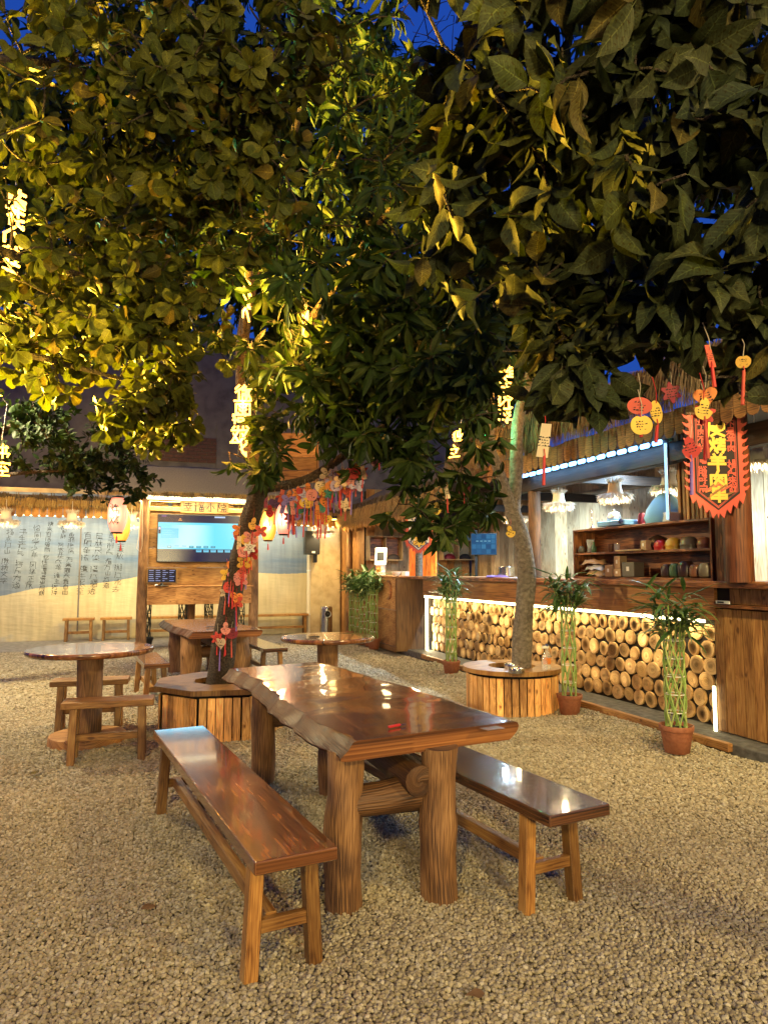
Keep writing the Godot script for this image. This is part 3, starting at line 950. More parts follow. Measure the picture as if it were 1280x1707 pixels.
# ------------------------------------------------------------------ brush strokes of the characters: points as x y digits on a ten by ten field
const STROKES := {
	"一": "0595", "十": "0494 5059", "口": "1181881811", "日": "2080892920 2585", "目": "2080892920 2383 2686", "木": "0393 5059 5309 5399", "氵": "1143 0435 0951", "亻": "6005 3339",
	"艹": "0494 3038 6068", "宀": "5051 14129294", "土": "1484 5059 0999", "山": "5058 13188883", "大": "0393 500509 5399", "人": "500509 5399", "心": "1326 3559 5989 8997 5364 7385",
	"忄": "5059 2315 7384", "扌": "0393 5059 2838 0795", "讠": "1132 0434 3439 3967", "火": "1335 8365 500509 5599", "又": "119109 2499", "辶": "1122 04242709 275999", "禾": "8020 0393 5059 5309 5399",
	"刂": "2027 7079 7968", "力": "0393 93895968 5009", "女": "4014 14397999 7039 0393", "子": "1181 8154 5459 5938 0595", "寸": "0393 7079 7958 2547", "田": "1191991911 5159 1595", "王": "1191 2585 0999 5159",
	"虫": "1282861612 5059 1989", "贝": "2181 2127 8187 5309 5699", "车": "0191 3115 1585 5059 0696", "隹": "3005 2329 5061 2393 2595 2797 2999 6369", "马": "117174 2125 2585 858978 0767", "乌": "5031 3181 8145 3135 3595 959978 0676",
	"犭": "8124 22446679 7948 6326", "礻": "2031 0343 4309 3539", "阝": "2029 2070 7043 43758543", "彳": "6003 7205 4449", "攵": "3004 1292 9209 3399", "戈": "0393 4049 4099 8354 6172", "寺": "1181 5053 0393 0696 7579 2738", "夂": "3004 328209 3599",
	"独": "犭:0039 虫:4099", "立": "4051 1383 2647 7466 0999", "寒": "宀:0093 1484 1686 3437 6467 0797 4709 5799 4859 4969", "秋": "禾:0049 火:5099", "湘": "氵:0029 木:2069 目:7099", "江": "氵:0039 4292 7288 3999", "北": "0343 4049 0842 6068 6899 9897 9265", "去": "1282 5055 0595 5509 0979 6798",
	"橘": "木:0039 5192 4393 7053 5549 5595 9599 6888 6888", "洲": "氵:0029 4049 3435 7079 9099 5455 8485", "头": "3042 2344 0696 500509 6799", "看": "8020 1282 0494 4009 目:3599", "万": "0191 4109 3484 848968", "红": "3013 1343 4308 0848 5292 7289 4999", "遍": "辶:0099 5161 4282 8284 4284 4248 5696 5559 7579 9599",
	"层": "1080 8084 1484 1009 3686 2899 5839 3989 7899", "林": "木:0049 木:5099", "尽": "1080 8084 1484 1409 4499 4556 3849", "染": "氵:0034 4282 6044 8285 8595 木:0599", "漫": "氵:0029 4080 8084 4484 4084 3696 3599 4797 6769 又:3799", "碧": "王:0044 5061 5191 5494 日:5094 0595 4509 口:3699", "透": "辶:0099 8040 4292 6064 6234 6294 4585 5538 858978",
	"百": "0191 5033 2383 2329 8389 2989 2686", "舸": "3011 1115 4145 1141 1009 4149 0545 3334 3637 5191 9199 9988 5383 5353", "争": "4013 3161 6154 1484 8486 0696 2888 5459 5938", "流": "氵:0029 6061 3292 6235 3585 4649 6669 8689 8998", "鹰": "5051 1191 1109 隹:3095 1686 乌:2699", "击": "1282 5057 0595 15199999 9596", "长": "3009 8144 0595 3038 3859 5599", "空": "宀:0093 4315 6385 2686 5659 0999",
	"鱼": "4014 3161 6143 1383871713 1585 5357 0999", "翔": "2031 4032 0343 0545 3049 0748 5070 7079 7090 9099 6374 8394", "浅": "氵:0029 3292 3494 5059 5999 8355", "底": "5051 1191 1109 6335 3539 3568 3585 6499 7889", "类": "2233 7263 0494 5059 5408 5498 0696 5509 5699", "霜": "0191 1213 1292 9293 5154 2343 6383 木:0459 目:6499", "天": "1181 0494 510509 5499", "竞": "4051 1181 2383 0494 2585 8588 2888 2528 3809 6889 8998", "自": "5032 2282 8289 8929 2922 2484 2787", "由": "1393 9399 9919 1913 5059 1696",
	"怅": "忄:0029 4039 8154 3595 4048 4867 5599", "寥": "宀:0093 1343 4347 5393 9397 3449 6459 5739 7649 8759", "廓": "5051 1191 1109 2353 2555 5538 2757 3739 阝:6399", "问": "1122 2329 1282 8289 口:3477", "苍": "艹:0093 5303 5398 2656 5657 2629 2979", "茫": "艹:0093 氵:0439 6455 3696 4649 4999", "地": "0333 2028 0838 4378 8386 6063 4649 4999 9998 6067", "谁": "讠:0039 隹:4099", "主": "4052 1383 2686 0999 5359", "沉": "氵:0029 43429293 5484 5409 7479 7999", "浮": "氵:0029 8040 4353 6263 8273 4484 8466 6669 6958 3797",
	"携": "扌:0039 隹:4095 4686 5649 8689", "来": "1282 2435 7465 0595 5059 5509 5599", "侣": "亻:0029 口:4084 口:4599", "曾": "2132 7162 1292 9296 9616 1612 5256 3435 7465 日:2699", "游": "氵:0029 3031 2262 4249 4563 6389 6080 7373 8393 9499", "忆": "忄:0039 4292 9249 4999 9998", "往": "彳:0039 6071 4292 4595 4999 7279", "昔": "0292 3034 6064 0595 日:2699", "峥": "1416 5456 1656 3052 8062 5192 6384 4696 7479 7968", "嵘": "1415 3038 1656 艹:5093 43429293 木:4499", "岁": "山:0094 5415 2686 8609 4567", "月": "2080 2009 8089 8978 2383 2686", "稠": "禾:0049 5051 5059 5090 9099 6383 7277 6686",
	"恰": "忄:0039 7043 7094 5585 口:4699", "同": "1119 1191 9199 3464 口:3577", "学": "2122 4042 8062 0412 1494 9495 2686 8657 5759 5949 0797", "少": "5055 2315 7385 8509", "年": "3014 2282 2585 2527 0797 5259", "风": "1019 1080 8089 8999 3366 6337", "华": "3014 2325 8146 6065 6595 0797 5559", "正": "1181 5159 5585 2529 0999", "茂": "艹:0093 1484 1409 5359 5499 8456 7374",
	"书": "1272 7275 0696 9688 5059 7182", "生": "3014 2383 2686 0999 5059", "意": "4051 1181 3243 6253 0393 日:2427 心:0699", "气": "3014 2383 2575 1686 6889 8998", "挥": "扌:0039 43429293 5484 4696 5446 7479", "斥": "7020 2009 2585 5559 6778", "方": "4051 0292 3285 8389 8968 3209", "遒": "辶:0099 5162 8172 4393 4444 9499 4949 5399 4797",
	"指": "扌:0039 8054 5095 日:5599", "点": "5054 5282 口:2487 1809 3839 6869 8899", "激": "氵:0029 3031 日:3054 3656 4539 4655 攵:6099", "扬": "扌:0039 4080 8043 4393 9389 8978 6348 8358", "文": "5051 0292 7209 2499", "字": "5051 13129293 2474 7456 5659 5948 0696",
	"幸": "2181 5053 0393 3445 7465 1686 0898 5659", "福": "礻:0039 5090 6282846462 5595995955 7579 5797", "小": "5059 5938 3316 7396", "院": "阝:0039 7071 43429293 5484 4696 6649 76799998",
	"烧": "1224 5143 303509 3559 5292 6075 8153 4696 6649 76799997", "烤": "1224 5143 303509 3559 5191 7073 4393 9148 6595 65679789", "炭": "11139391 5053 1494 1409 2546 8566 555729 5799", "羊": "3042 7062 1292 2484 0696 5259", "肉": "1319 13939989 5035 5375 5538 5678", "串": "2181832321 1595971715 5059", "达": "4292 706346 6396 04242709 1122 275999",
	"微": "2002 3204 2429 4143 4363 6163 5052 4565 4648 4666 6668 8064 7292 8369 7499", "雨": "0191 1319 13939989 5159 3445 3647 7465 7667", "燕": "0191 3002 7072 3363653533 1316 0424 8386 8696 1809 3839 6869 8899", "双": "024209 1449 529259 6499", "飞": "0161779997 9265 6587", "不": "0191 5106 5359 6496", "是": "2080842420 2282 0595 5559 5787 3609 2799", "鲜": "鱼:0049 羊:5099",
	"照": "2050 2054 5054 2252 6090 9094 7064 6292 口:6394 1809 3839 6869 8899", "脸": "1040 1009 4049 1343 1646 7053 7093 6484 5659 7279 9389 5999", "呼": "口:0246 8050 6263 9182 5595 7279 7968", "扇": "5061 1292 9295 9515 1509 3646 4649 4958 6696 9699 3748 6778", "提": "扌:0039 日:5094 4595 7579 7797 5659 5999", "战": "3034 3264 口:1549 6089 6393 9269 8091",
	"落": "艹:0093 氵:0439 6355 5595 9549 4648 口:5699", "花": "艹:0093 4315 2529 9556 6468 6899 9998",
}

# strokes of one character as polylines in a unit square, y down
func strokes(ch: String) -> Array:
	var out := []
	for tok in String(STROKES.get(ch, "1181881811")).split(" ", false):
		if tok.contains(":"):
			var a = tok.split(":")
			var lo = Vector2(int(a[1].substr(0, 1)), int(a[1].substr(1, 1))) / 9.0
			var hi = Vector2(int(a[1].substr(2, 1)), int(a[1].substr(3, 1))) / 9.0
			for s in strokes(a[0]):
				var q := PackedVector2Array()
				for p in s: q.append(lo + p * (hi - lo))
				out.append(q)
		else:
			var q := PackedVector2Array()
			for k in range(0, tok.length() - 1, 2):
				q.append(Vector2(int(tok.substr(k, 1)), int(tok.substr(k + 1, 1))) / 9.0)
			if q.size() > 1: out.append(q)
	return out

# writes one character as flat strokes with its centre at c; x to the right, y up, z off the surface
func write(g: G, ch: String, c: Vector2, size: float, width: float, z: float, th := 0.0, wobble := 0.0, xf := Transform3D(), slim := 1.0):
	var zz = z
	for s in strokes(ch):
		var pts := []
		for p in s:
			pts.append(Vector2((p.x - 0.5) * size * slim + c.x, (0.5 - p.y) * size + c.y) + Vector2(rf(-1, 1), rf(-1, 1)) * wobble * size)
		for k in pts.size() - 1:
			var a: Vector2 = pts[k]
			var b: Vector2 = pts[k + 1]
			var d = b - a
			if d.length() < 1e-5: continue
			d = d.normalized()
			var n = Vector2(-d.y, d.x) * width * 0.5
			a -= d * width * 0.45; b += d * width * 0.45
			zz += 0.00012
			var w2 = 0.6 if wobble > 0 else 1.0
			if th > 0.0:
				var bx_ = Basis(Vector3(d.x, d.y, 0), Vector3(-d.y, d.x, 0), Vector3(0, 0, 1))
				g.box(Vector3((b - a).length(), width, th), xf * Transform3D(bx_, Vector3((a.x + b.x) / 2, (a.y + b.y) / 2, zz)), 0.0)
			else:
				g.quad(xf * Vector3(a.x + n.x, a.y + n.y, zz), xf * Vector3(b.x + n.x * w2, b.y + n.y * w2, zz), xf * Vector3(b.x - n.x * w2, b.y - n.y * w2, zz), xf * Vector3(a.x - n.x, a.y - n.y, zz), xf.basis.z)

func poem(w: Node3D):
	# columns from right to left: x, top y, lines, size
	var cols := [
		[-0.36, 2.46, 1.18, "独立寒秋 湘江北去"], [-0.60, 2.48, 1.27, "橘子洲头 看万山红遍"], [-0.87, 2.42, 1.14, "层林尽染 漫江碧透"], [-1.12, 2.43, 1.14, "百舸争流 鹰击长空"], [-1.45, 2.44, 1.12, "鱼翔浅底 万类霜天竞自由"],
		[-1.66, 2.66, 1.12, "怅寥廓 问苍茫大地 谁主沉浮"], [-1.94, 2.68, 1.10, "携来百侣曾游 忆往昔峥嵘岁月稠"], [-2.20, 2.58, 1.28, "恰同学少年 风华正茂"], [-2.47, 2.50, 1.29, "书生意气 挥斥方遒"], [-2.75, 2.48, 1.39, "指点江山 激扬文字"]]
	for c in cols:
		var g := G.new()
		var text: String = c[3]
		var letters = text.replace(" ", "").length()
		var pitch: float = (c[1] - c[2]) / (letters - 1 + 0.55 * text.count(" "))
		var y: float = c[1]
		for k in text.length():
			var ch = text.substr(k, 1)
			if ch == " ":
				y -= pitch * 0.55
				continue
			write(g, ch, Vector2(c[0] + rf(-0.02, 0.02) - (2.4 - y) * 0.09, y), minf(pitch * 0.86, 0.14), 0.0105, 0.0075, 0.0, 0.07, Transform3D(), 1.05)
			y -= pitch
		put(w, "lettering", g.mesh(), M.wall_ink)


# ------------------------------------------------------------------ the television stand
func build_kiosk():
	var k = thing("television_stand", "roofed timber stand holding the big television and a name board", "stand", Vector3(1.2, 0, -14.8))
	for x in [-1.1, 1.1]:
		put(k, "post", tb([Vector3(x, -0.02, 0), Vector3(x * 1.012, 1.0, 0.01), Vector3(x, 2.1, 0), Vector3(x * 0.99, 3.2, 0)], [0.105, 0.098, 0.095, 0.09], 12, 0.04, x), M.timber)
	put(k, "rear_post", tb([Vector3(-0.12, -0.02, -0.85), Vector3(-0.1, 1.6, -0.85), Vector3(-0.1, 3.4, -0.85)], [0.11, 0.1, 0.09], 12, 0.04, 3.0), M.timber)
	for r in 4: put(k, "back_board", bx(Vector3(2.05, 0.385, 0.03), 0.004, Vector2(r * 0.4, r * 0.3)), M["honey%d" % [0, 2, 1, 0][r]], T(Vector3(0.02, 1.48 + r * 0.39, -0.08 + rf(0, 0.002))))
	put(k, "lower_board", bx(Vector3(2.1, 0.38, 0.04), 0.006), M.plank2, T(Vector3(0.04, 1.12, 0.06)))
	put(k, "shelf", bx(Vector3(2.1, 0.03, 0.28), 0.004), M.plank0, T(Vector3(0.04, 1.29, -0.04)))
	put(k, "top_rail", bx(Vector3(2.1, 0.09, 0.06), 0.006), M.plank1, T(Vector3(0.0, 2.86, 0.0)))
	put(k, "top_beam", bx(Vector3(2.6, 0.1, 0.1), 0.01), M.timber_dark, T(Vector3(0, 3.06, 0.0)))
	# name board
	var nb = put(k, "name_board", bx(Vector3(0.96, 0.26, 0.03), 0.004), M.honey2, T(Vector3(0.07, 2.915, 0.075)))
	var g := G.new()
	for c in 4: write(g, "幸福小院".substr(c, 1), Vector2(-0.34 + c * 0.225, -0.005), 0.17, 0.018, 0.016, 0.004, 0.015)
	put(nb, "lettering", g.mesh(), M.ink)
	# roof: two thatch mat slopes
	var rg := G.new()
	var P := PackedVector3Array()
	var UV := PackedVector2Array()
	for j in 7:
		for q in 24:
			var x = lerpf(-1.84, 1.5, q / 23.0)
			P.append(Vector3(x, [3.06, 3.14, 3.18, 3.46, 3.72, 3.76, 3.3][j] + rf(-0.012, 0.012), [0.64, 0.66, 0.62, 0.28, -0.04, -0.14, -0.9][j]))
			UV.append(Vector2(x, j * 0.3))
	rg.grid(P, 24, 7, UV)
	var roof = put(k, "roof", rg.mesh(), M.kiosk_thatch)
	put(k, "roof_board", bx(Vector3(3.2, 0.03, 0.8), 0.003), M.plank3, Transform3D(Basis(Vector3.RIGHT, 0.72), Vector3(-0.15, 3.38, 0.25)))
	put(roof, "gable_edge", tb([Vector3(-1.85, 3.08, 0.66), Vector3(-1.87, 3.4, 0.34), Vector3(-1.85, 3.76, -0.1), Vector3(-1.84, 3.3, -0.9)], [0.05, 0.06, 0.06, 0.05], 8, 0.1), M.brown_straw2)
	straw_fringe(roof, Vector3(-1.84, 3.12, 0.64), Vector3(1.5, 3.12, 0.64), Vector3(0, 0, 1), 0.09, ["straw0", "brown_straw2"], 60)
	straw_fringe(roof, Vector3(-1.85, 3.4, 0.3), Vector3(-1.85, 3.1, 0.62), Vector3(-1, 0, 0), 0.2, ["straw0", "brown_straw2"], 90)
	var lamp = thing("tube_lamp", "long white tube lamp under the front edge of the television roof", "lamp", Vector3(1.25, 3.03, -14.35))
	put(lamp, "light_tube", tb([Vector3(-1.12, 0, 0), Vector3(1.2, -0.02, 0)], [0.022, 0.022], 8), M.tube_white)
	put(lamp, "bamboo_cover", tb([Vector3(-1.12, 0.045, 0.02), Vector3(1.2, 0.025, 0.02)], [0.02, 0.02], 8), M.tube_white)
	put(lamp, "holder", bx(Vector3(2.3, 0.02, 0.05), 0.003), M.timber_dark, T(Vector3(0.04, 0.085, 0.0)))
	strip("tube_light", Vector3(1.25, 3.0, -14.36), Vector3(0, -1, -0.25), Vector3(1, 0, 0), 2.3, 0.04, Color(1, 0.93, 0.72), 6.0)
	strip("tube_light_back", Vector3(1.0, 3.0, -14.75), Vector3(0, -0.4, -1), Vector3(1, 0, 0), 2.3, 0.04, Color(1, 0.90, 0.62), 22.0)
	# television
	var tv = thing("television", "large television showing a pale blue karaoke menu", "television", Vector3(1.19, 2.27, -14.8))
	put(tv, "casing", bx(Vector3(1.68, 0.98, 0.06), 0.008), M.black_plastic, T(Vector3(0, 0, 0.0)))
	var sg := G.new()
	sg.quad(Vector3(-0.825, 0.475, 0), Vector3(0.825, 0.475, 0), Vector3(0.825, -0.475, 0), Vector3(-0.825, -0.475, 0), Vector3(0, 0, 1))
	var sm := StandardMaterial3D.new()
	sm.albedo_color = Color(0.02, 0.02, 0.02)
	sm.roughness = 0.2
	sm.emission_enabled = true
	sm.emission = Color.WHITE
	sm.emission_operator = BaseMaterial3D.EMISSION_OP_MULTIPLY
	sm.emission_texture = screen_pic()
	sm.emission_energy_multiplier = 1.15
	put(tv, "screen", sg.mesh(), sm, T(Vector3(0, 0, 0.034)))
	strip("screen_light", Vector3(1.19, 2.3, -14.73), Vector3(0, 0, 1), Vector3(1, 0, 0), 1.6, 0.5, Color(0.5, 0.85, 1.0), 0.9)
	var mon = thing("monitor", "small monitor with a dark blue song list below the television", "monitor", Vector3(0.46, 1.305, -14.72), 0.06)
	put(mon, "casing", bx(Vector3(0.6, 0.32, 0.03), 0.006), M.honey1, T(Vector3(0, 0.2, 0)))
	var sm2 := sm.duplicate()
	sm2.emission_texture = list_pic()
	sm2.emission_energy_multiplier = 0.8
	var sg2 := G.new()
	sg2.quad(Vector3(-0.27, 0.13, 0), Vector3(0.27, 0.13, 0), Vector3(0.27, -0.13, 0), Vector3(-0.27, -0.13, 0), Vector3(0, 0, 1))
	put(mon, "screen", sg2.mesh(), sm2, T(Vector3(0, 0.2, 0.018)))
	put(mon, "foot", lt([Vector2(0.13, 0), Vector2(0.13, 0.012), Vector2(0.03, 0.02), Vector2(0.025, 0.06)], 16), M.black_plastic)
	var mouse = thing("computer_mouse", "small white computer mouse on the shelf under the monitor", "mouse", Vector3(0.36, 1.308, -14.68))
	put(mouse, "body", lt([Vector2(0.035, 0), Vector2(0.036, 0.012), Vector2(0.02, 0.03), Vector2(0, 0.034)], 10), M.white_plastic)
	var cable = thing("hanging_cable", "pale cable loop hanging beside the left post of the television stand", "cable", Vector3(0, 0, 0))
	put(cable, "cord", tb([Vector3(0.02, 3.0, -14.66), Vector3(0.0, 2.3, -14.66), Vector3(-0.03, 2.05, -14.66), Vector3(0.04, 1.98, -14.66), Vector3(0.07, 2.1, -14.66), Vector3(0.05, 3.0, -14.66)], [0.008, 0.008, 0.008, 0.008, 0.008, 0.008], 6), M.rope)

func screen_pic() -> ImageTexture:
	var im := Image.create_empty(640, 368, false, Image.FORMAT_RGB8)
	im.fill(Color(0.05, 0.08, 0.24))
	im.fill_rect(Rect2i(0, 60, 640, 210), Color(0.40, 0.86, 0.98))
	for k in 50: im.fill_rect(Rect2i(80 + k * 7, 78, 7, 180), Color(0.40, 0.86, 0.98).lerp(Color(0.74, 0.97, 1.0), sin(PI * k / 50.0)))
	im.fill_rect(Rect2i(24, 108, 130, 74), Color(0.28, 0.72, 0.86))
	im.fill_rect(Rect2i(26, 110, 126, 69), Color(0.36, 0.80, 0.92))
	im.fill_rect(Rect2i(2, 96, 18, 54), Color(0.06, 0.1, 0.3))
	im.fill_rect(Rect2i(4, 100, 14, 18), Color(0.85, 0.85, 0.95))
	for k in 3: im.fill_rect(Rect2i(34, 122 + k * 16, 70 + 20 * (k % 2), 3), Color(0.45, 0.86, 0.96))
	for k in 7: im.fill_rect(Rect2i(70 + k * 56, 244, 34, [16, 4, 4, 18, 18, 18, 16][k]), Color(0.1, 0.36, 0.5))
	for k in 7: im.fill_rect(Rect2i(74 + k * 56, 248, 26, [6, 1, 1, 8, 8, 8, 6][k]), Color(0.5, 0.88, 0.96))
	for k in 6: im.fill_rect(Rect2i(292 + k * 56, 274, 42, 20), Color(0.42, 0.78, 0.9))
	for k in 6: im.fill_rect(Rect2i(298 + k * 56, 280, 30, 3), Color(0.1, 0.2, 0.4))
	im.fill_rect(Rect2i(430, 6, 84, 12), Color(0.7, 0.8, 0.95))
	im.fill_rect(Rect2i(24, 6, 36, 10), Color(0.4, 0.3, 0.6))
	im.fill_rect(Rect2i(158, 26, 14, 10), Color(0.8, 0.55, 0.3))
	im.fill_rect(Rect2i(152, 38, 26, 8), Color(0.75, 0.5, 0.3))
	for k in 7: im.fill_rect(Rect2i(566 + (k % 3) * 8, 80 + k * 17, 52, 5), Color(0.35, 0.66, 0.86))
	return ImageTexture.create_from_image(im)

func list_pic() -> ImageTexture:
	var im := Image.create_empty(256, 128, false, Image.FORMAT_RGB8)
	im.fill(Color(0.04, 0.05, 0.16))
	var r := RandomNumberGenerator.new()
	r.seed = 4
	for y in 6:
		for c in 4:
			var w = r.randi_range(18, 50)
			im.fill_rect(Rect2i(10 + c * 62, 8 + y * 20, w, 7), Color(0.55, 0.6, 0.85) if r.randf() > 0.3 else Color(0.3, 0.35, 0.6))
	return ImageTexture.create_from_image(im)


# ------------------------------------------------------------------ tables and benches
# a thick slab with wavy natural edges; runs along local z, near end at +z
func pick(a: Array, f: float) -> float:
	var k = mini(int(f * (a.size() - 1)), a.size() - 2)
	return cubic_interpolate(a[k], a[k + 1], a[maxi(k - 1, 0)], a[mini(k + 2, a.size() - 1)], f * (a.size() - 1) - k)

func slab_mesh(l: float, left: Array, right: Array, skew: Vector2, th: float, seed: int) -> Array:
	var n := noise(seed, 0.9, 3)
	var g := G.new()
	var P := PackedVector3Array()
	var UV := PackedVector2Array()
	var nv = 57
	var prof_l = [[0.05, -1.0], [0.004, -0.96], [0.0, -0.82], [0.036, -0.42], [0.066, -0.07], [0.078, 0.0]]
	var prof_r = [[0.06, -1.0], [0.03, -0.8], [0.008, -0.5], [0.0, -0.25], [0.008, -0.06], [0.03, 0.0]]
	var nu = prof_l.size() * 2 + 9
	for j in nv:
		var f = float(j) / (nv - 1)
		var z = (0.5 - f) * l
		var le = pick(left, f) + n.get_noise_2d(z * 3.0, 3.0) * 0.03 + n.get_noise_2d(z * 8.0, 9.0) * 0.004 - 0.075
		var re = pick(right, f) + n.get_noise_2d(z * 3.0, 33.0) * 0.025 + n.get_noise_2d(z * 8.0, 39.0) * 0.008
		var row := []
		for q in prof_l:
			row.append(Vector3(le + q[0] * (1.0 + 0.3 * n.get_noise_2d(z * 3.5, q[1] * 2.0) + 0.12 * n.get_noise_2d(z * 22.0, q[1] * 9.0)), q[1] * th, z))
		for q in 9:
			var x = lerpf(le + 0.085, re - 0.04, q / 8.0)
			row.append(Vector3(x, n.get_noise_2d(x * 3.0, z * 3.0 + 60.0) * 0.003, z))
		for k in range(prof_r.size() - 1, -1, -1):
			var q = prof_r[k]
			row.append(Vector3(re - q[0] * (1.0 + 0.6 * n.get_noise_2d(z * 7.0, q[1] * 3.0 + 20.0)), q[1] * th, z))
		for p in row:
			var q: Vector3 = p
			# ends are not cut quite square
			q.z += q.x * lerpf(skew.x, skew.y, f) + 0.010 * n.get_noise_2d(q.x * 20.0, 5.0) * (1.0 if absf(f - 0.5) > 0.48 else 0.0)
			P.append(q); UV.append(Vector2(q.z, q.x + q.y * 1.3))
	var left_p := PackedVector3Array()
	var left_uv := PackedVector2Array()
	var main_p := PackedVector3Array()
	var main_uv := PackedVector2Array()
	var cut = prof_l.size()
	for j in nv:
		for k in nu:
			if k < cut:
				left_p.append(P[j * nu + k]); left_uv.append(UV[j * nu + k])
			if k >= cut - 1:
				main_p.append(P[j * nu + k]); main_uv.append(UV[j * nu + k])
	g.grid(main_p, nu - cut + 1, nv, main_uv, false)
	var ge := G.new()
	ge.grid(left_p, cut, nv, left_uv, false)
	# end faces and underside
	for e in [0, nv - 1]:
		var o = Vector3(0, 0, 1 if e == 0 else -1)
		for k in nu / 2:
			var a = P[e * nu + k]
			var b = P[e * nu + k + 1]
			var c = P[e * nu + nu - 2 - k]
			var d = P[e * nu + nu - 1 - k]
			g.quad(a, b, c, d, o, Vector2(a.x * 0.2, a.y), Vector2(b.x * 0.2, b.y), Vector2(c.x * 0.2, c.y), Vector2(d.x * 0.2, d.y))
	for j in nv - 1:
		g.quad(P[j * nu], P[j * nu + nu - 1], P[(j + 1) * nu + nu - 1], P[(j + 1) * nu], Vector3(0, -1, 0), Vector2(P[j * nu].z, 0), Vector2(P[j * nu].z, 1), Vector2(P[(j + 1) * nu].z, 1), Vector2(P[(j + 1) * nu].z, 0))
	return [g.mesh(), ge.mesh()]

func slab_table(label: String, at: Vector3, turn: float, l: float, left: Array, right: Array, skew: Vector2, seed: int, legs: Array, legr: float) -> Node3D:
	var h = 0.8
	var t = thing("slab_table", label, "table", at, turn, "live-edge slab tables")
	var slab = slab_mesh(l, left, right, skew, 0.09, seed)
	put(t, "table_top", slab[0], M.varnished_wood, T(Vector3(0, h, 0)))
	put(t, "live_edge", slab[1], M.live_edge, T(Vector3(0, h, 0)))
	for p in legs:
		var lean: Vector3 = Vector3(-p.x * 0.03, 0, 0)
		var lp := []
		var lr := []
		for q in 11:
			var f = q / 10.0
			lp.append(p + lean * f + Vector3(sin(f * 5.0 + p.z * 7.0) * 0.007, -0.03 + f * 0.754, cos(f * 4.0 + p.x * 5.0) * 0.006))
			lr.append(legr * (1.0 + 0.03 * sin(f * 9.0 + p.z * 3.0) + 0.04 * pow(1.0 - f, 4.0) + (0.05 if q == 4 + int(absf(p.x) * 9.0) % 4 else 0.0)))
		put(t, "leg", tb(lp, lr, 18, 0.06, p.x * 9.0 + p.z), M.timber)
	for z in [legs[0].z, legs[2].z]:
		var x0: float = minf(legs[0].x, legs[2].x)
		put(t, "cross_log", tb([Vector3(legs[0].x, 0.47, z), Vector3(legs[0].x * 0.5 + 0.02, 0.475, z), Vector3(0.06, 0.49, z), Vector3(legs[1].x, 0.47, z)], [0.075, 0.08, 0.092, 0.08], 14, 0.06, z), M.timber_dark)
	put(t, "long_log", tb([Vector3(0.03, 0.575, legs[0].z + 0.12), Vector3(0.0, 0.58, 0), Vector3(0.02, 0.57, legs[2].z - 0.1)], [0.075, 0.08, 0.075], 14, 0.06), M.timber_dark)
	return t

# local z runs along the bench, near end +z
func bench(called: String, label: String, at: Vector3, turn: float, l: float, w: float, inset: float, group: String, top_mat := "varnished_wood_b", h := 0.5, splay := 0.02) -> Node3D:
	var t = thing(called, label, "bench" if l > 1.0 else "stool", at, turn, group)
	put(t, "seat", bx(Vector3(w, 0.055, l), 0.007, Vector2(at.x, at.z)), M[top_mat], T(Vector3(0, h - 0.0275, 0)))
	for sz in [1.0, -1.0]:
		for sx in [-1.0, 1.0]:
			var a = Vector3(sx * (w * 0.5 - 0.055 + splay), -0.02, sz * (l * 0.5 - inset))
			var b = Vector3(sx * (w * 0.5 - 0.06), h - 0.054, sz * (l * 0.5 - inset - 0.01))
			put(t, "leg", bx(Vector3((b - a).length(), 0.062, 0.062), 0.006, Vector2(sx, sz)), M["honey%d" % (rng.randi() % 4)], along(a, b, Vector3(0, 0, 1)))
		put(t, "end_rail", bx(Vector3(w - 0.12 + splay, 0.055, 0.035), 0.005), M.honey1, T(Vector3(0, h * 0.36, sz * (l * 0.5 - inset))))
	if l > 1.0 or l < 0.9:
		put(t, "long_rail", bx(Vector3(0.05, 0.06, l - inset * 2.0 - 0.04), 0.005), M.honey0, T(Vector3(0 if l < 1.0 else -w * 0.12, h * 0.36 + 0.004, 0)))
	return t

func round_table(label: String, at: Vector3, r: float, h: float) -> Node3D:
	var t = thing("round_table", label, "table", at, 0.0, "round wooden tables")
	var g := G.new()
	var prof := []
	for q in [[0.0, 0.0], [0.5, 0.0], [0.985, 0.0], [1.0, -0.008], [1.004, -0.03], [0.985, -0.05], [0.9, -0.052], [0.0, -0.052]]: prof.append(Vector2(q[0] * r, q[1]))
	g.lathe(prof, 40)
	for k in g.v.size(): g.t[k] = Vector2(g.v[k].x, g.v[k].z)
	put(t, "table_top", g.mesh(), M.varnished_wood, T(Vector3(0, h, 0)))
	put(t, "post", tb([Vector3(0, 0.05, 0), Vector3(0.004, 0.4, 0), Vector3(0, h - 0.05, 0)], [0.122, 0.116, 0.118], 16, 0.04, r), M.timber)
	var b := G.new()
	b.lathe([Vector2(0, 0.075), Vector2(0.33, 0.075), Vector2(0.345, 0.065), Vector2(0.35, 0.0), Vector2(0.35, -0.03)], 28)
	for k in b.v.size(): b.t[k] = Vector2(b.v[k].x, b.v[k].z + b.v[k].y)
	put(t, "base", b.mesh(), M.plank0)
	return t

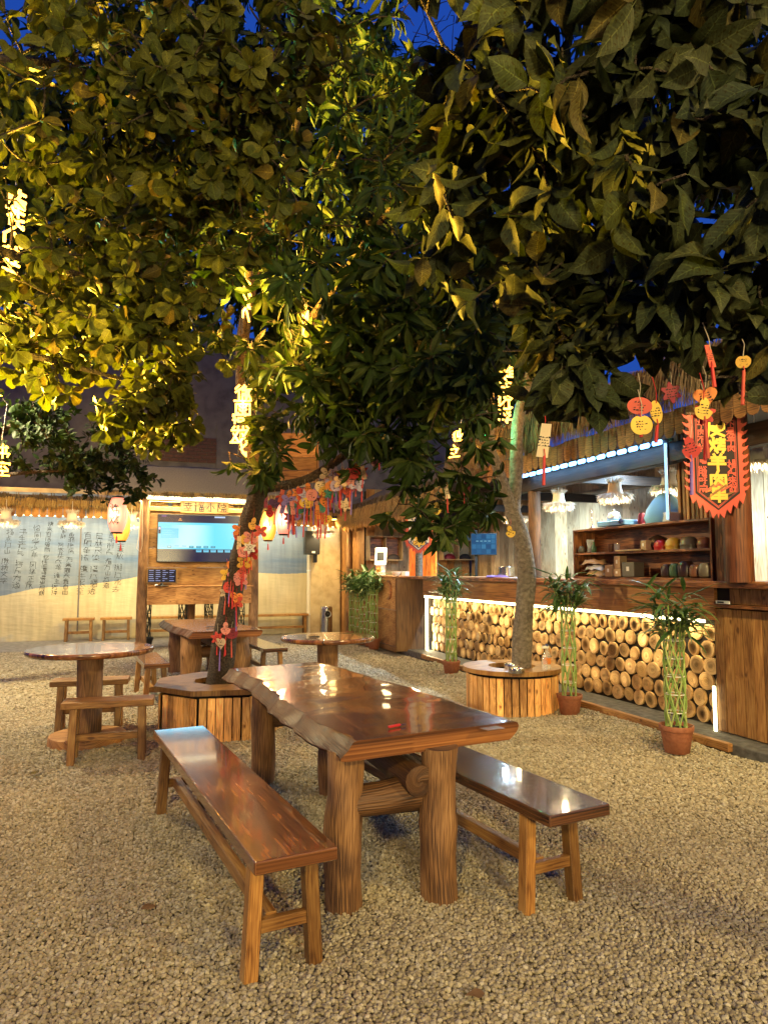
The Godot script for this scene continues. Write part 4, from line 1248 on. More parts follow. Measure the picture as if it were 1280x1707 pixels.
func build_furniture():
	var tb_ = slab_table("large glossy live-edge slab table in front on thick round log legs", Vector3(1.30, 0, -4.65), 0.0, 2.78, [-0.30, -0.37, -0.38, -0.42, -0.42, -0.43, -0.44, -0.49, -0.56], [0.64, 0.60, 0.57, 0.53, 0.48, 0.42, 0.37, 0.31, 0.24], Vector2(-0.14, -0.22), 61,
		[Vector3(-0.325, 0, 1.28), Vector3(0.15, 0, 1.36), Vector3(-0.36, 0, -0.84), Vector3(0.08, 0, -0.42)], 0.09)
	slab_table("dark live-edge slab table behind the left tree, before the television", Vector3(1.02, 0, -10.9), 0.10, 2.6, [-0.42, -0.45, -0.5, -0.52, -0.5, -0.48], [0.5, 0.52, 0.5, 0.46, 0.48, 0.5], Vector2(0.03, 0.0), 67,
		[Vector3(-0.38, 0, 0.75), Vector3(0.3, 0, 0.8), Vector3(-0.3, 0, -0.85), Vector3(0.3, 0, -0.85)], 0.14)
	bench("bench", "long varnished bench left of the large slab table, nearest the camera", Vector3(0.462, 0, -3.99), 0.128, 2.46, 0.345, 0.17, "long wooden benches", "varnished_wood")
	bench("bench", "long varnished bench on the right side of the large slab table", Vector3(1.79, 0, -4.05), 0.14, 2.46, 0.37, 0.22, "long wooden benches")
	bench("bench", "bench on the right of the dark slab table, beside the tagged trunk", Vector3(1.78, 0, -11.1), 0.10, 2.2, 0.36, 0.2, "long wooden benches")
	round_table("round wooden table with two stools, on a disc base, at the far left", Vector3(-0.40, 0, -7.28), 0.57, 0.87)
	round_table("round wooden table between the plywood counter block and the large slab table", Vector3(2.04, 0, -7.70), 0.52, 0.87)
	bench("stool", "front stool beside the left round table, its top lit warm", Vector3(-0.20, 0, -6.58), PI / 2 - 0.06, 0.74, 0.27, 0.09, "short stools round the left table", "honey0")
	bench("stool", "rear stool beside the left round table, behind its post", Vector3(-0.42, 0, -7.86), PI / 2 - 0.08, 0.74, 0.27, 0.09, "short stools round the left table", "honey1")
	bench("bench", "bench seen end on between the left round table and the tagged tree", Vector3(0.19, 0, -9.45), 0.1, 1.25, 0.3, 0.12, "long wooden benches", "varnished_wood_b")
	var ws = ["low bench against the wall under the poem, left one of the row", "low bench against the wall beside the left television post", "low bench along the wall behind the television stand", "low bench along the wall between the television and the downpipe"]
	var wx = [[-1.22, 0.66], [-0.43, 0.68], [0.95, 1.7], [3.0, 2.1]]
	for k in 4:
		bench("wall_bench", ws[k], Vector3(wx[k][0], 0.025, -17.28), PI / 2, wx[k][1], 0.3, 0.07, "low benches along the painted wall", "honey2", 0.52, 0.0)
	# on the big table
	var pk = thing("bottle_opener", "small dark red folding opener lying on the large slab table", "bottle opener", Vector3(1.26, 0.803, -3.42), 0.4)
	put(pk, "body", bx(Vector3(0.085, 0.013, 0.018), 0.005), M.ribbon, T(Vector3(0, 0.007, 0)))
	put(pk, "blade", bx(Vector3(0.045, 0.004, 0.012), 0.001), M.steel, T(Vector3(0.055, 0.007, 0.002)))
	var cd = thing("paper_label", "small worn label stuck near the right corner of the large table", "label", Vector3(1.72, 0.804, -3.23), 0.2)
	put(cd, "card", bx(Vector3(0.11, 0.002, 0.07), 0.0), M.honey3)
	var fl = [[Vector3(-0.72, 0.012, -6.3), "dry brown leaf on the gravel before the left round table's disc base"], [Vector3(0.05, 0.012, -3.6), "dry curled leaf on the gravel left of the near bench"], [Vector3(2.9, 0.012, -3.9), "dry brown leaf on the open gravel right of the far bench"], [Vector3(3.6, 0.012, -5.9), "yellowed leaf on the gravel between the round planter and the near pot"], [Vector3(1.2, 0.012, -2.5), "small yellowed leaf on the gravel in front of the slab table legs"], [Vector3(-1.3, 0.012, -5.2), "dry leaf on the gravel at the left edge of the picture"]]
	for k in fl.size():
		var lf = thing("fallen_leaf", fl[k][1], "leaf", fl[k][0], 0.0, "dry leaves fallen on the gravel")
		put(lf, "blade", leaf_set("broad" if k % 2 else "sea")[k % 4], M.dry_leaf if k % 3 else M.leaf_sea3, Transform3D(Basis.from_euler(Vector3(-0.12, k * 1.9, 0.2)).scaled_local(Vector3.ONE * [0.12, 0.1, 0.11, 0.1, 0.08, 0.12][k]), Vector3.ZERO))
	var ot = thing("bottle_opener", "dark bottle opener lying on the middle round table", "bottle opener", Vector3(1.86, 0.873, -7.6), 0.2)
	put(ot, "body", bx(Vector3(0.13, 0.012, 0.03), 0.004), M.black_plastic, T(Vector3(0, 0.006, 0)))
	var o3 = thing("bottle_opener", "dark bottle opener lying on the slab table before the television", "bottle opener", Vector3(1.0, 0.808, -10.2), -0.1)
	put(o3, "body", bx(Vector3(0.13, 0.012, 0.03), 0.004), M.black_plastic, T(Vector3(0, 0.006, 0)))


# ------------------------------------------------------------------ planters and potted plants
func slat_planter(called: String, label: String, at: Vector3, r: float, h: float, sides: int, turn: float, hole: float) -> Node3D:
	var t = thing(called, label, "planter", at, turn)
	var per = int(TAU * r / 0.088)
	for k in per:
		var an = TAU * k / per
		var rr = r * 0.94
		if sides > 0:
			var sec = TAU / sides
			var da = fposmod(an, sec) - sec / 2
			rr = r * 0.94 * cos(sec / 2) / cos(da)
		var nrm = an
		if sides > 0: nrm = floorf(an / (TAU / sides)) * TAU / sides + PI / sides
		var w = TAU * r * 0.94 / per - 0.012
		put(t, "slat", bx(Vector3(0.02, h - 0.06, w), 0.004, Vector2(k * 0.31, k * 0.17)), M["gold%d" % (rng.randi() % 4)], Transform3D(Basis(Vector3.UP, -nrm), Vector3(cos(an) * rr, (h - 0.06) / 2 - 0.02, sin(an) * rr)))
	put(t, "drum", lt([Vector2(r * 0.84, h - 0.06), Vector2(r * 0.84, 0.0)], maxi(sides, 24)), M.shadow_gap)
	var n = sides if sides > 0 else 4
	for k in n:
		var sec = TAU / n
		var poly := PackedVector2Array()
		var st = 1 if sides > 0 else 8
		for q in st + 1: poly.append(Vector2(cos(sec * (k + float(q) / st)), sin(sec * (k + float(q) / st))) * r * 1.03)
		for q in range(st, -1, -1): poly.append(Vector2(cos(sec * (k + float(q) / st)), sin(sec * (k + float(q) / st))) * hole)
		put(t, "rim_board", pr(poly, 0.05), M.honey3 if sides > 0 else M.honey0, Transform3D(Basis(Vector3.RIGHT, -PI / 2), Vector3(0, h + rf(0, 0.002), 0)))
	put(t, "soil", lt([Vector2(0, h - 0.12), Vector2(r * 0.8, h - 0.13)], 20), M.soil)
	return t

func build_planters():
	slat_planter("tree_bench", "octagonal slatted planter seat round the tagged leaning tree", Vector3(0.86, 0, -7.5), 0.68, 0.47, 8, 0.25, 0.3)
	slat_planter("tree_planter", "round slatted planter with a plank rim round the right tree", Vector3(4.22, 0, -7.42), 0.56, 0.48, 0, 0.4, 0.28)
	for k in 2:
		var a = thing("steel_ashtray", ["steel ring ashtray on the planter rim, left of the pair", "steel ring ashtray on the planter rim, closer to the bottles"][k], "ashtray", [Vector3(3.96, 0.483, -7.66), Vector3(4.09, 0.483, -7.84)][k] + Vector3(0.0, 0, 0.8 - 0.14 * k), 0.0, "steel ashtrays on the round planter")
		put(a, "ring", lt([Vector2(0.085, 0.0), Vector2(0.092, 0.002), Vector2(0.092, 0.05), Vector2(0.086, 0.054), Vector2(0.08, 0.05), Vector2(0.078, 0.006), Vector2(0, 0.006)], 20), M.steel)
	var bt = thing("spray_bottle", "clear spray bottle with a blue cap on the round planter rim", "bottle", Vector3(4.44, 0.482, -7.0))
	put(bt, "body", lt([Vector2(0, 0), Vector2(0.042, 0), Vector2(0.044, 0.02), Vector2(0.044, 0.16), Vector2(0.03, 0.19), Vector2(0.014, 0.21), Vector2(0.014, 0.23)], 14), M.glass)
	put(bt, "label_band", lt([Vector2(0.0446, 0.06), Vector2(0.0446, 0.13)], 14), M.paper_orange)
	put(bt, "nozzle", bx(Vector3(0.09, 0.035, 0.03), 0.01), M.white_plastic, T(Vector3(-0.02, 0.25, 0)))
	put(bt, "cap", lt([Vector2(0.016, 0.26), Vector2(0.016, 0.285), Vector2(0, 0.29)], 10), M.paper_navy)
	var b2 = thing("water_bottle", "small clear bottle in front of the spray bottle", "bottle", Vector3(4.36, 0.482, -6.93))
	put(b2, "body", lt([Vector2(0, 0), Vector2(0.035, 0), Vector2(0.036, 0.1), Vector2(0.02, 0.125), Vector2(0.014, 0.15)], 14), M.glass)
	put(b2, "cap", lt([Vector2(0.016, 0.15), Vector2(0.016, 0.168), Vector2(0, 0.17)], 10), M.white_plastic)
	# lucky bamboo in pots
	var proto = lattice_plant("woven_bamboo_plant", "potted woven bamboo plant nearest the camera, at the right end of the log panel", 0.145, 0.235, 0.78, 0.085, M.terracotta, 1)
	proto.position = Vector3(4.5, 0.02, -5.05)
	var p2 = lattice_plant("woven_bamboo_plant", "potted woven bamboo plant at the right of the round planter", 0.14, 0.22, 0.95, 0.075, M.terracotta, 2)
	p2.position = Vector3(4.58, 0.01, -6.78)
	var p3 = lattice_plant("woven_bamboo_plant", "potted woven bamboo plant at the far left end of the lit log panel", 0.14, 0.22, 0.95, 0.08, M.terracotta, 3)
	p3.position = Vector3(4.62, 0.0, -9.98)
	var lab = ["first from the corner post", "second from the corner post", "third from the corner post", "fourth from the corner post", "in front by the moon"]
	for k in 5:
		dup([p2, p3, proto][k % 3], "woven bamboo plant in the row by the counter block, " + lab[k], [Vector3(4.72, 0, -15.6), Vector3(4.72, 0, -15.15), Vector3(4.7, 0, -14.7), Vector3(4.7, 0, -14.25), Vector3(4.62, 0, -13.75)][k], k * 1.3 + 0.4)
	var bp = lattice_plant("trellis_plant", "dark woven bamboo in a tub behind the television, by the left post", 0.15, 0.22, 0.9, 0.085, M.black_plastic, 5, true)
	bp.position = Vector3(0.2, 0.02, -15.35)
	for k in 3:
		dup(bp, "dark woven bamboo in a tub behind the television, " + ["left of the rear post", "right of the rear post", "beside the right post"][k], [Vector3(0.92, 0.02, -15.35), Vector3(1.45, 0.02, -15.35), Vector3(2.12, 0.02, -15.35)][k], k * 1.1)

# stems woven into a tube with tie rings and tufts of blade leaves
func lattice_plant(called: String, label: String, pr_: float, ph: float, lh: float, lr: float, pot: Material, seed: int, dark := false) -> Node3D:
	var r := RandomNumberGenerator.new()
	r.seed = seed * 77
	var t = thing(called, label, "potted plant", Vector3.ZERO, 0.0, "trellis plants behind the television" if dark else "woven bamboo plants in pots")
	put(t, "pot", lt([Vector2(0, 0), Vector2(pr_ * 0.72, 0), Vector2(pr_ * 0.92, ph * 0.78), Vector2(pr_ * 0.93, ph * 0.80), Vector2(pr_, ph * 0.82), Vector2(pr_ * 1.02, ph), Vector2(pr_ * 0.93, ph), Vector2(pr_ * 0.88, ph * 0.86)], 22), pot)
	put(t, "soil", lt([Vector2(0, ph * 0.9), Vector2(pr_ * 0.9, ph * 0.87)], 14), M.soil)
	var tops := []
	var n = 7
	for d in [1.0, -1.0]:
		for k in n:
			var pts := []
			var rad := []
			for q in 13:
				var f = q / 12.0
				var an = TAU * (k + (0.25 if d < 0 else 0.0)) / n + d * f * 2.6
				var rr = lr * (1.0 + 0.06 * sin(q * 2.1 + k) + 0.02 * d)
				pts.append(Vector3(cos(an) * rr, ph * 0.85 + f * lh, sin(an) * rr))
				rad.append(0.0075 * (1.15 if q % 3 == 0 else 1.0))
			var last: Vector3 = pts[12]
			var lean = Vector3(last.x, 0, last.z).normalized()
			for q in 2:
				pts.append(last + Vector3(0, 0.11 * (q + 1) * r.randf_range(0.7, 1.4), 0) + lean * 0.035 * (q + 1) * r.randf_range(0.3, 1.5))
				rad.append(0.006)
			tops.append([pts[12], pts[14], lean])
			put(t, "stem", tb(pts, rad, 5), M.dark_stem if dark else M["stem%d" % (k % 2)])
	for k in 5:
		var y = ph + lh * (0.14 + 0.2 * k)
		var pts := []
		var rad := []
		for q in 15:
			pts.append(Vector3(cos(TAU * q / 14.0), 0, sin(TAU * q / 14.0)) * (lr * 0.96) + Vector3(0, y, 0)); rad.append(0.005)
		put(t, "tie_ring", tb(pts, rad, 4), M.dark_metal if dark else M.white_plastic)
	var leaf = blade_leaf()
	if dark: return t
	for e in tops:
		var m = 8 + r.randi() % 4
		for k in m:
			var f = float(k) / m
			var p: Vector3 = e[0].lerp(e[1], 0.15 + 1.5 * f)
			var an = r.randf() * TAU
			var dirv = (Vector3(cos(an), r.randf_range(0.1, 1.0), sin(an)) + e[2] * 0.5).normalized()
			var s = r.randf_range(0.2, 0.36)
			put(t, "leaf", leaf[r.randi() % 3], M["blade%d" % (r.randi() % 3)], leaf_xf(p, dirv, Vector3.UP, s, s * r.randf_range(0.8, 1.2)))
	return t


# ------------------------------------------------------------------ leaves
func leaf_pic(veins: int, light: Color, body: Color, spots: bool) -> ImageTexture:
	var w = 128
	var h = 64
	var n := noise(veins * 7 + 1, 0.05, 4)
	var im := Image.create_empty(w, h, false, Image.FORMAT_RGB8)
	for y in h:
		for x in w:
			var v = absf(float(y) / (h - 1) - 0.5) * 2.0
			var u = float(x) / w
			var c = body * (0.82 + 0.36 * (0.5 + 0.5 * n.get_noise_2d(x * 1.3, y * 1.3)))
			var f = fposmod((u - v * 0.16) * veins, 1.0)
			var d = absf(f - 0.5)
			c = c.lerp(light, 0.55 * clampf(1.0 - d * 9.0, 0, 1) * (1.0 - v * 0.7))
			c = c.lerp(body * 0.75, 0.35 * clampf(1.0 - absf(d - 0.25) * 8.0, 0, 1))
			c = c.lerp(light, clampf(1.0 - v * 16.0, 0, 1))
			if spots and n.get_noise_2d(x * 2.0 + 300, y * 2.0) > 0.38: c = c.lerp(Color(0.45, 0.32, 0.12), 0.7)
			im.set_pixel(x, y, Color(c.r, c.g, c.b))
	return ImageTexture.create_from_image(im)

var leaf_tone := {
	"sea": [Color(0.15, 0.16, 0.034), Color(0.2, 0.205, 0.042), Color(0.115, 0.14, 0.036), Color(0.26, 0.19, 0.045)],
	"mango": [Color(0.07, 0.115, 0.036), Color(0.095, 0.145, 0.044), Color(0.125, 0.155, 0.044), Color(0.05, 0.085, 0.03)],
	"broad": [Color(0.115, 0.135, 0.07), Color(0.15, 0.165, 0.085), Color(0.09, 0.115, 0.06), Color(0.21, 0.17, 0.06)],
	"small": [Color(0.03, 0.055, 0.018), Color(0.045, 0.07, 0.02), Color(0.025, 0.045, 0.016), Color(0.05, 0.065, 0.02)],
}

func leaf_materials():
	var pics := {"sea": leaf_pic(9, Color(1.0, 0.98, 0.8), Color(0.68, 0.68, 0.64), true), "mango": leaf_pic(16, Color(1.0, 1.0, 0.8), Color(0.64, 0.67, 0.62), false), "broad": leaf_pic(8, Color(1.0, 1.0, 0.86), Color(0.62, 0.62, 0.59), true), "small": leaf_pic(8, Color.WHITE, Color(0.85, 0.86, 0.85), false)}
	for k in pics:
		for q in 5:
			var m = mat("leaf_%s%d" % [k, q], Color.WHITE, 0.52)
			m.metallic_specular = 0.24
			m.albedo_texture = pics[k]
			m.backlight_enabled = true
			m.backlight = Color(0.55, 0.6, 0.3)
			if q < 4: m.albedo_color = (leaf_tone[k][q] as Color).linear_to_srgb()
			else: m.vertex_color_use_as_albedo = true
	for q in 3:
		var b = mat("blade%d" % q, [lin(0.13, 0.26, 0.09), lin(0.18, 0.32, 0.12), lin(0.25, 0.38, 0.15)][q], 0.4)
		b.albedo_texture = pics["mango"]
		b.backlight_enabled = true
		b.backlight = Color(0.5, 0.6, 0.3)
	mat("stem0", lin(0.24, 0.38, 0.09), 0.4)
	mat("stem1", lin(0.33, 0.42, 0.13), 0.4)
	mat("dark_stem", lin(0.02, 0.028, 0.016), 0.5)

# a leaf one metre long along +z with its face up; width follows `prof`
func leaf_mesh(prof: Array, ratio: float, droop: float, fold: float, wave: float, seed: float, petiole := 0.1) -> ArrayMesh:
	var g := G.new()
	var P := PackedVector3Array()
	var UV := PackedVector2Array()
	var ns = 7
	for j in ns + 1:
		var t = float(j) / ns
		var z = petiole + t * (1.0 - petiole)
		var f = t * (prof.size() - 1)
		var k = mini(int(f), prof.size() - 2)
		var hw = lerpf(prof[k], prof[k + 1], f - k) * ratio * 0.5
		var y = -droop * t * t + 0.02 * sin(t * 7.0 + seed)
		for q in 5:
			var s = (q - 2) / 2.0
			P.append(Vector3(s * hw, y + absf(s) * hw * fold + wave * hw * sin(t * 11.0 + s * 2.0 + seed) * absf(s), z - droop * 0.35 * t * t * t))
			UV.append(Vector2(t, 0.5 + s * 0.5))
	g.grid(P, 5, ns + 1, UV, true)
	# stalk
	g.quad(Vector3(-0.008, 0, 0), Vector3(0.008, 0, 0), Vector3(0.006, 0, petiole + 0.02), Vector3(-0.006, 0, petiole + 0.02), Vector3.UP, Vector2(0, 0.5), Vector2(0, 0.5), Vector2(0.1, 0.5), Vector2(0.1, 0.5))
	return g.mesh()

func leaf_set(kind: String) -> Array:
	if cache.has("leaf_" + kind): return cache["leaf_" + kind]
	var out := []
	for k in 4:
		var d = [0.12, 0.3, 0.45, 0.22][k]
		match kind:
			"sea": out.append(leaf_mesh([0.10, 0.34, 0.58, 0.80, 0.97, 1.0, 0.84, 0.10], 0.56, d * 0.8, 0.25, 0.10, k * 2.0, 0.07))
			"mango": out.append(leaf_mesh([0.12, 0.6, 0.92, 1.0, 0.95, 0.78, 0.5, 0.02], 0.235, d, 0.35, 0.14, k * 2.0, 0.12))
			"broad": out.append(leaf_mesh([0.16, 0.68, 0.95, 1.0, 0.9, 0.68, 0.34, 0.02], 0.45, d * 0.9, 0.3, 0.12, k * 2.0, 0.12))
			"small": out.append(leaf_mesh([0.1, 0.6, 0.95, 1.0, 0.9, 0.7, 0.4, 0.02], 0.42, d * 0.5, 0.2, 0.05, k * 2.0, 0.08))
	cache["leaf_" + kind] = out
	return out

func blade_leaf() -> Array:
	if not cache.has("blade"):
		var out := []
		for k in 3: out.append(leaf_mesh([0.3, 0.85, 1.0, 0.95, 0.8, 0.58, 0.32, 0.01], 0.15, [0.35, 0.6, 0.2][k], 0.35, 0.05, k, 0.03))
		cache["blade"] = out
	return cache["blade"]

func leaf_xf(p: Vector3, dirv: Vector3, up: Vector3, l: float, w: float) -> Transform3D:
	var z = dirv.normalized()
	var x = up.cross(z)
	if x.length() < 0.05: x = Vector3.RIGHT.cross(z)
	x = x.normalized()
	return Transform3D(Basis(x * w, z.cross(x) * l, z * l), p)


# ------------------------------------------------------------------ trees
# limbs: polylines with radii, first one is the trunk. blobs: [centre, radii, twigs]
func tree(called: String, label: String, limbs: Array, blobs: Array, kind: String, len0: float, len1: float, bark: String, seed: int, keep := 300):
	var r := RandomNumberGenerator.new()
	r.seed = seed
	var base: Vector3 = limbs[0][0][0]
	var t = thing(called, label, "tree", base)
	var nodes := []
	for k in limbs.size():
		var pts := []
		for p in limbs[k][0]: pts.append(p - base)
		# smooth the polyline
		var fine := []
		var rad := []
		var n = pts.size()
		for q in n - 1:
			for s in 4:
				var f = s / 4.0
				fine.append(pts[q].cubic_interpolate(pts[q + 1], pts[maxi(q - 1, 0)], pts[mini(q + 2, n - 1)], f))
				rad.append(lerpf(limbs[k][1][q], limbs[k][1][q + 1], f))
		fine.append(pts[n - 1]); rad.append(limbs[k][1][n - 1])
		put(t, "trunk" if k == 0 else "limb", tb(fine, rad, 18, 0.085, seed + k), M[bark])
		for q in fine.size():
			if limbs[k].size() > 2 or q * 2 > fine.size(): nodes.append(fine[q] + base)
	# twig ends
	var ends := []
	var turn = Basis(Vector3.UP, -0.3386)
	for b in blobs:
		for k in b[2]:
			var v = Vector3(r.randfn(0, 1), r.randfn(0, 1), r.randfn(0, 1)).normalized() * pow(r.randf(), 0.4)
			ends.append(b[0] + turn * Vector3(v.x * b[1].x, v.y * b[1].y, v.z * b[1].z) * 1.08)
	var order := []
	for e in ends:
		var best = 1e9
		for q in nodes: best = minf(best, e.distance_squared_to(q))
		order.append([best, e])
	order.sort_custom(func(a, b): return a[0] < b[0])
	var tw := G.new()
	var leaves := []
	for o in order:
		var e: Vector3 = o[1]
		var best = 1e9
		var from: Vector3 = nodes[0]
		for q in nodes:
			var d = e.distance_squared_to(q) + (0.25 if q.y > e.y + 0.3 else 0.0)
			if d < best and d > 0.004:
				best = d; from = q
		var mid = from.lerp(e, 0.5) + Vector3(r.randf_range(-1, 1), r.randf_range(-0.3, 1.2), r.randf_range(-1, 1)) * 0.09 * from.distance_to(e)
		var thick = clampf(0.004 + 0.006 * from.distance_to(e), 0.004, 0.016)
		tw.tube([from - base, mid - base, e - base], [thick * 1.3, thick, 0.0035], 5, false)
		if from.distance_to(e) > 0.15: nodes.append(mid)
		nodes.append(e)
		var dirv = (e - mid).normalized()
		var m: int
		match kind:
			"sea": m = 7 + r.randi() % 4
			"mango": m = 9 + r.randi() % 6
			"broad": m = 6 + r.randi() % 4
			_: m = 11 + r.randi() % 6
		var axis_x = dirv.cross(Vector3.UP if absf(dirv.y) < 0.9 else Vector3.RIGHT).normalized()
		var axis_y = axis_x.cross(dirv)
		for k in m:
			var an = k * 2.399 + r.randf_range(-0.3, 0.3)
			var outw = axis_x * cos(an) + axis_y * sin(an)
			var open: float
			var back: float
			var droop: float
			match kind:
				"sea": open = r.randf_range(0.7, 1.3); back = r.randf() * 0.05; droop = 0.15
				"mango": open = r.randf_range(0.9, 1.6); back = r.randf() * 0.10; droop = 0.45
				"broad": open = r.randf_range(0.7, 1.35); back = r.randf() * 0.26; droop = 0.45
				_: open = r.randf_range(0.6, 1.4); back = r.randf() * 0.3; droop = 0.2
			var ld = (dirv * cos(open) + outw * sin(open) + Vector3(0, -droop * r.randf_range(0.3, 1.5), 0)).normalized()
			var up = (dirv + Vector3(0, 0.6, 0) + Vector3(r.randf_range(-1, 1), r.randf_range(-1, 1), r.randf_range(-1, 1)) * 0.35).normalized()
			var l = r.randf_range(len0, len1)
			leaves.append([leaf_xf(e - dirv * back - base, ld, up, l, l * r.randf_range(0.85, 1.15)), r.randi() % 4, 3 if r.randf() < 0.06 else r.randi() % 3, l])
	tag(put(t, "twigs", tw.mesh(), M[bark]), "", "", "", "stuff")
	# leaves are pruned away before the lit signs
	leaves = leaves.filter(func(lf): return not pruned(lf[0].origin + base))
	# the leaves that show largest are parts of their own
	var inv = cam_basis.inverse()
	var inw = t.position
	var rank := []
	for k in leaves.size():
		var q = inv * (leaves[k][0].origin + inw - eye)
		var seen = -q.z > 0.5 and absf(q.x) < -q.z * 0.57 and absf(q.y) < -q.z * 0.75
		rank.append([leaves[k][3] / maxf(-q.z, 0.5) if seen else 0.0, k])
	rank.sort_custom(func(a, b): return a[0] > b[0])
	var set_ = leaf_set(kind)
	var single := {}
	for k in mini(keep, rank.size()):
		if rank[k][0] <= 0.0: break
		single[rank[k][1]] = true
	var xfs := [[], [], [], []]
	var cols := [[], [], [], []]
	for k in leaves.size():
		var lf = leaves[k]
		if single.has(k):
			put(t, "leaf", set_[lf[1]], M["leaf_%s%d" % [kind, lf[2]]], lf[0])
		else:
			xfs[lf[1]].append(lf[0])
			cols[lf[1]].append((leaf_tone[kind][lf[2]] as Color) * r.randf_range(0.8, 1.2))
	for k in 4:
		if xfs[k].size(): many(t, "foliage", set_[k], M["leaf_%s4" % kind], xfs[k], cols[k])

func pruned(p: Vector3) -> bool:
	# gaps in the crowns where the sky shows
	if (p - eye).normalized().dot(Vector3(0.3020, 0.6458, -0.7013)) > 0.9993: return true
	for s in [[Vector3(0.93, 3.1, -6.97), 0.16, 0.36], [Vector3(-0.95, 4.1, -5.64), 0.12, 0.38], [Vector3(3.68, 3.5, -6.53), 0.12, 0.3], [Vector3(0.88, 4.1, -6.3), 0.07, 0.2], [Vector3(1.27, 3.7, -5.6), 0.07, 0.2], [Vector3(-1.58, 2.93, -9.3), 0.12, 0.3], [Vector3(4.74, 2.45, -4.72), 0.26, 0.42], [Vector3(4.04, 3.35, -8.5), 0.1, 0.25]]:
		var d = (eye - s[0]) * 0.75
		var f = clampf((p - s[0]).dot(d) / d.length_squared(), 0.0, 1.0)
		var q = p - s[0] - d * f
		if Vector2(q.x, q.z).length() < s[1] and absf(q.y) < s[2]: return true
	return false

func build_trees():
	var A := [
		[Vector3(-0.42, 3.66, -4.75), Vector3(0.85, 0.58, 0.80), 133],
		[Vector3(0.03, 3.28, -5.16), Vector3(0.56, 0.47, 0.60), 95],
		[Vector3(0.05, 2.77, -5.41), Vector3(0.36, 0.27, 0.40), 57],
		[Vector3(-0.82, 3.28, -5.46), Vector3(0.52, 0.47, 0.60), 76],
		[Vector3(-0.23, 4.19, -4.00), Vector3(0.84, 0.57, 0.70), 142],
		[Vector3(0.43, 4.06, -4.31), Vector3(0.53, 0.49, 0.60), 76],
		[Vector3(0.53, 4.56, -3.80), Vector3(0.55, 0.41, 0.50), 57],
		[Vector3(-0.64, 5.29, -4.04), Vector3(1.34, 0.40, 0.70), 76],
		[Vector3(-1.50, 4.01, -4.89), Vector3(0.56, 1.30, 0.70), 95],
	]
	var B := [
		[Vector3(1.50, 3.71, -4.81), Vector3(0.85, 0.49, 0.80), 60],
		[Vector3(1.42, 3.21, -5.74), Vector3(0.57, 0.47, 0.50), 30],
		[Vector3(1.95, 2.97, -4.30), Vector3(0.46, 0.46, 0.50), 34],
		[Vector3(1.97, 3.88, -4.42), Vector3(0.73, 0.47, 0.70), 50],
		[Vector3(2.91, 2.43, -6.14), Vector3(0.50, 0.38, 0.50), 24],
		[Vector3(1.03, 2.86, -6.87), Vector3(0.33, 0.21, 0.25), 7],
		[Vector3(0.79, 4.16, -5.45), Vector3(0.43, 0.29, 0.50), 18],
		[Vector3(1.40, 5.07, -5.15), Vector3(0.92, 0.72, 0.80), 60],
		[Vector3(1.95, 6.66, -5.88), Vector3(0.97, 0.63, 0.80), 50],
		[Vector3(1.64, 7.28, -5.29), Vector3(1.55, 0.67, 1.00), 40],
		[Vector3(2.17, 2.63, -6.17), Vector3(0.34, 0.23, 0.30), 10],
		[Vector3(1.69, 3.20, -5.22), Vector3(0.53, 0.34, 0.50), 34],
		[Vector3(2.02, 2.72, -5.15), Vector3(0.43, 0.34, 0.40), 28],
		[Vector3(1.63, 2.89, -5.91), Vector3(0.48, 0.27, 0.40), 18],
		[Vector3(1.19, 3.54, -6.21), Vector3(0.33, 0.39, 0.40), 14],
		[Vector3(2.63, 3.68, -4.85), Vector3(0.43, 0.43, 0.50), 30],
		[Vector3(2.51, 2.01, -6.10), Vector3(0.34, 0.17, 0.30), 7],
		[Vector3(2.93, 2.99, -5.65), Vector3(0.33, 0.33, 0.40), 14],
		[Vector3(0.98, 3.62, -6.9), Vector3(0.24, 0.34, 0.22), 8],
		[Vector3(1.17, 3.05, -6.95), Vector3(0.20, 0.30, 0.2), 8],
		[Vector3(1.10, 2.62, -6.95), Vector3(0.26, 0.12, 0.2), 7],
	]
	var C := [
		[Vector3(1.58, 3.46, -2.04), Vector3(0.63, 0.31, 0.40), 53],
		[Vector3(1.87, 2.91, -1.88), Vector3(0.37, 0.34, 0.40), 40],
		[Vector3(1.59, 3.28, -2.48), Vector3(0.47, 0.39, 0.40), 43],
		[Vector3(1.72, 2.74, -2.48), Vector3(0.41, 0.26, 0.35), 31],
		[Vector3(2.02, 2.51, -2.08), Vector3(0.33, 0.19, 0.30), 22],
		[Vector3(1.69, 2.38, -2.53), Vector3(0.23, 0.13, 0.25), 14],
		[Vector3(1.30, 3.66, -2.65), Vector3(0.21, 0.40, 0.30), 22],
		[Vector3(2.12, 2.23, -1.86), Vector3(0.15, 0.11, 0.25), 8],
		[Vector3(2.28, 2.94, -1.63), Vector3(0.33, 0.62, 0.50), 37],
		[Vector3(1.44, 3.91, -1.84), Vector3(0.79, 0.25, 0.50), 43],
		[Vector3(1.38, 3.16, -2.89), Vector3(0.28, 0.20, 0.30), 12],
	]
	var R := [
		[Vector3(3.82, 4.03, -6.52), Vector3(0.72, 0.46, 0.60), 26],
		[Vector3(4.19, 4.64, -5.91), Vector3(0.74, 0.50, 0.70), 22],
		[Vector3(3.80, 5.36, -6.20), Vector3(0.83, 0.64, 0.70), 24],
		[Vector3(4.87, 4.44, -5.48), Vector3(0.91, 0.66, 0.70), 24],
	]
	var E := [
		[Vector3(-1.14, 3.49, -10.34), Vector3(1.06, 0.57, 0.80), 130],
		[Vector3(-0.44, 2.96, -10.46), Vector3(0.84, 0.42, 0.60), 70],
		[Vector3(0.66, 4.53, -13.34), Vector3(0.67, 0.56, 0.60), 14],
	]
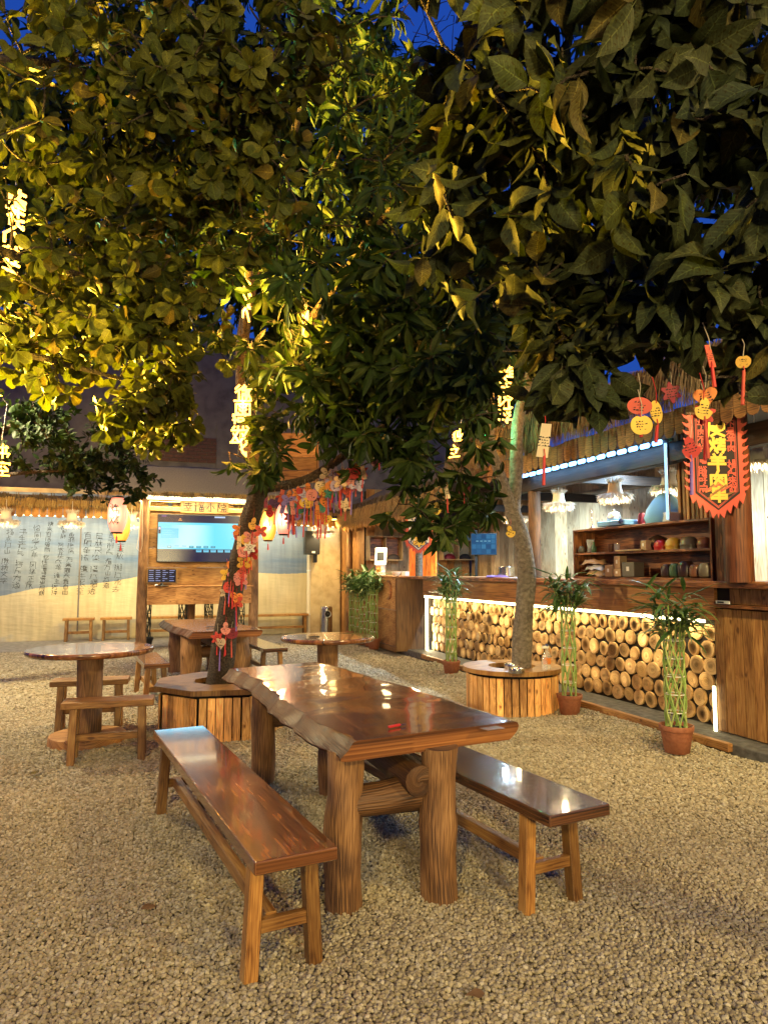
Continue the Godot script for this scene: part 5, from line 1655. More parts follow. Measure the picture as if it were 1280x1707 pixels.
	var F := [
		[Vector3(3.24, 10.56, -11.89), Vector3(2.91, 2.13, 1.50), 108],
		[Vector3(0.43, 10.59, -11.81), Vector3(2.69, 1.66, 1.50), 90],
		[Vector3(6.30, 10.56, -10.81), Vector3(2.91, 2.47, 1.50), 108],
		[Vector3(8.77, 8.84, -9.03), Vector3(2.48, 2.07, 1.50), 90],
		[Vector3(4.47, 8.48, -12.70), Vector3(3.02, 1.45, 1.20), 90],
		[Vector3(7.86, 6.47, -9.56), Vector3(1.66, 0.93, 1.00), 43],
		[Vector3(-1.47, 8.84, -12.64), Vector3(2.07, 2.07, 1.50), 72],
		[Vector3(3.99, 13.91, -11.32), Vector3(7.84, 1.68, 1.50), 108],
		[Vector3(-2.6, 6.6, -10.6), Vector3(1.6, 2.0, 1.0), 120],
		[Vector3(-0.4, 6.2, -11.4), Vector3(1.8, 1.2, 0.8), 90],
		[Vector3(2.23, 8.23, -10.32), Vector3(2.84, 1.90, 1.20), 198],
		[Vector3(4.55, 8.23, -9.50), Vector3(1.90, 2.28, 1.20), 162],
		[Vector3(1.86, 6.87, -12.70), Vector3(2.24, 1.01, 1.00), 144],
		[Vector3(6.40, 6.47, -10.08), Vector3(2.69, 1.24, 1.00), 162],
		[Vector3(4.00, 5.98, -12.03), Vector3(2.47, 1.01, 1.00), 162],
		[Vector3(8.45, 9.46, -8.02), Vector3(2.09, 2.28, 1.20), 162],
		[Vector3(-0.01, 8.23, -11.11), Vector3(2.37, 2.09, 1.00), 198],
		[Vector3(5.28, 4.82, -10.62), Vector3(1.03, 0.93, 0.80), 72],
	]
	# trees whose trunks stand in the courtyard
	tree("leaning_mango_tree", "leaning tree hung with paper tags, growing from the octagonal planter seat",
		[[[Vector3(0.84, 0.1, -7.72), Vector3(0.85, 0.45, -7.66), Vector3(0.89, 0.95, -7.56), Vector3(0.97, 1.55, -7.45), Vector3(1.08, 2.05, -7.38), Vector3(1.17, 2.5, -7.33), Vector3(1.09, 2.95, -7.37), Vector3(1.0, 3.6, -7.4), Vector3(1.0, 4.3, -7.2), Vector3(1.15, 5.2, -6.6), Vector3(1.4, 6.2, -6.2)], [0.165, 0.138, 0.12, 0.109, 0.102, 0.096, 0.085, 0.075, 0.06, 0.05, 0.03], true],
		[[Vector3(1.15, 2.46, -7.33), Vector3(1.38, 2.48, -7.09), Vector3(1.62, 2.54, -6.79), Vector3(1.90, 2.75, -6.46), Vector3(2.11, 2.92, -6.16), Vector3(2.36, 3.29, -5.72), Vector3(2.3, 3.7, -5.2), Vector3(2.0, 4.2, -4.7)], [0.062, 0.05, 0.043, 0.04, 0.036, 0.032, 0.026, 0.015], true],
		[[Vector3(1.02, 3.3, -7.42), Vector3(1.3, 3.7, -6.6), Vector3(1.5, 4.0, -5.6), Vector3(1.7, 4.3, -4.6)], [0.05, 0.045, 0.035, 0.018], true],
		[[Vector3(1.0, 4.1, -7.25), Vector3(0.9, 4.5, -6.4), Vector3(0.8, 4.6, -5.6)], [0.04, 0.03, 0.015], true]],
		B, "mango", 0.17, 0.27, "bark", 501)
	tree("forked_tree", "forked grey tree growing from the round slatted planter before the bar counter",
		[[[Vector3(4.24, 0.1, -7.30), Vector3(4.25, 0.6, -7.24), Vector3(4.26, 1.15, -7.18), Vector3(4.24, 1.65, -7.08), Vector3(4.14, 2.02, -7.04), Vector3(4.04, 2.3, -7.04)], [0.14, 0.115, 0.108, 0.106, 0.094, 0.088], true],
		[[Vector3(4.05, 2.25, -7.04), Vector3(3.92, 2.6, -7.02), Vector3(3.80, 2.85, -6.98), Vector3(3.68, 3.1, -6.88), Vector3(3.5, 3.7, -6.5), Vector3(3.4, 4.4, -6.2)], [0.07, 0.062, 0.056, 0.05, 0.04, 0.02], true],
		[[Vector3(4.04, 2.24, -7.04), Vector3(4.10, 2.6, -7.06), Vector3(4.13, 3.0, -7.07), Vector3(4.16, 3.5, -7.02), Vector3(4.2, 4.2, -6.6), Vector3(4.4, 5.2, -6.0)], [0.085, 0.078, 0.074, 0.066, 0.05, 0.025], true]],
		R, "mango", 0.17, 0.25, "bark_pale", 502, 120)
	tree("sea_almond_tree", "tree with rounded yellow-lit leaves reaching in from the left edge",
		[[[Vector3(-2.6, 0, -5.6), Vector3(-2.5, 1.5, -5.5), Vector3(-2.3, 3.0, -5.4), Vector3(-1.9, 4.2, -5.1), Vector3(-1.2, 5.4, -4.7)], [0.16, 0.13, 0.11, 0.08, 0.03], true],
		[[Vector3(-2.3, 2.9, -5.4), Vector3(-1.5, 3.15, -5.4), Vector3(-0.94, 3.13, -5.3), Vector3(-0.16, 2.98, -5.26)], [0.06, 0.045, 0.03, 0.012], true],
		[[Vector3(-2.1, 3.6, -5.3), Vector3(-1.4, 3.85, -5.25), Vector3(-0.57, 3.67, -5.12), Vector3(0.1, 3.5, -5.0)], [0.05, 0.04, 0.028, 0.012], true],
		[[Vector3(-1.9, 4.2, -5.1), Vector3(-0.84, 4.6, -4.4), Vector3(0.1, 4.4, -4.2), Vector3(0.6, 4.3, -4.1)], [0.05, 0.035, 0.022, 0.01], true]],
		A, "sea", 0.09, 0.15, "bark", 503)
	tree("broad_leaf_tree", "near tree with large drooping oval leaves reaching in from the right edge",
		[[[Vector3(3.5, 0, -1.0), Vector3(3.4, 1.4, -1.05), Vector3(3.1, 2.4, -1.2), Vector3(2.6, 3.2, -1.5), Vector3(2.0, 3.7, -1.8)], [0.14, 0.12, 0.09, 0.06, 0.03], true],
		[[Vector3(3.1, 2.35, -1.2), Vector3(2.6, 2.6, -1.7), Vector3(2.1, 2.62, -2.1), Vector3(1.7, 2.6, -2.5)], [0.05, 0.035, 0.022, 0.008], true],
		[[Vector3(2.7, 3.05, -1.45), Vector3(2.1, 3.2, -1.9), Vector3(1.6, 3.3, -2.3), Vector3(1.25, 3.5, -2.7)], [0.045, 0.032, 0.02, 0.008], true]],
		C, "broad", 0.15, 0.235, "bark", 504)
	tree("small_leaf_tree", "dark small-leaved tree before the wall at the far left, under the rounded leaves",
		[[[Vector3(-2.9, 0, -10.4), Vector3(-2.8, 1.6, -10.4), Vector3(-2.4, 2.9, -10.4), Vector3(-1.6, 3.6, -10.4)], [0.1, 0.085, 0.06, 0.025], true],
		[[Vector3(-2.5, 2.7, -10.4), Vector3(-1.6, 2.9, -10.4), Vector3(-0.8, 3.0, -10.4)], [0.04, 0.025, 0.01], true]],
		E.slice(0, 2), "small", 0.09, 0.15, "bark", 505, 60)
	tree("tall_dark_tree", "tall dark tree overhead whose small leaves stand against the blue sky",
		[[[Vector3(8.6, 0, -13.5), Vector3(8.4, 3, -13.4), Vector3(7.8, 6, -13.0), Vector3(6.6, 8.4, -12.4), Vector3(5.0, 10.5, -12.0), Vector3(3.2, 12.5, -11.8)], [0.3, 0.26, 0.22, 0.16, 0.1, 0.05], true],
		[[Vector3(7.8, 6, -13.0), Vector3(5.5, 7.6, -12.9), Vector3(3.0, 8.6, -12.6), Vector3(0.5, 9.6, -12.2), Vector3(-1.6, 9.4, -12.4)], [0.13, 0.1, 0.08, 0.05, 0.03], true],
		[[Vector3(7.2, 7.2, -12.8), Vector3(8.2, 8.6, -11.0), Vector3(8.6, 9.2, -9.4), Vector3(8.2, 7.6, -9.4)], [0.1, 0.08, 0.05, 0.03], true]],
		F, "mango", 0.3, 0.46, "bark", 506, 0)


# ------------------------------------------------------------------ neon signs, lanterns, banners
func neon_sign(label: String, text: String, top: Vector3, bottom: Vector3, turn: float, size: float, lamp := 1.5):
	var t = thing("neon_sign", label, "sign", (top + bottom) * 0.5, turn, "vertical neon signs in the trees")
	var half = (top - bottom) * 0.5
	var n = text.length()
	for k in n:
		var g := G.new()
		var f = lerpf(1.0, -1.0, (k + 0.5) / n)
		write(g, text.substr(k, 1), Vector2.ZERO, size, 0.018, 0.006, 0.012)
		put(t, "glowing_character", g.mesh(), M.neon, Transform3D(Basis.IDENTITY, Basis(Vector3.UP, -turn) * (half * f)))
	put(t, "backing_rod", tb([Basis(Vector3.UP, -turn) * half * 1.08 + Vector3(0, 0, -0.02), Basis(Vector3.UP, -turn) * half * -1.08 + Vector3(0, 0, -0.02)], [0.006, 0.006], 5), M.dark_metal)
	put(t, "power_cord", tb([Basis(Vector3.UP, -turn) * half + Vector3(0, 0, -0.02), Basis(Vector3.UP, -turn) * half + Vector3(0.02, 0.2, -0.05), Basis(Vector3.UP, -turn) * half + Vector3(0.05, 0.5, -0.1)], [0.003, 0.003, 0.003], 5), M.white_plastic)
	for s in [0.5, -0.5]:
		omni("neon_light", Basis(Vector3.UP, -turn) * half * s + Vector3(0, 0, 0.04), Color(1.0, 0.68, 0.24), lamp, 0.05, t)

func lantern(label: String, at: Vector3, r: float, h: float, paper: Material, text: String, ink: Material, cord: float):
	var t = thing("paper_lantern", label, "lantern", at, -0.3386, "paper lanterns by the television stand")
	var prof := []
	for k in 25:
		var f = k / 24.0
		var a = (f - 0.5) * PI * 0.86
		var rib = 0.985 if k % 2 else 1.0
		prof.append(Vector2(r * pow(cos(a), 0.42) * rib, (f - 0.5) * h))
	put(t, "body", lt(prof, 24), paper)
	var rc = prof[24].x
	put(t, "top_ring", lt([Vector2(rc * 0.9, h * 0.5 + 0.02), Vector2(rc * 1.04, h * 0.5 + 0.02), Vector2(rc * 1.06, h * 0.5 - 0.01)], 16), M.dark_metal)
	put(t, "bottom_ring", lt([Vector2(rc * 1.06, -h * 0.5 + 0.01), Vector2(rc * 1.04, -h * 0.5 - 0.02), Vector2(rc * 0.3, -h * 0.5 - 0.02)], 16), M.dark_metal)
	put(t, "hanging_cord", tb([Vector3(0, h * 0.5, 0), Vector3(0, h * 0.5 + cord, 0)], [0.006, 0.006], 5), M.dark_metal)
	put(t, "tassel", tb([Vector3(0, -h * 0.5 - 0.02, 0), Vector3(0, -h * 0.5 - 0.07, 0), Vector3(0, -h * 0.5 - 0.08, 0), Vector3(0, -h * 0.5 - 0.2, 0)], [0.004, 0.004, 0.014, 0.02], 6), M.ribbon)
	if text:
		var g := G.new()
		for k in text.length(): write(g, text.substr(k, 1), Vector2(0, (text.length() * 0.5 - 0.5 - k) * 0.2), 0.165, 0.022, 0.0, 0.0, 0.03)
		for k in g.v.size():
			var p = g.v[k]
			g.v[k].z = sqrt(maxf(r * r - p.x * p.x, 0.0)) + 0.004 + p.z
		put(t, "lettering", g.mesh(), ink)
	omni("lantern_light", Vector3(0, 0, r + 0.05), Color(1.0, 0.8, 0.6), 0.8, r * 0.5, t)

func flame_outline(w: float, h: float, tip: float, tooth: float) -> PackedVector2Array:
	# right side from top, down to the point, then mirrored
	var side := []
	var n = 10
	for k in n:
		var y = -h * k / n
		side.append(Vector2(w, y))
		side.append(Vector2(w + tooth * 0.4, y - h / n * 0.15))
		side.append(Vector2(w + tooth * 1.15, y + h / n * 0.12))
		side.append(Vector2(w + tooth * 0.75, y - h / n * 0.40))
		side.append(Vector2(w + tooth * 0.2, y - h / n * 0.62))
	var m = 4
	for k in m:
		var a = Vector2(w, -h).lerp(Vector2(0, -h - tip), float(k) / m)
		var b = Vector2(w, -h).lerp(Vector2(0, -h - tip), float(k + 1) / m)
		side.append(a + Vector2(tooth * 0.35, -0.005))
		side.append(a.lerp(b, 0.45) + Vector2(tooth * 0.35, -tooth * 1.25))
		side.append(a.lerp(b, 0.8) + Vector2(0.0, -tooth * 0.1))
	side.append(Vector2(0, -h - tip - tooth * 0.9))
	var p := PackedVector2Array()
	for q in side: p.append(q)
	for k in range(side.size() - 2, -1, -1): p.append(Vector2(-side[k].x, side[k].y))
	return p

func banner(label: String, at: Vector3, turn: float, w: float, h: float, tip: float, field: Material, border: Material, big: String, big_mat: Material, left: String, right: String, small_mat: Material):
	var t = thing("pennant_banner", label, "banner", at, turn)
	put(t, "flame_border", pr(flame_outline(w, h, tip, w * 0.24), 0.008), border)
	var iw = w * 0.86
	put(t, "field", pr(PackedVector2Array([Vector2(-iw, 0.0), Vector2(iw, 0.0), Vector2(iw, -h * 0.99), Vector2(0, -h - tip * 0.84), Vector2(-iw, -h * 0.99)]), 0.003), field, T(Vector3(0, 0, 0.004)))
	put(t, "top_rod", tb([Vector3(-w * 1.1, 0.01, 0), Vector3(w * 1.1, 0.01, 0)], [0.012, 0.012], 8), M.timber_dark)
	var lg := G.new()
	for s in [-1.0, 1.0]:
		for o in [0.90, 0.84]:
			var a = Vector3(s * iw * o, -0.02, 0.005)
			var b = Vector3(s * iw * o, -h * 0.97, 0.005)
			var e = Vector3(0, -h - tip * (0.84 - (1 - o) * 1.2), 0.005)
			var d = Vector3(0.0022, 0, 0)
			lg.quad(a - d, a + d, b + d, b - d, Vector3(0, 0, 1))
			lg.quad(b - d, b + d, e + Vector3(0, 0.004, 0), e - Vector3(0, 0.004, 0), Vector3(0, 0, 1))
	put(t, "edge_line", lg.mesh(), small_mat)
	# printed skewers at the point
	for k in 11:
		var a = Vector3(rf(-0.6, 0.2) * iw, -h - tip * rf(-0.35, 0.25), 0.0062 + k * 0.0003)
		var b = a + Vector3(iw * rf(0.45, 0.8), iw * rf(0.25, 0.5), 0)
		if b.x > iw * 0.8: continue
		put(t, "skewer_print", bx(Vector3((b - a).length(), iw * 0.09, 0.0012), 0.0), [M.honey1, M.paper_orange, M.plank3, small_mat][k % 4], along(a, b, Vector3(0, 0, 1)).rotated_local(Vector3.RIGHT, PI / 2))
	var g := G.new()
	var n = big.length()
	var pitch = (h + tip * 0.45 - h * 0.08) / n
	for k in n: write(g, big.substr(k, 1), Vector2(0, -h * 0.08 - pitch * (k + 0.5)), pitch * 0.86, pitch * 0.17, 0.0085, 0.0, 0.0, Transform3D(), 1.15)
	put(t, "lettering", g.mesh(), big_mat)
	var sgm := G.new()
	for side in 2:
		var text = [left, right][side]
		var m = text.length()
		var ps = h * 0.92 / m
		for k in m:
			if text.substr(k, 1) != " ": write(sgm, text.substr(k, 1), Vector2([-1, 1][side] * iw * 0.66, -h * 0.06 - ps * (k + 0.5)), ps * 0.9, ps * 0.14, 0.0085)
	put(t, "small_lettering", sgm.mesh(), small_mat)

func straw_lamp(label: String, at: Vector3, cord: float, tint: String, scale := 1.0):
	var t = thing("straw_lamp", label, "lamp", at, rf(0, 3), "straw pendant lamps")
	var s = scale
	put(t, "crown", lt([Vector2(0.045, 0.2), Vector2(0.075, 0.19), Vector2(0.085, 0.1), Vector2(0.1, 0.05), Vector2(0.17, 0.0), Vector2(0.165, -0.01), Vector2(0.08, 0.05)].map(func(q): return q * s), 16), M[tint])
	for k in 3:
		var mesh = straw_clump(8, 0.03, 0.13, 0.005, 70 + k)
		var xfs := []
		for q in 20:
			var an = TAU * (q * 3 + k) / 60.0 + rf(-0.05, 0.05)
			var b = Basis(Vector3.UP, -an + PI / 2) * Basis(Vector3.RIGHT, rf(-1.0, -0.25))
			xfs.append(Transform3D(b.scaled(Vector3.ONE * s), Vector3(cos(an) * 0.13, 0.02, sin(an) * 0.13) * s))
		if k == 1:
			for q in 14:
				var an = TAU * q / 14.0
				xfs.append(Transform3D((Basis(Vector3.UP, -an + PI / 2) * Basis(Vector3.RIGHT, rf(-2.6, -2.0))).scaled(Vector3.ONE * s * 0.7), Vector3(cos(an) * 0.07, 0.18, sin(an) * 0.07) * s))
		many(t, "straw_skirt", mesh, M[["pale_straw", tint, "pale_straw"][k]], xfs)
	put(t, "hanging_cord", tb([Vector3(0, 0.19 * s, 0), Vector3(0, 0.19 * s + cord, 0)], [0.004, 0.004], 5), M.white_plastic)
	put(t, "bulb", lt([Vector2(0, -0.02), Vector2(0.022, 0.0), Vector2(0.03, 0.025), Vector2(0.02, 0.055), Vector2(0.0, 0.06)].map(func(q): return q * s), 10), M.bulb)
	omni("bulb_light", Vector3(0, -0.03, 0), Color(1.0, 0.9, 0.7), 0.5, 0.03, t)

func build_signs_and_lanterns():
	glow("bulb", Color(1.0, 0.9, 0.7), 3.0)
	neon_sign("yellow neon poem sign on the leaning tree trunk, above the television", "微雨燕双飞", Vector3(0.955, 3.45, -6.93), Vector3(0.915, 2.76, -7.02), -0.34, 0.155)
	neon_sign("yellow neon sign at the left edge of the picture, high in the rounded leaves", "落花人独立", Vector3(-0.93, 4.45, -5.61), Vector3(-0.97, 3.74, -5.67), 0.75, 0.135)
	neon_sign("yellow neon sign above the fork of the grey tree", "谁主沉浮", Vector3(3.68, 3.85, -6.5), Vector3(3.69, 3.19, -6.56), -0.1, 0.15, 0.5)
	neon_sign("yellow neon sign half hidden in leaves left of the forked tree", "独立", Vector3(4.08, 3.56, -8.49), Vector3(4.0, 3.12, -8.54), -1.0, 0.16, 0.9)
	neon_sign("thin yellow neon sign seen edge on, above the leaning trunk", "天地人", Vector3(0.88, 4.28, -6.30), Vector3(0.87, 3.92, -6.33), 0.95, 0.12, 0.9)
	neon_sign("small yellow neon sign seen edge on, in the middle of the leaves", "山水".replace("水", "江"), Vector3(1.26, 3.85, -5.6), Vector3(1.28, 3.56, -5.62), 0.9, 0.12, 0.9)
	neon_sign("yellow neon sign at the left edge below the branches, over the straw eave", "书空", Vector3(-1.58, 3.14, -9.3), Vector3(-1.57, 2.72, -9.34), 0.3, 0.16, 0.9)
	var pk = glow("lantern_pink", Color(1.0, 0.50, 0.42), 0.95)
	pk.albedo_color = lin(0.7, 0.4, 0.35)
	var yl = glow("lantern_yellow", Color(1.0, 0.62, 0.16), 1.3)
	yl.albedo_color = lin(0.7, 0.5, 0.15)
	lantern("pink paper lantern with dark characters at the left corner of the television roof", Vector3(-0.40, 2.68, -14.35), 0.185, 0.68, pk, "烧烤", M.ink, 0.12)
	lantern("yellow paper lantern hanging behind the pink one, left of the television", Vector3(-0.34, 2.55, -15.1), 0.18, 0.68, yl, "", M.ink, 0.2)
	lantern("yellow paper lantern between the tagged trunk and the pink lantern", Vector3(2.60, 2.56, -14.8), 0.17, 0.62, yl, "", M.ink, 0.25)
	lantern("pink paper lantern with a red flower, right of the leaning trunk", Vector3(2.83, 2.67, -14.3), 0.175, 0.62, pk, "花", M.ribbon, 0.2)
	banner("black pennant with a red flame border and gold lettering for lamb skewers", Vector3(4.74, 2.97, -4.72), -0.3386, 0.225, 0.70, 0.17, M.black_cloth, M.paper_coral, "炭烤羊肉串", M.paper_yellow, "羊肉不鲜 照脸呼扇", "不是羊肉 提头来战", M.paper_coral)
	banner("blue pennant with a coral flame border hanging before the plank cupboard", Vector3(4.16, 2.54, -10.18), -0.3386, 0.185, 0.50, 0.14, M.paper_navy, M.paper_coral, "飞达串", M.paper_yellow, "鲜肉是羊", "山北羊肉", M.paper_white)
	var wt = ["straw pendant lamp under the blue-lit eave, first from the dark timber post", "straw pendant lamp under the blue-lit eave, above the middle of the shelf", "straw pendant lamp under the blue-lit eave, at the bright upright strip", "straw pendant lamp behind the round brown post at the right edge", "straw pendant lamp behind the forked trunk"]
	var wp = [Vector3(5.25, 2.47, -7.92), Vector3(5.25, 2.47, -6.76), Vector3(5.45, 2.5, -6.1), Vector3(6.05, 2.72, -5.5), Vector3(5.4, 2.4, -9.3)]
	for k in 5: straw_lamp(wt[k], wp[k], 0.35 if k < 3 else 0.6, "pale_straw", 0.9)
	var lt_ = ["straw pendant lamp before the mural, at the left edge", "straw pendant lamp before the middle of the poem", "straw pendant lamp before the mural, beside the pink lantern", "straw pendant lamp on the right, beside the loudspeaker"]
	var lp = [Vector3(-2.66, 2.64, -16.5), Vector3(-1.38, 2.64, -16.5), Vector3(-0.16, 2.64, -16.5), Vector3(4.18, 2.52, -16.2)]
	for k in 4: straw_lamp(lt_[k], lp[k], 0.25, "pale_straw", 1.2)
	# wooden board box in the mango tree
	var wb = thing("hanging_sign_box", "back of a brown plank sign box hung in the mango tree", "sign", Vector3(1.80, 2.66, -8.28), -0.3386)
	for k in 4: put(wb, "plank", bx(Vector3(0.46, 0.15, 0.025), 0.004, Vector2(k * 0.3, k * 0.2)), M["plank%d" % [1, 3, 0, 1][k]], T(Vector3(0, 0.085 + k * 0.155, 0)))
	put(wb, "side", bx(Vector3(0.02, 0.62, 0.14), 0.003), M.dark_plank, T(Vector3(0.24, 0.32, -0.06)))
	put(wb, "bottom_sheet", bx(Vector3(0.5, 0.012, 0.2), 0.002), M.paper_white, Transform3D(Basis(Vector3(0, 0, 1), -0.06), Vector3(-0.12, -0.01, 0.0)))
	# green flood lamp on the fork
	var gl = thing("green_flood_lamp", "small green lamp among the leaves at the fork of the grey tree", "lamp", Vector3(3.78, 3.17, -7.2), 0.5)
	put(gl, "lens", bx(Vector3(0.14, 0.035, 0.035), 0.008), M.led_green, Transform3D(Basis(Vector3(0, 0, 1), 0.35), Vector3.ZERO))
	put(gl, "housing", bx(Vector3(0.16, 0.03, 0.07), 0.008), M.dark_metal, Transform3D(Basis(Vector3(0, 0, 1), 0.35), Vector3(0.01, -0.035, 0)))
	omni("green_light", Vector3(-0.02, 0.06, 0), Color(0.4, 1.0, 0.66), 1.0, 0.04, gl)


# ------------------------------------------------------------------ paper wish tags
func tag_shape(kind: String, r: float) -> PackedVector2Array:
	var p := PackedVector2Array()
	match kind:
		"card": return PackedVector2Array([Vector2(-0.42, 1.5), Vector2(0.42, 1.5), Vector2(0.5, -1.4), Vector2(-0.5, -1.4)].map(func(q): return q * r))
		"star":
			for k in 10: p.append(Vector2(sin(TAU * k / 10.0), cos(TAU * k / 10.0)) * r * (1.15 if k % 2 == 0 else 0.5))
		_:
			for k in 32:
				var a = TAU * k / 32.0
				var d = Vector2(sin(a), cos(a))
				match kind:
					"heart":
						var t = a
						p.append(Vector2(16 * pow(sin(t), 3), 13 * cos(t) - 5 * cos(2 * t) - 2 * cos(3 * t) - cos(4 * t)) * r / 16.0)
					"butterfly": p.append(Vector2(d.x * (0.35 + 0.85 * absf(sin(a * 2.0)) + 0.15), d.y * (0.35 + 0.75 * absf(sin(a * 2.0)))) * r)
					"flower": p.append(d * r * (0.82 + 0.24 * cos(a * 6.0)))
					"gourd": p.append(Vector2(d.x * (0.62 + (0.18 if d.y < 0 else -0.12)), d.y * 1.0) * r * (1.0 - 0.22 * exp(-pow((d.y - 0.25) / 0.22, 2.0))))
					"apple": p.append(Vector2(d.x, d.y * 0.95) * r * (1.0 - 0.22 * exp(-pow(d.x / 0.25, 2.0)) * (1.0 if d.y > 0 else 0.4)))
					"pumpkin": p.append(Vector2(d.x * 1.1, d.y * 0.8) * r)
					"fish": p.append(Vector2(d.x * 0.55, d.y * 1.1) * r)
					_: p.append(d * r)
	return p

func build_tags():
	var list := [
		[1.11, 2.09, -7.23, "gourd", "gold"], [1.18, 2.01, -7.16, "butterfly", "coral"], [0.98, 1.89, -7.29, "card", "cream"], [1.09, 1.95, -7.25, "butterfly", "pink"],
		[1.03, 1.80, -7.28, "apple", "pink"], [1.08, 1.84, -7.24, "flower", "white"], [1.03, 1.69, -7.29, "butterfly", "gold"], [0.93, 1.65, -7.38, "heart", "orange"],
		[1.02, 1.60, -7.30, "gourd", "coral"], [0.88, 1.57, -7.41, "butterfly", "yellow"], [0.91, 1.52, -7.42, "heart", "coral"], [1.01, 1.51, -7.31, "butterfly", "pink"],
		[0.91, 1.03, -7.55, "flower", "red"], [0.87, 0.95, -7.52, "flower", "red"], [0.89, 0.92, -7.49, "heart", "red"], [0.94, 0.97, -7.53, "heart", "yellow"],
		[1.54, 2.39, -6.83, "heart", "red"], [1.59, 2.42, -6.79, "gourd", "orange"], [1.59, 2.29, -6.83, "butterfly", "violet"], [1.64, 2.28, -6.78, "card", "navy"],
		[1.69, 2.38, -6.73, "star", "gold"], [1.70, 2.40, -6.75, "gourd", "teal"], [1.73, 2.55, -6.59, "butterfly", "cream"], [1.80, 2.56, -6.57, "flower", "lilac"],
		[1.77, 2.43, -6.54, "pumpkin", "orange"], [1.85, 2.45, -6.45, "star", "yellow"], [1.84, 2.44, -6.49, "flower", "cream"], [1.90, 2.37, -6.44, "heart", "coral"],
		[1.88, 2.24, -6.46, "flower", "cream"], [1.91, 2.53, -6.32, "pumpkin", "red"], [1.91, 2.47, -6.38, "star", "navy"], [1.96, 2.43, -6.36, "butterfly", "lilac"],
		[1.99, 2.53, -6.24, "card", "cream"], [2.06, 2.64, -6.15, "heart", "pink"], [2.09, 2.69, -6.08, "flower", "cream"], [2.11, 2.84, -5.96, "card", "yellow"],
		[2.19, 2.77, -5.99, "card", "cream"], [2.27, 2.79, -5.69, "card", "grape"], [1.74, 2.11, -6.68, "heart", "yellow"], [1.76, 2.31, -6.66, "card", "coral"],
		[1.69, 2.21, -6.78, "gourd", "orange"], [1.52, 2.29, -6.85, "card", "coral"], [1.72, 2.23, -6.68, "card", "pink"], [1.38, 2.25, -7.01, "card", "violet"],
		[1.31, 2.30, -7.08, "heart", "grape"], [1.23, 2.32, -7.16, "card", "wine"], [1.27, 2.22, -7.16, "gourd", "red"], [1.46, 2.27, -6.98, "heart", "coral"],
		[2.74, 2.35, -5.99, "card", "cream"], [2.73, 2.21, -6.22, "gourd", "yellow"], [2.98, 2.40, -6.11, "apple", "wine"], [3.82, 2.03, -6.70, "gourd", "yellow"],
		[1.82, 2.24, -2.18, "pumpkin", "coral"], [1.81, 2.16, -2.16, "apple", "yellow"], [1.89, 2.22, -2.17, "fish", "yellow"], [1.93, 2.29, -2.13, "flower", "wine"],
		[1.98, 2.25, -2.01, "heart", "orange"], [1.96, 2.20, -2.00, "gourd", "yellow"], [1.99, 2.19, -2.03, "flower", "red"], [1.93, 2.06, -2.04, "gourd", "red"],
		[1.58, 2.14, -2.48, "card", "cream"], [2.03, 2.35, -1.88, "apple", "gold"], [1.92, 2.37, -1.92, "card", "coral"],
	]
	var spots := [Vector3(1.15, 2.42, -7.25), Vector3(1.38, 2.42, -7.05), Vector3(1.62, 2.46, -6.76), Vector3(1.9, 2.66, -6.44), Vector3(2.11, 2.84, -6.14)]
	var kinds := ["heart", "card", "flower", "gourd", "butterfly", "apple", "card", "star", "pumpkin"]
	var hues := ["red", "orange", "pink", "yellow", "coral", "violet", "cream", "gold", "wine", "teal", "lilac"]
	for k in 44:
		var f = 1.0 + k / 44.0 * 2.4
		var p: Vector3 = spots[int(f)].lerp(spots[int(f) + 1], f - int(f))
		list.append([p.x + rf(-0.05, 0.05), p.y - rf(0.05, 0.30), p.z + rf(-0.12, 0.12), kinds[k % 9], hues[(k * 4 + k / 9) % 11]])
	# more tags tied round the leaning trunk
	for k in 20:
		var y = 1.28 + 0.05 * k if k < 16 else 0.86 + 0.05 * (k - 16)
		var c = Vector3(0.90, y, -7.54).lerp(Vector3(1.10, y, -7.38), clampf((y - 0.95) / 1.15, 0, 1))
		var an = rf(-1.0, 1.0)
		var out = Basis(Vector3.UP, an - 0.3386) * Vector3(0, 0, 1)
		var q = c + out * (0.155 - 0.018 * y)
		list.append([q.x, q.y, q.z, ["butterfly", "heart", "flower", "apple", "gourd"][k % 5], ["coral", "pink", "red", "orange", "yellow", "wine", "cream"][(k * 3) % 7]])
	var words := {"wine": "dark red", "gold": "dull gold", "grape": "dark purple", "navy": "dark blue"}
	var places := ["on the leaning trunk", "low on the leaning trunk", "along the tagged branch", "by the forked tree", "in the near tree at the right", "crowded under the tagged branch", "wrapped round the leaning trunk"]
	var limits := [12, 16, 52, 56, 63, 107, 999]
	var same := {}
	var inv = cam_basis.inverse()
	for k in list.size():
		var e = list[k]
		var w = 0
		while k >= limits[w]: w += 1
		var desc = "%s %s paper tag %s" % [words.get(e[4], e[4]), e[3], places[w]]
		if not same.has(desc): same[desc] = []
		var v = inv * (Vector3(e[0], e[1], e[2]) - eye)
		same[desc].append([-e[1] if w in [0, 1, 6] else v.x / -v.z, k])
	var labels := {}
	for desc in same:
		var g: Array = same[desc]
		g.sort_custom(func(p, q): return p[0] < q[0])
		for n in g.size():
			var order = "top" if desc.contains("trunk") else "left"
			labels[g[n][1]] = desc if g.size() == 1 else "%s, %s of its kind from the %s" % [desc, ["first", "second", "third", "fourth", "fifth", "sixth", "seventh"][mini(n, 6)], order]
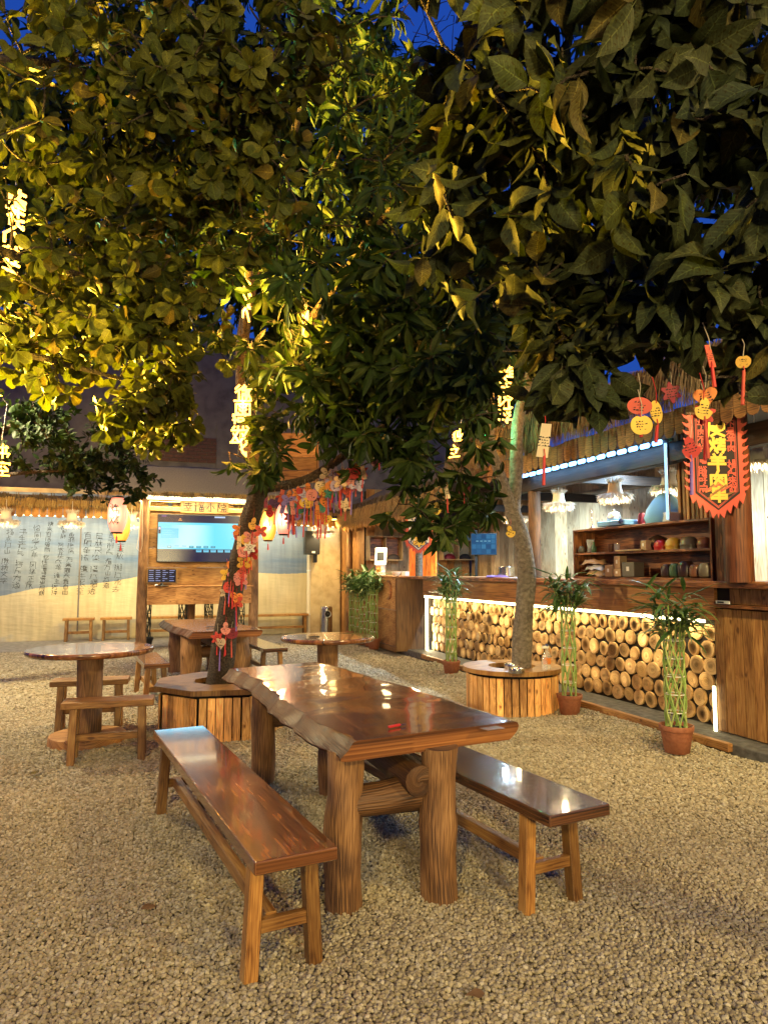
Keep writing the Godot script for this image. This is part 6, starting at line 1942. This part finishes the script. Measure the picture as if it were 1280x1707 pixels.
	for k in list.size():
		var e = list[k]
		var at = Vector3(e[0], e[1], e[2])
		var far = at.distance_to(eye) > 4.0
		var place = 0
		while k >= limits[place]: place += 1
		var group = "wish tags " + places[place]
		var desc: String = labels[k]
		var t = thing("paper_tag", desc, "tag", at, -0.3386 + rf(-0.5, 0.5), group)
		var r = 0.066 if far else 0.042
		if e[3] == "card": r *= 0.72 if far else 1.15
		if k in [61, 62]: r *= 0.6
		var tilt = Basis(Vector3(0, 0, 1), rf(-0.25, 0.25)) * Basis(Vector3.RIGHT, rf(-0.1, 0.15))
		put(t, "card", pr(tag_shape(e[3], r), 0.003), M["paper_" + e[4]], Transform3D(tilt, Vector3.ZERO))
		put(t, "string", tb([Vector3(0, r * 0.8, 0.002), Vector3(0.006, r + 0.04, -0.01), Vector3(0.0, r + rf(0.06, 0.11), -0.03)], [0.0018, 0.0018, 0.0018], 4), M.rope if k % 3 else M.ribbon)
		if k % 2 == 0 or k > 55:
			var l = rf(0.06, 0.14) if k < 63 else rf(0.08, 0.24)
			put(t, "tassel", tb([Vector3(0, -r * 0.7, 0.006), Vector3(0.003, -r * 1.3, 0.006), Vector3(0.0, -r * 1.35, 0.006), Vector3(rf(-0.01, 0.01), -r * 1.3 - l, 0.008)], [0.0025, 0.0025, 0.006, 0.0075], 6), [M.ribbon, M.paper_coral, M.ribbon, M.paper_violet][k % 4])
		var g := G.new()
		for q in 4:
			var y = r * (0.35 - q * 0.24)
			var x = -r * 0.5
			for s in 4:
				var w = r * rf(0.12, 0.26)
				if rng.randf() < 0.85: g.quad(tilt * Vector3(x, y + rf(-0.1, 0.1) * r, 0.0012), tilt * Vector3(x + w, y + rf(-0.1, 0.1) * r, 0.0012), tilt * Vector3(x + w, y - 0.07 * r, 0.0012), tilt * Vector3(x, y - 0.09 * r, 0.0012), tilt * Vector3(0, 0, 1))
				x += w + r * 0.06
		put(t, "handwriting", g.mesh(), M.ink)


# ------------------------------------------------------------------ goods in the stall
func jar(called: String, label: String, cat: String, at: Vector3, prof: Array, m: Material, group := "", lid: Material = null, lidp := []):
	var t = thing(called, label, cat, at, 0.0, group)
	put(t, "body", lt(prof, 18), m)
	if lid: put(t, "lid", lt(lidp, 16), lid)
	return t

func carton(label: String, at: Vector3, s: Vector3, m: Material, turn := 0.0, group := ""):
	var t = thing("carton", label, "box", at, turn, group)
	put(t, "body", bx(s, 0.006), m, T(Vector3(0, s.y / 2, 0)))
	put(t, "tape", bx(Vector3(s.x * 0.22, s.y * 0.3, 0.004), 0.0), M.paper_white, T(Vector3(0, s.y * 0.55, s.z / 2 + 0.001)))
	return t

func cupboard(label: String, at: Vector3, w: float, h: float, d: float, cols: int, rows: int, turn: float, m: Material, back: Material, top_y := 0.0):
	var t = thing("shelf_unit", label, "shelf", at, turn)
	for s in [0.0, 1.0]: put(t, "side", bx(Vector3(0.025, h, d), 0.003), m, T(Vector3((s - 0.5) * w, h / 2, 0)))
	for k in rows + 1: put(t, "shelf_board", bx(Vector3(w - 0.026, 0.025, d), 0.003), m, T(Vector3(0, lerpf(0.0125, h - 0.0125, float(k) / rows), 0)))
	for k in range(1, cols): put(t, "divider", bx(Vector3(0.02, h - 0.05, d - 0.02), 0.003), m, T(Vector3((float(k) / cols - 0.5) * w, h / 2, 0)))
	put(t, "back_board", bx(Vector3(w - 0.02, h - 0.02, 0.012), 0.0), back, T(Vector3(0, h / 2, -d / 2 + 0.01)))
	return t

func build_stall_contents():
	for a in [["bowl_red", 0.42, 0.02, 0.015], ["bowl_yellow", 0.5, 0.28, 0.03], ["bowl_olive", 0.12, 0.1, 0.07], ["bowl_brown", 0.16, 0.065, 0.03], ["jar_green", 0.06, 0.12, 0.05], ["jar_dark", 0.045, 0.02, 0.014], ["kraft", 0.42, 0.27, 0.14], ["blue_cloth", 0.2, 0.45, 0.7]]:
		mat(a[0], lin(a[1], a[2], a[3]), 0.3 if a[0].begins_with("bowl") or a[0].begins_with("jar") else 0.75)
	# shelf on the counter: runs along z from -7.4 to -5.2, opens towards -x
	var t = cupboard("dark red-brown open shelf on the counter below the blue-lit straw lamps", Vector3(5.26, 1.508, -6.29), 2.2, 0.6, 0.32, 1, 2, -PI / 2, M.dark_plank, M.dark_plank)
	var bowl = [Vector2(0, 0.105), Vector2(0.02, 0.105), Vector2(0.045, 0.1), Vector2(0.066, 0.075), Vector2(0.075, 0.04), Vector2(0.075, 0.03), Vector2(0.07, 0.03), Vector2(0.07, 0.0)]
	var by = 1.82
	jar("bowl", "glossy red bowl upside down on the middle shelf", "bowl", Vector3(5.16, by, -5.92), bowl, M.bowl_red)
	jar("bowl", "glossy yellow bowl upside down on the middle shelf", "bowl", Vector3(5.18, by, -5.76), bowl.map(func(q): return q * 1.15), M.bowl_yellow)
	jar("bowl", "olive grey bowl upside down beside the yellow bowl", "bowl", Vector3(5.2, by, -5.57), bowl.map(func(q): return q * 1.2), M.bowl_olive)
	jar("bowl", "brown bowl upside down at the right end of the middle shelf", "bowl", Vector3(5.22, by, -5.38), bowl.map(func(q): return q * 1.05), M.bowl_brown)
	carton("small pale carton on the middle shelf beside the red bowl", Vector3(5.14, by, -6.10), Vector3(0.09, 0.11, 0.12), M.kraft, -PI / 2)
	var tr = thing("serving_tray", "flat pale wooden tray on the middle shelf", "tray", Vector3(5.15, by, -6.32))
	put(tr, "board", bx(Vector3(0.2, 0.016, 0.42), 0.004), M.pine0, T(Vector3(0, 0.008, 0)))
	var bg = thing("dark_bag", "dark wrapped bag behind the pale carton", "bag", Vector3(5.26, by, -6.08))
	put(bg, "body", lt([Vector2(0, 0), Vector2(0.1, 0), Vector2(0.13, 0.06), Vector2(0.1, 0.13), Vector2(0.03, 0.16), Vector2(0.0, 0.17)], 9), M.jar_dark)
	for k in 2: jar("glass_cup", ["small brown glass cup, left of the pair on the middle shelf", "small clear glass cup, right of the pair on the middle shelf"][k], "cup", Vector3(5.14, by, -6.72 + k * 0.11), [Vector2(0, 0), Vector2(0.03, 0), Vector2(0.034, 0.09), Vector2(0.031, 0.09), Vector2(0.028, 0.008)], M.bowl_brown if k == 0 else M.glass)
	jar("glass_jug", "clear glass jug at the left end of the middle shelf", "jug", Vector3(5.16, by, -7.13), [Vector2(0, 0), Vector2(0.04, 0), Vector2(0.036, 0.06), Vector2(0.05, 0.16), Vector2(0.047, 0.16), Vector2(0.03, 0.06)], M.glass)
	jar("garlic_jar", "small round pale jar at the left end of the middle shelf", "jar", Vector3(5.14, by, -7.28), [Vector2(0, 0), Vector2(0.03, 0), Vector2(0.045, 0.03), Vector2(0.035, 0.07), Vector2(0.02, 0.085), Vector2(0, 0.085)], M.bowl_olive)
	jar("sauce_bottle", "small green bottle beside the glass jug", "bottle", Vector3(5.15, by, -7.05), [Vector2(0, 0), Vector2(0.03, 0), Vector2(0.03, 0.06), Vector2(0.012, 0.09), Vector2(0.012, 0.13), Vector2(0, 0.13)], M.jar_green)
	# lower shelf
	var ly = 1.537
	var bags = ["flattened paper bag at the bottom of the left pile", "grey plastic bag in the middle of the left pile", "crumpled kraft bag on top of the left pile"]
	for k in 3:
		var g := G.new()
		var P := PackedVector3Array()
		var UV := PackedVector2Array()
		for j in 5:
			for q in 7:
				P.append(Vector3(-0.16 + q * 0.053, (0.05 if (j > 0 and j < 4 and q > 0 and q < 6) else 0.0) + rf(0, 0.03), -0.1 + j * 0.05)); UV.append(Vector2(q, j))
		g.grid(P, 7, 5, UV, true)
		var p = thing("paper_bag", bags[k], "bag", Vector3(5.16, ly + k * 0.065, -6.98 - k * 0.03), -PI / 2 + k * 0.2, "bags piled on the lower shelf")
		put(p, "sheet", g.mesh(), [M.kraft, M.grey_straw, M.kraft][k])
	carton("upright kraft carton at the left of the small pile", Vector3(5.14, ly, -6.70), Vector3(0.13, 0.13, 0.12), M.kraft, -PI / 2, "kraft cartons on the lower shelf")
	carton("low kraft carton in the middle of the small pile", Vector3(5.14, ly, -6.55), Vector3(0.13, 0.09, 0.12), M.kraft, -PI / 2, "kraft cartons on the lower shelf")
	carton("kraft carton standing on top of the low carton", Vector3(5.15, ly + 0.092, -6.57), Vector3(0.1, 0.14, 0.11), M.kraft, -PI / 2 + 0.1, "kraft cartons on the lower shelf")
	carton("grey carton at the right end of the small pile", Vector3(5.15, ly, -6.36), Vector3(0.2, 0.16, 0.14), M.bowl_olive, -PI / 2, "kraft cartons on the lower shelf")
	var jp = [Vector2(0, 0), Vector2(0.055, 0), Vector2(0.068, 0.02), Vector2(0.07, 0.1), Vector2(0.05, 0.135), Vector2(0.035, 0.14), Vector2(0, 0.142)]
	var jl = ["dark brown jar, leftmost on the lower shelf", "green jar on the lower shelf", "wide black-brown jar on the lower shelf", "amber brown jar on the lower shelf", "olive jar at the right end of the lower shelf"]
	for k in 5: jar("storage_jar", jl[k], "jar", Vector3(5.15, ly, -5.83 + k * 0.13), jp.map(func(q): return q * [0.95, 1.0, 1.15, 0.9, 1.0][k]), [M.jar_dark, M.jar_green, M.jar_dark, M.bowl_brown, M.bowl_olive][k])
	# on top of the shelf
	var ty = 2.111
	var st = thing("gas_stove", "pale blue gas stove with a kettle on it, on top of the shelf", "stove", Vector3(5.28, ty, -6.72), -PI / 2)
	put(st, "body", bx(Vector3(0.5, 0.06, 0.28), 0.01), M.blue_cloth, T(Vector3(0, 0.04, 0)))
	put(st, "knob", lt([Vector2(0, 0.02), Vector2(0.03, 0.02), Vector2(0.03, 0)], 10), M.paper_navy, Transform3D(Basis(Vector3.RIGHT, PI / 2), Vector3(0.2, 0.05, 0.14)))
	jar("kettle", "grey kettle standing on the gas stove", "kettle", Vector3(5.28, ty + 0.072, -6.83), [Vector2(0, 0), Vector2(0.075, 0), Vector2(0.08, 0.05), Vector2(0.06, 0.1), Vector2(0.03, 0.115), Vector2(0, 0.12)], M.alu, "", M.dark_metal, [Vector2(0, 0.15), Vector2(0.02, 0.14), Vector2(0.02, 0.12)])
	jar("red_jar", "dark red jar behind the stove", "jar", Vector3(5.34, ty, -6.42), [Vector2(0, 0), Vector2(0.04, 0), Vector2(0.045, 0.1), Vector2(0.03, 0.14), Vector2(0, 0.15)], M.paper_wine)
	var pb = thing("plastic_bag", "translucent blue-white plastic bag standing at the right end of the shelf top", "bag", Vector3(5.3, ty, -6.0), -PI / 2)
	put(pb, "bag", lt([Vector2(0.2, 0), Vector2(0.22, 0.06), Vector2(0.19, 0.15), Vector2(0.13, 0.24), Vector2(0.07, 0.31), Vector2(0, 0.33)], 9), M.blue_cloth)
	carton("white carton before the plastic bag on top of the shelf", Vector3(5.22, ty, -5.86), Vector3(0.2, 0.1, 0.14), M.white_plastic, -PI / 2)
	jar("skewer_holder", "thin steel skewer holder at the left end of the shelf top", "holder", Vector3(5.24, ty, -7.2), [Vector2(0, 0), Vector2(0.035, 0), Vector2(0.03, 0.03), Vector2(0.006, 0.05), Vector2(0.006, 0.2), Vector2(0.014, 0.24), Vector2(0, 0.25)], M.steel)
	# red-brown board right of the round post
	var rb = thing("counter_screen", "plain red-brown board standing on the counter right of the round post", "panel", Vector3(5.3, 1.508, -4.2))
	put(rb, "board", bx(Vector3(0.03, 0.56, 1.0), 0.004), M.bowl_brown, T(Vector3(0, 0.28, 0)))
	put(rb, "cap_strip", bx(Vector3(0.05, 0.02, 1.02), 0.004), M.dark_plank, T(Vector3(0, 0.57, 0)))
	jar("steel_canister", "small steel canister standing on the red-brown board's ledge", "canister", Vector3(5.34, 2.09, -4.62), [Vector2(0, 0), Vector2(0.035, 0), Vector2(0.035, 0.1), Vector2(0.03, 0.11), Vector2(0, 0.11)], M.alu)
	# far part of the counter
	var pot = jar("steel_pot", "steel cooking pot on the counter left of the forked trunk", "pot", Vector3(5.3, 1.508, -9.45), [Vector2(0, 0), Vector2(0.12, 0), Vector2(0.125, 0.02), Vector2(0.125, 0.15), Vector2(0.135, 0.16), Vector2(0.118, 0.16), Vector2(0.115, 0.02)], M.steel)
	var cl = thing("purple_cloth", "crumpled purple cloth on the counter edge under the steel pot", "cloth", Vector3(5.2, 1.508, -9.5))
	put(cl, "cloth", lt([Vector2(0.2, 0.0), Vector2(0.17, 0.03), Vector2(0.1, 0.02), Vector2(0, 0.04)], 9), M.paper_violet)
	var dp = thing("cupboard_door", "orange plank door panel standing behind the blue pennant", "door", Vector3(5.22, 1.505, -12.55), -0.9)
	for k in 5: put(dp, "plank", bx(Vector3(0.115, 0.72, 0.03), 0.004, Vector2(k, 0)), M["door%d" % (k % 2)], T(Vector3(-0.24 + k * 0.12, 0.36, rf(0, 0.003))))
	var u1 = cupboard("open wall shelf of two compartments on the end wall, left of the blue pennant", Vector3(5.34, 1.84, -15.12), 0.8, 0.56, 0.26, 2, 1, 0, M.pine3, M.dark_plank)
	var u2 = cupboard("pale open wall shelf with clothes, right of the blue pennant", Vector3(7.15, 1.86, -15.1), 0.8, 0.92, 0.3, 2, 2, 0, M.pine0, M.pine1)
	for k in 5:
		var c = thing("folded_clothes", ["dark folded clothes in the left wall shelf", "purple folded clothes in the lower left compartment of the pale shelf", "dark sports shoes and clothes in the lower right compartment of the pale shelf", "dark cap in the upper left compartment of the pale shelf", "pale blue cap in the upper right compartment of the pale shelf"][k], "clothes", [Vector3(5.54, 1.866, -15.08), Vector3(6.95, 1.886, -15.06), Vector3(7.35, 1.886, -15.06), Vector3(6.95, 2.335, -15.06), Vector3(7.35, 2.335, -15.06)][k])
		put(c, "cloth", lt([Vector2(0.15, 0), Vector2(0.155, 0.04), Vector2(0.12, 0.09), Vector2(0.06, 0.12), Vector2(0, 0.125)], 10), [M.black_cloth, M.paper_wine, M.black_cloth, M.black_cloth, M.blue_cloth][k], Transform3D(Basis().scaled(Vector3(1, 1, 0.6)), Vector3.ZERO))
	var mo = thing("wall_monitor", "small screen showing a grid of blue pictures, on a post in the stall", "monitor", Vector3(6.78, 2.16, -13.0), -0.45)
	put(mo, "casing", bx(Vector3(0.54, 0.46, 0.05), 0.006), M.black_plastic)
	var im := Image.create_empty(160, 120, false, Image.FORMAT_RGB8)
	im.fill(Color(0.16, 0.42, 0.62))
	for y in 4:
		for x in 5: im.fill_rect(Rect2i(4 + x * 31, 4 + y * 29, 26, 24), Color(0.3, 0.6, 0.8).lerp(Color(0.14, 0.34, 0.55), rng.randf()))
	for x in 4: im.fill_rect(Rect2i(30 + x * 26, 40, 16, 5), Color(0.6, 0.85, 0.95))
	var sm := StandardMaterial3D.new()
	sm.albedo_color = Color(0.02, 0.02, 0.02)
	sm.emission_enabled = true
	sm.emission = Color.WHITE
	sm.emission_operator = BaseMaterial3D.EMISSION_OP_MULTIPLY
	sm.emission_texture = ImageTexture.create_from_image(im)
	sm.emission_energy_multiplier = 0.6
	var g2 := G.new()
	g2.quad(Vector3(-0.255, 0.215, 0), Vector3(0.255, 0.215, 0), Vector3(0.255, -0.215, 0), Vector3(-0.255, -0.215, 0), Vector3(0, 0, 1))
	put(mo, "screen", g2.mesh(), sm, T(Vector3(0, 0, 0.028)))
	put(mo, "arm", bx(Vector3(0.06, 1.2, 0.06), 0.006), M.dark_metal, T(Vector3(-0.16, -0.3, -0.07)))
	var pos = thing("payment_terminal", "white upright ordering terminal on the counter block behind the potted plants", "terminal", Vector3(4.98, 1.5, -14.35), -0.5)
	put(pos, "stand", bx(Vector3(0.2, 0.26, 0.12), 0.02), M.white_plastic, T(Vector3(0, 0.13, 0)))
	put(pos, "head", bx(Vector3(0.26, 0.4, 0.03), 0.012), M.white_plastic, Transform3D(Basis(Vector3.RIGHT, -0.35), Vector3(0, 0.42, 0)))
	put(pos, "display", bx(Vector3(0.16, 0.2, 0.006), 0.002), M.black_plastic, Transform3D(Basis(Vector3.RIGHT, -0.35), Vector3(0, 0.42, 0.019)))
	put(pos, "orange_panel", bx(Vector3(0.1, 0.14, 0.006), 0.002), M.paper_orange, T(Vector3(-0.04, 0.14, 0.062)))
	jar("white_bowl", "white bowl at the left on the counter block", "bowl", Vector3(5.02, 1.502, -13.5), [Vector2(0, 0), Vector2(0.06, 0), Vector2(0.11, 0.09), Vector2(0.106, 0.09), Vector2(0.055, 0.01)], M.white_plastic)
	carton("white carton with a dark top on the counter block", Vector3(5.2, 1.502, -13.2), Vector3(0.28, 0.09, 0.2), M.white_plastic)
	jar("steel_cup", "pale steel cup beside the white carton on the counter block", "cup", Vector3(5.32, 1.502, -13.05), [Vector2(0, 0), Vector2(0.05, 0), Vector2(0.05, 0.17), Vector2(0.046, 0.17), Vector2(0.045, 0.01)], M.alu)
	# flat strips of the blue light along the eave
	var ls = thing("eave_light_strip", "row of cold blue-white light modules along the stall eave", "light strip", Vector3(0, 0, 0))
	for k in 15:
		var z = -8.28 + k * 0.184
		put(ls, "light_module", bx(Vector3(0.03, 0.05, 0.14), 0.012), M.led_cool, T(Vector3(4.965, 2.905 + rf(-0.004, 0.004), z)))
	put(ls, "track", bx(Vector3(0.02, 0.035, 2.9), 0.004), M.dark_metal, T(Vector3(4.99, 2.91, -6.95)))
	var up = thing("upright_light_strip", "upright bluish light strip at the edge of the ribbed panel", "light strip", Vector3(5.02, 2.12, -5.66))
	put(up, "light_tube", bx(Vector3(0.014, 0.8, 0.014), 0.004), M.led_dim, T(Vector3(0, 0.4, 0)))
	put(up, "channel", bx(Vector3(0.02, 0.82, 0.03), 0.003), M.alu, T(Vector3(0.02, 0.4, 0.005)))


# ------------------------------------------------------------------ lights
func build_lamps():
	# kitchen ceiling tubes
	for z in [-7.2, -10.8]:
		var t = thing("ceiling_tube", "cold white tube lamp under the stall ceiling" + (" above the shelf" if z > -9 else " deep in the stall"), "lamp", Vector3(6.3, 3.04, z))
		put(t, "light_tube", tb([Vector3(0, 0, -0.6), Vector3(0, 0, 0.6)], [0.018, 0.018], 8), M.led_cool)
		strip("tube_light", Vector3(6.3, 3.0, z), Vector3(0, -1, 0), Vector3(0, 0, 1), 1.2, 0.05, Color(0.76, 0.90, 1.0), 26.0)
	strip("eave_strip_light", Vector3(4.97, 2.88, -6.95), Vector3(0.5, -1, 0), Vector3(0, 0, 1), 2.6, 0.03, Color(0.55, 0.78, 1.0), 0.9)
	# warm lamps at the far end of the stall and along the rear eave
	flood("warm_lamp", "small warm lamp under the eave above the counter block", Vector3(5.0, 2.7, -14.0), Vector3(5.2, 0, -13.6), Color(1.0, 0.90, 0.66), 12.0, 75)
	flood("warm_lamp", "small warm lamp under the eave above the steel bin", Vector3(4.45, 2.85, -16.35), Vector3(4.3, 0, -16.0), Color(1.0, 0.84, 0.52), 4.5, 75)
	flood("warm_lamp", "warm lamp on the straw eave at the left, lighting the grey building wall", Vector3(-2.7, 3.75, -16.5), Vector3(-2.3, 3.7, -19.4), Color(1.0, 0.80, 0.5), 2.2, 70)
	flood("warm_lamp", "warm lamp past the right edge, lighting the lamb banner and the counter end", Vector3(4.0, 3.2, -2.9), Vector3(4.75, 1.6, -5.6), Color(1.0, 0.88, 0.6), 10.0, 60)
	flood("warm_lamp", "warm lamp beyond the left edge, lighting the straw eave over the poem", Vector3(-4.6, 2.5, -13.8), Vector3(-1.0, 2.95, -16.8), Color(1.0, 0.84, 0.46), 16.0, 34)
	# flood lamps that light the crowns
	flood("flood_lamp", "yellow flood lamp low at the left, aimed into the rounded leaves", Vector3(-1.75, 2.3, -7.0), Vector3(-0.2, 4.3, -4.9), Color(1.0, 0.78, 0.24), 460.0, 40)
	flood("flood_lamp", "green flood lamp high at the left behind the rounded leaves", Vector3(-2.6, 3.6, -8.6), Vector3(-0.6, 6.0, -4.5), Color(0.45, 1.0, 0.66), 28.0, 40)
	flood("flood_lamp", "yellow flood lamp low at the near left, aimed up into the rounded leaves", Vector3(-1.6, 1.8, -4.2), Vector3(-0.5, 4.4, -4.9), Color(1.0, 0.82, 0.30), 34.0, 34)
	flood("yard_lamp", "small warm yard lamp low behind the camera, turned up at the near leaves", Vector3(0.9, 2.2, 3.6), Vector3(1.8, 3.0, -2.3), Color(1.0, 0.90, 0.62), 32.0, 42, 0.3)
	# lamps on the wall behind the camera
	flood("yard_lamp", "warm yard lamp on a pole behind the camera at the left", Vector3(-3.6, 5.2, 5.4), Vector3(0.4, 0, -4.6), Color(1.0, 0.86, 0.50), 56.0, 50, 0.35)
	flood("yard_lamp", "warm yard lamp on a pole behind the camera at the right", Vector3(6.4, 5.2, 4.6), Vector3(2.6, 0.3, -4.8), Color(1.0, 0.85, 0.48), 52.0, 50, 0.35)
	flood("yard_lamp", "cool white yard lamp over the left of the courtyard", Vector3(-2.8, 4.6, -9.6), Vector3(0.8, 0, -10.4), Color(1.0, 0.92, 0.70), 50.0, 80, 0.12)

func flood(called: String, label: String, at: Vector3, to: Vector3, col: Color, energy: float, angle: float, size := 0.08):
	var t = thing(called, label, "lamp", at)
	t.look_at_from_position(at, to, Vector3.UP)
	var key = "lens_%.2f_%.2f" % [col.g, col.b]
	if not M.has(key): glow(key, col, 5.0)
	put(t, "housing", bx(Vector3(0.2, 0.16, 0.07), 0.012), M.dark_metal, T(Vector3(0, 0, 0.04)))
	put(t, "lens", bx(Vector3(0.17, 0.13, 0.01), 0.003), M[key], T(Vector3(0, 0, 0.0)))
	put(t, "bracket", tb([Vector3(0, 0.0, 0.08), Vector3(0, 0.02, 0.2)], [0.015, 0.015], 6), M.dark_metal)
	spot(called + "_light", at + (to - at).normalized() * 0.03, to, col, energy, angle, size)
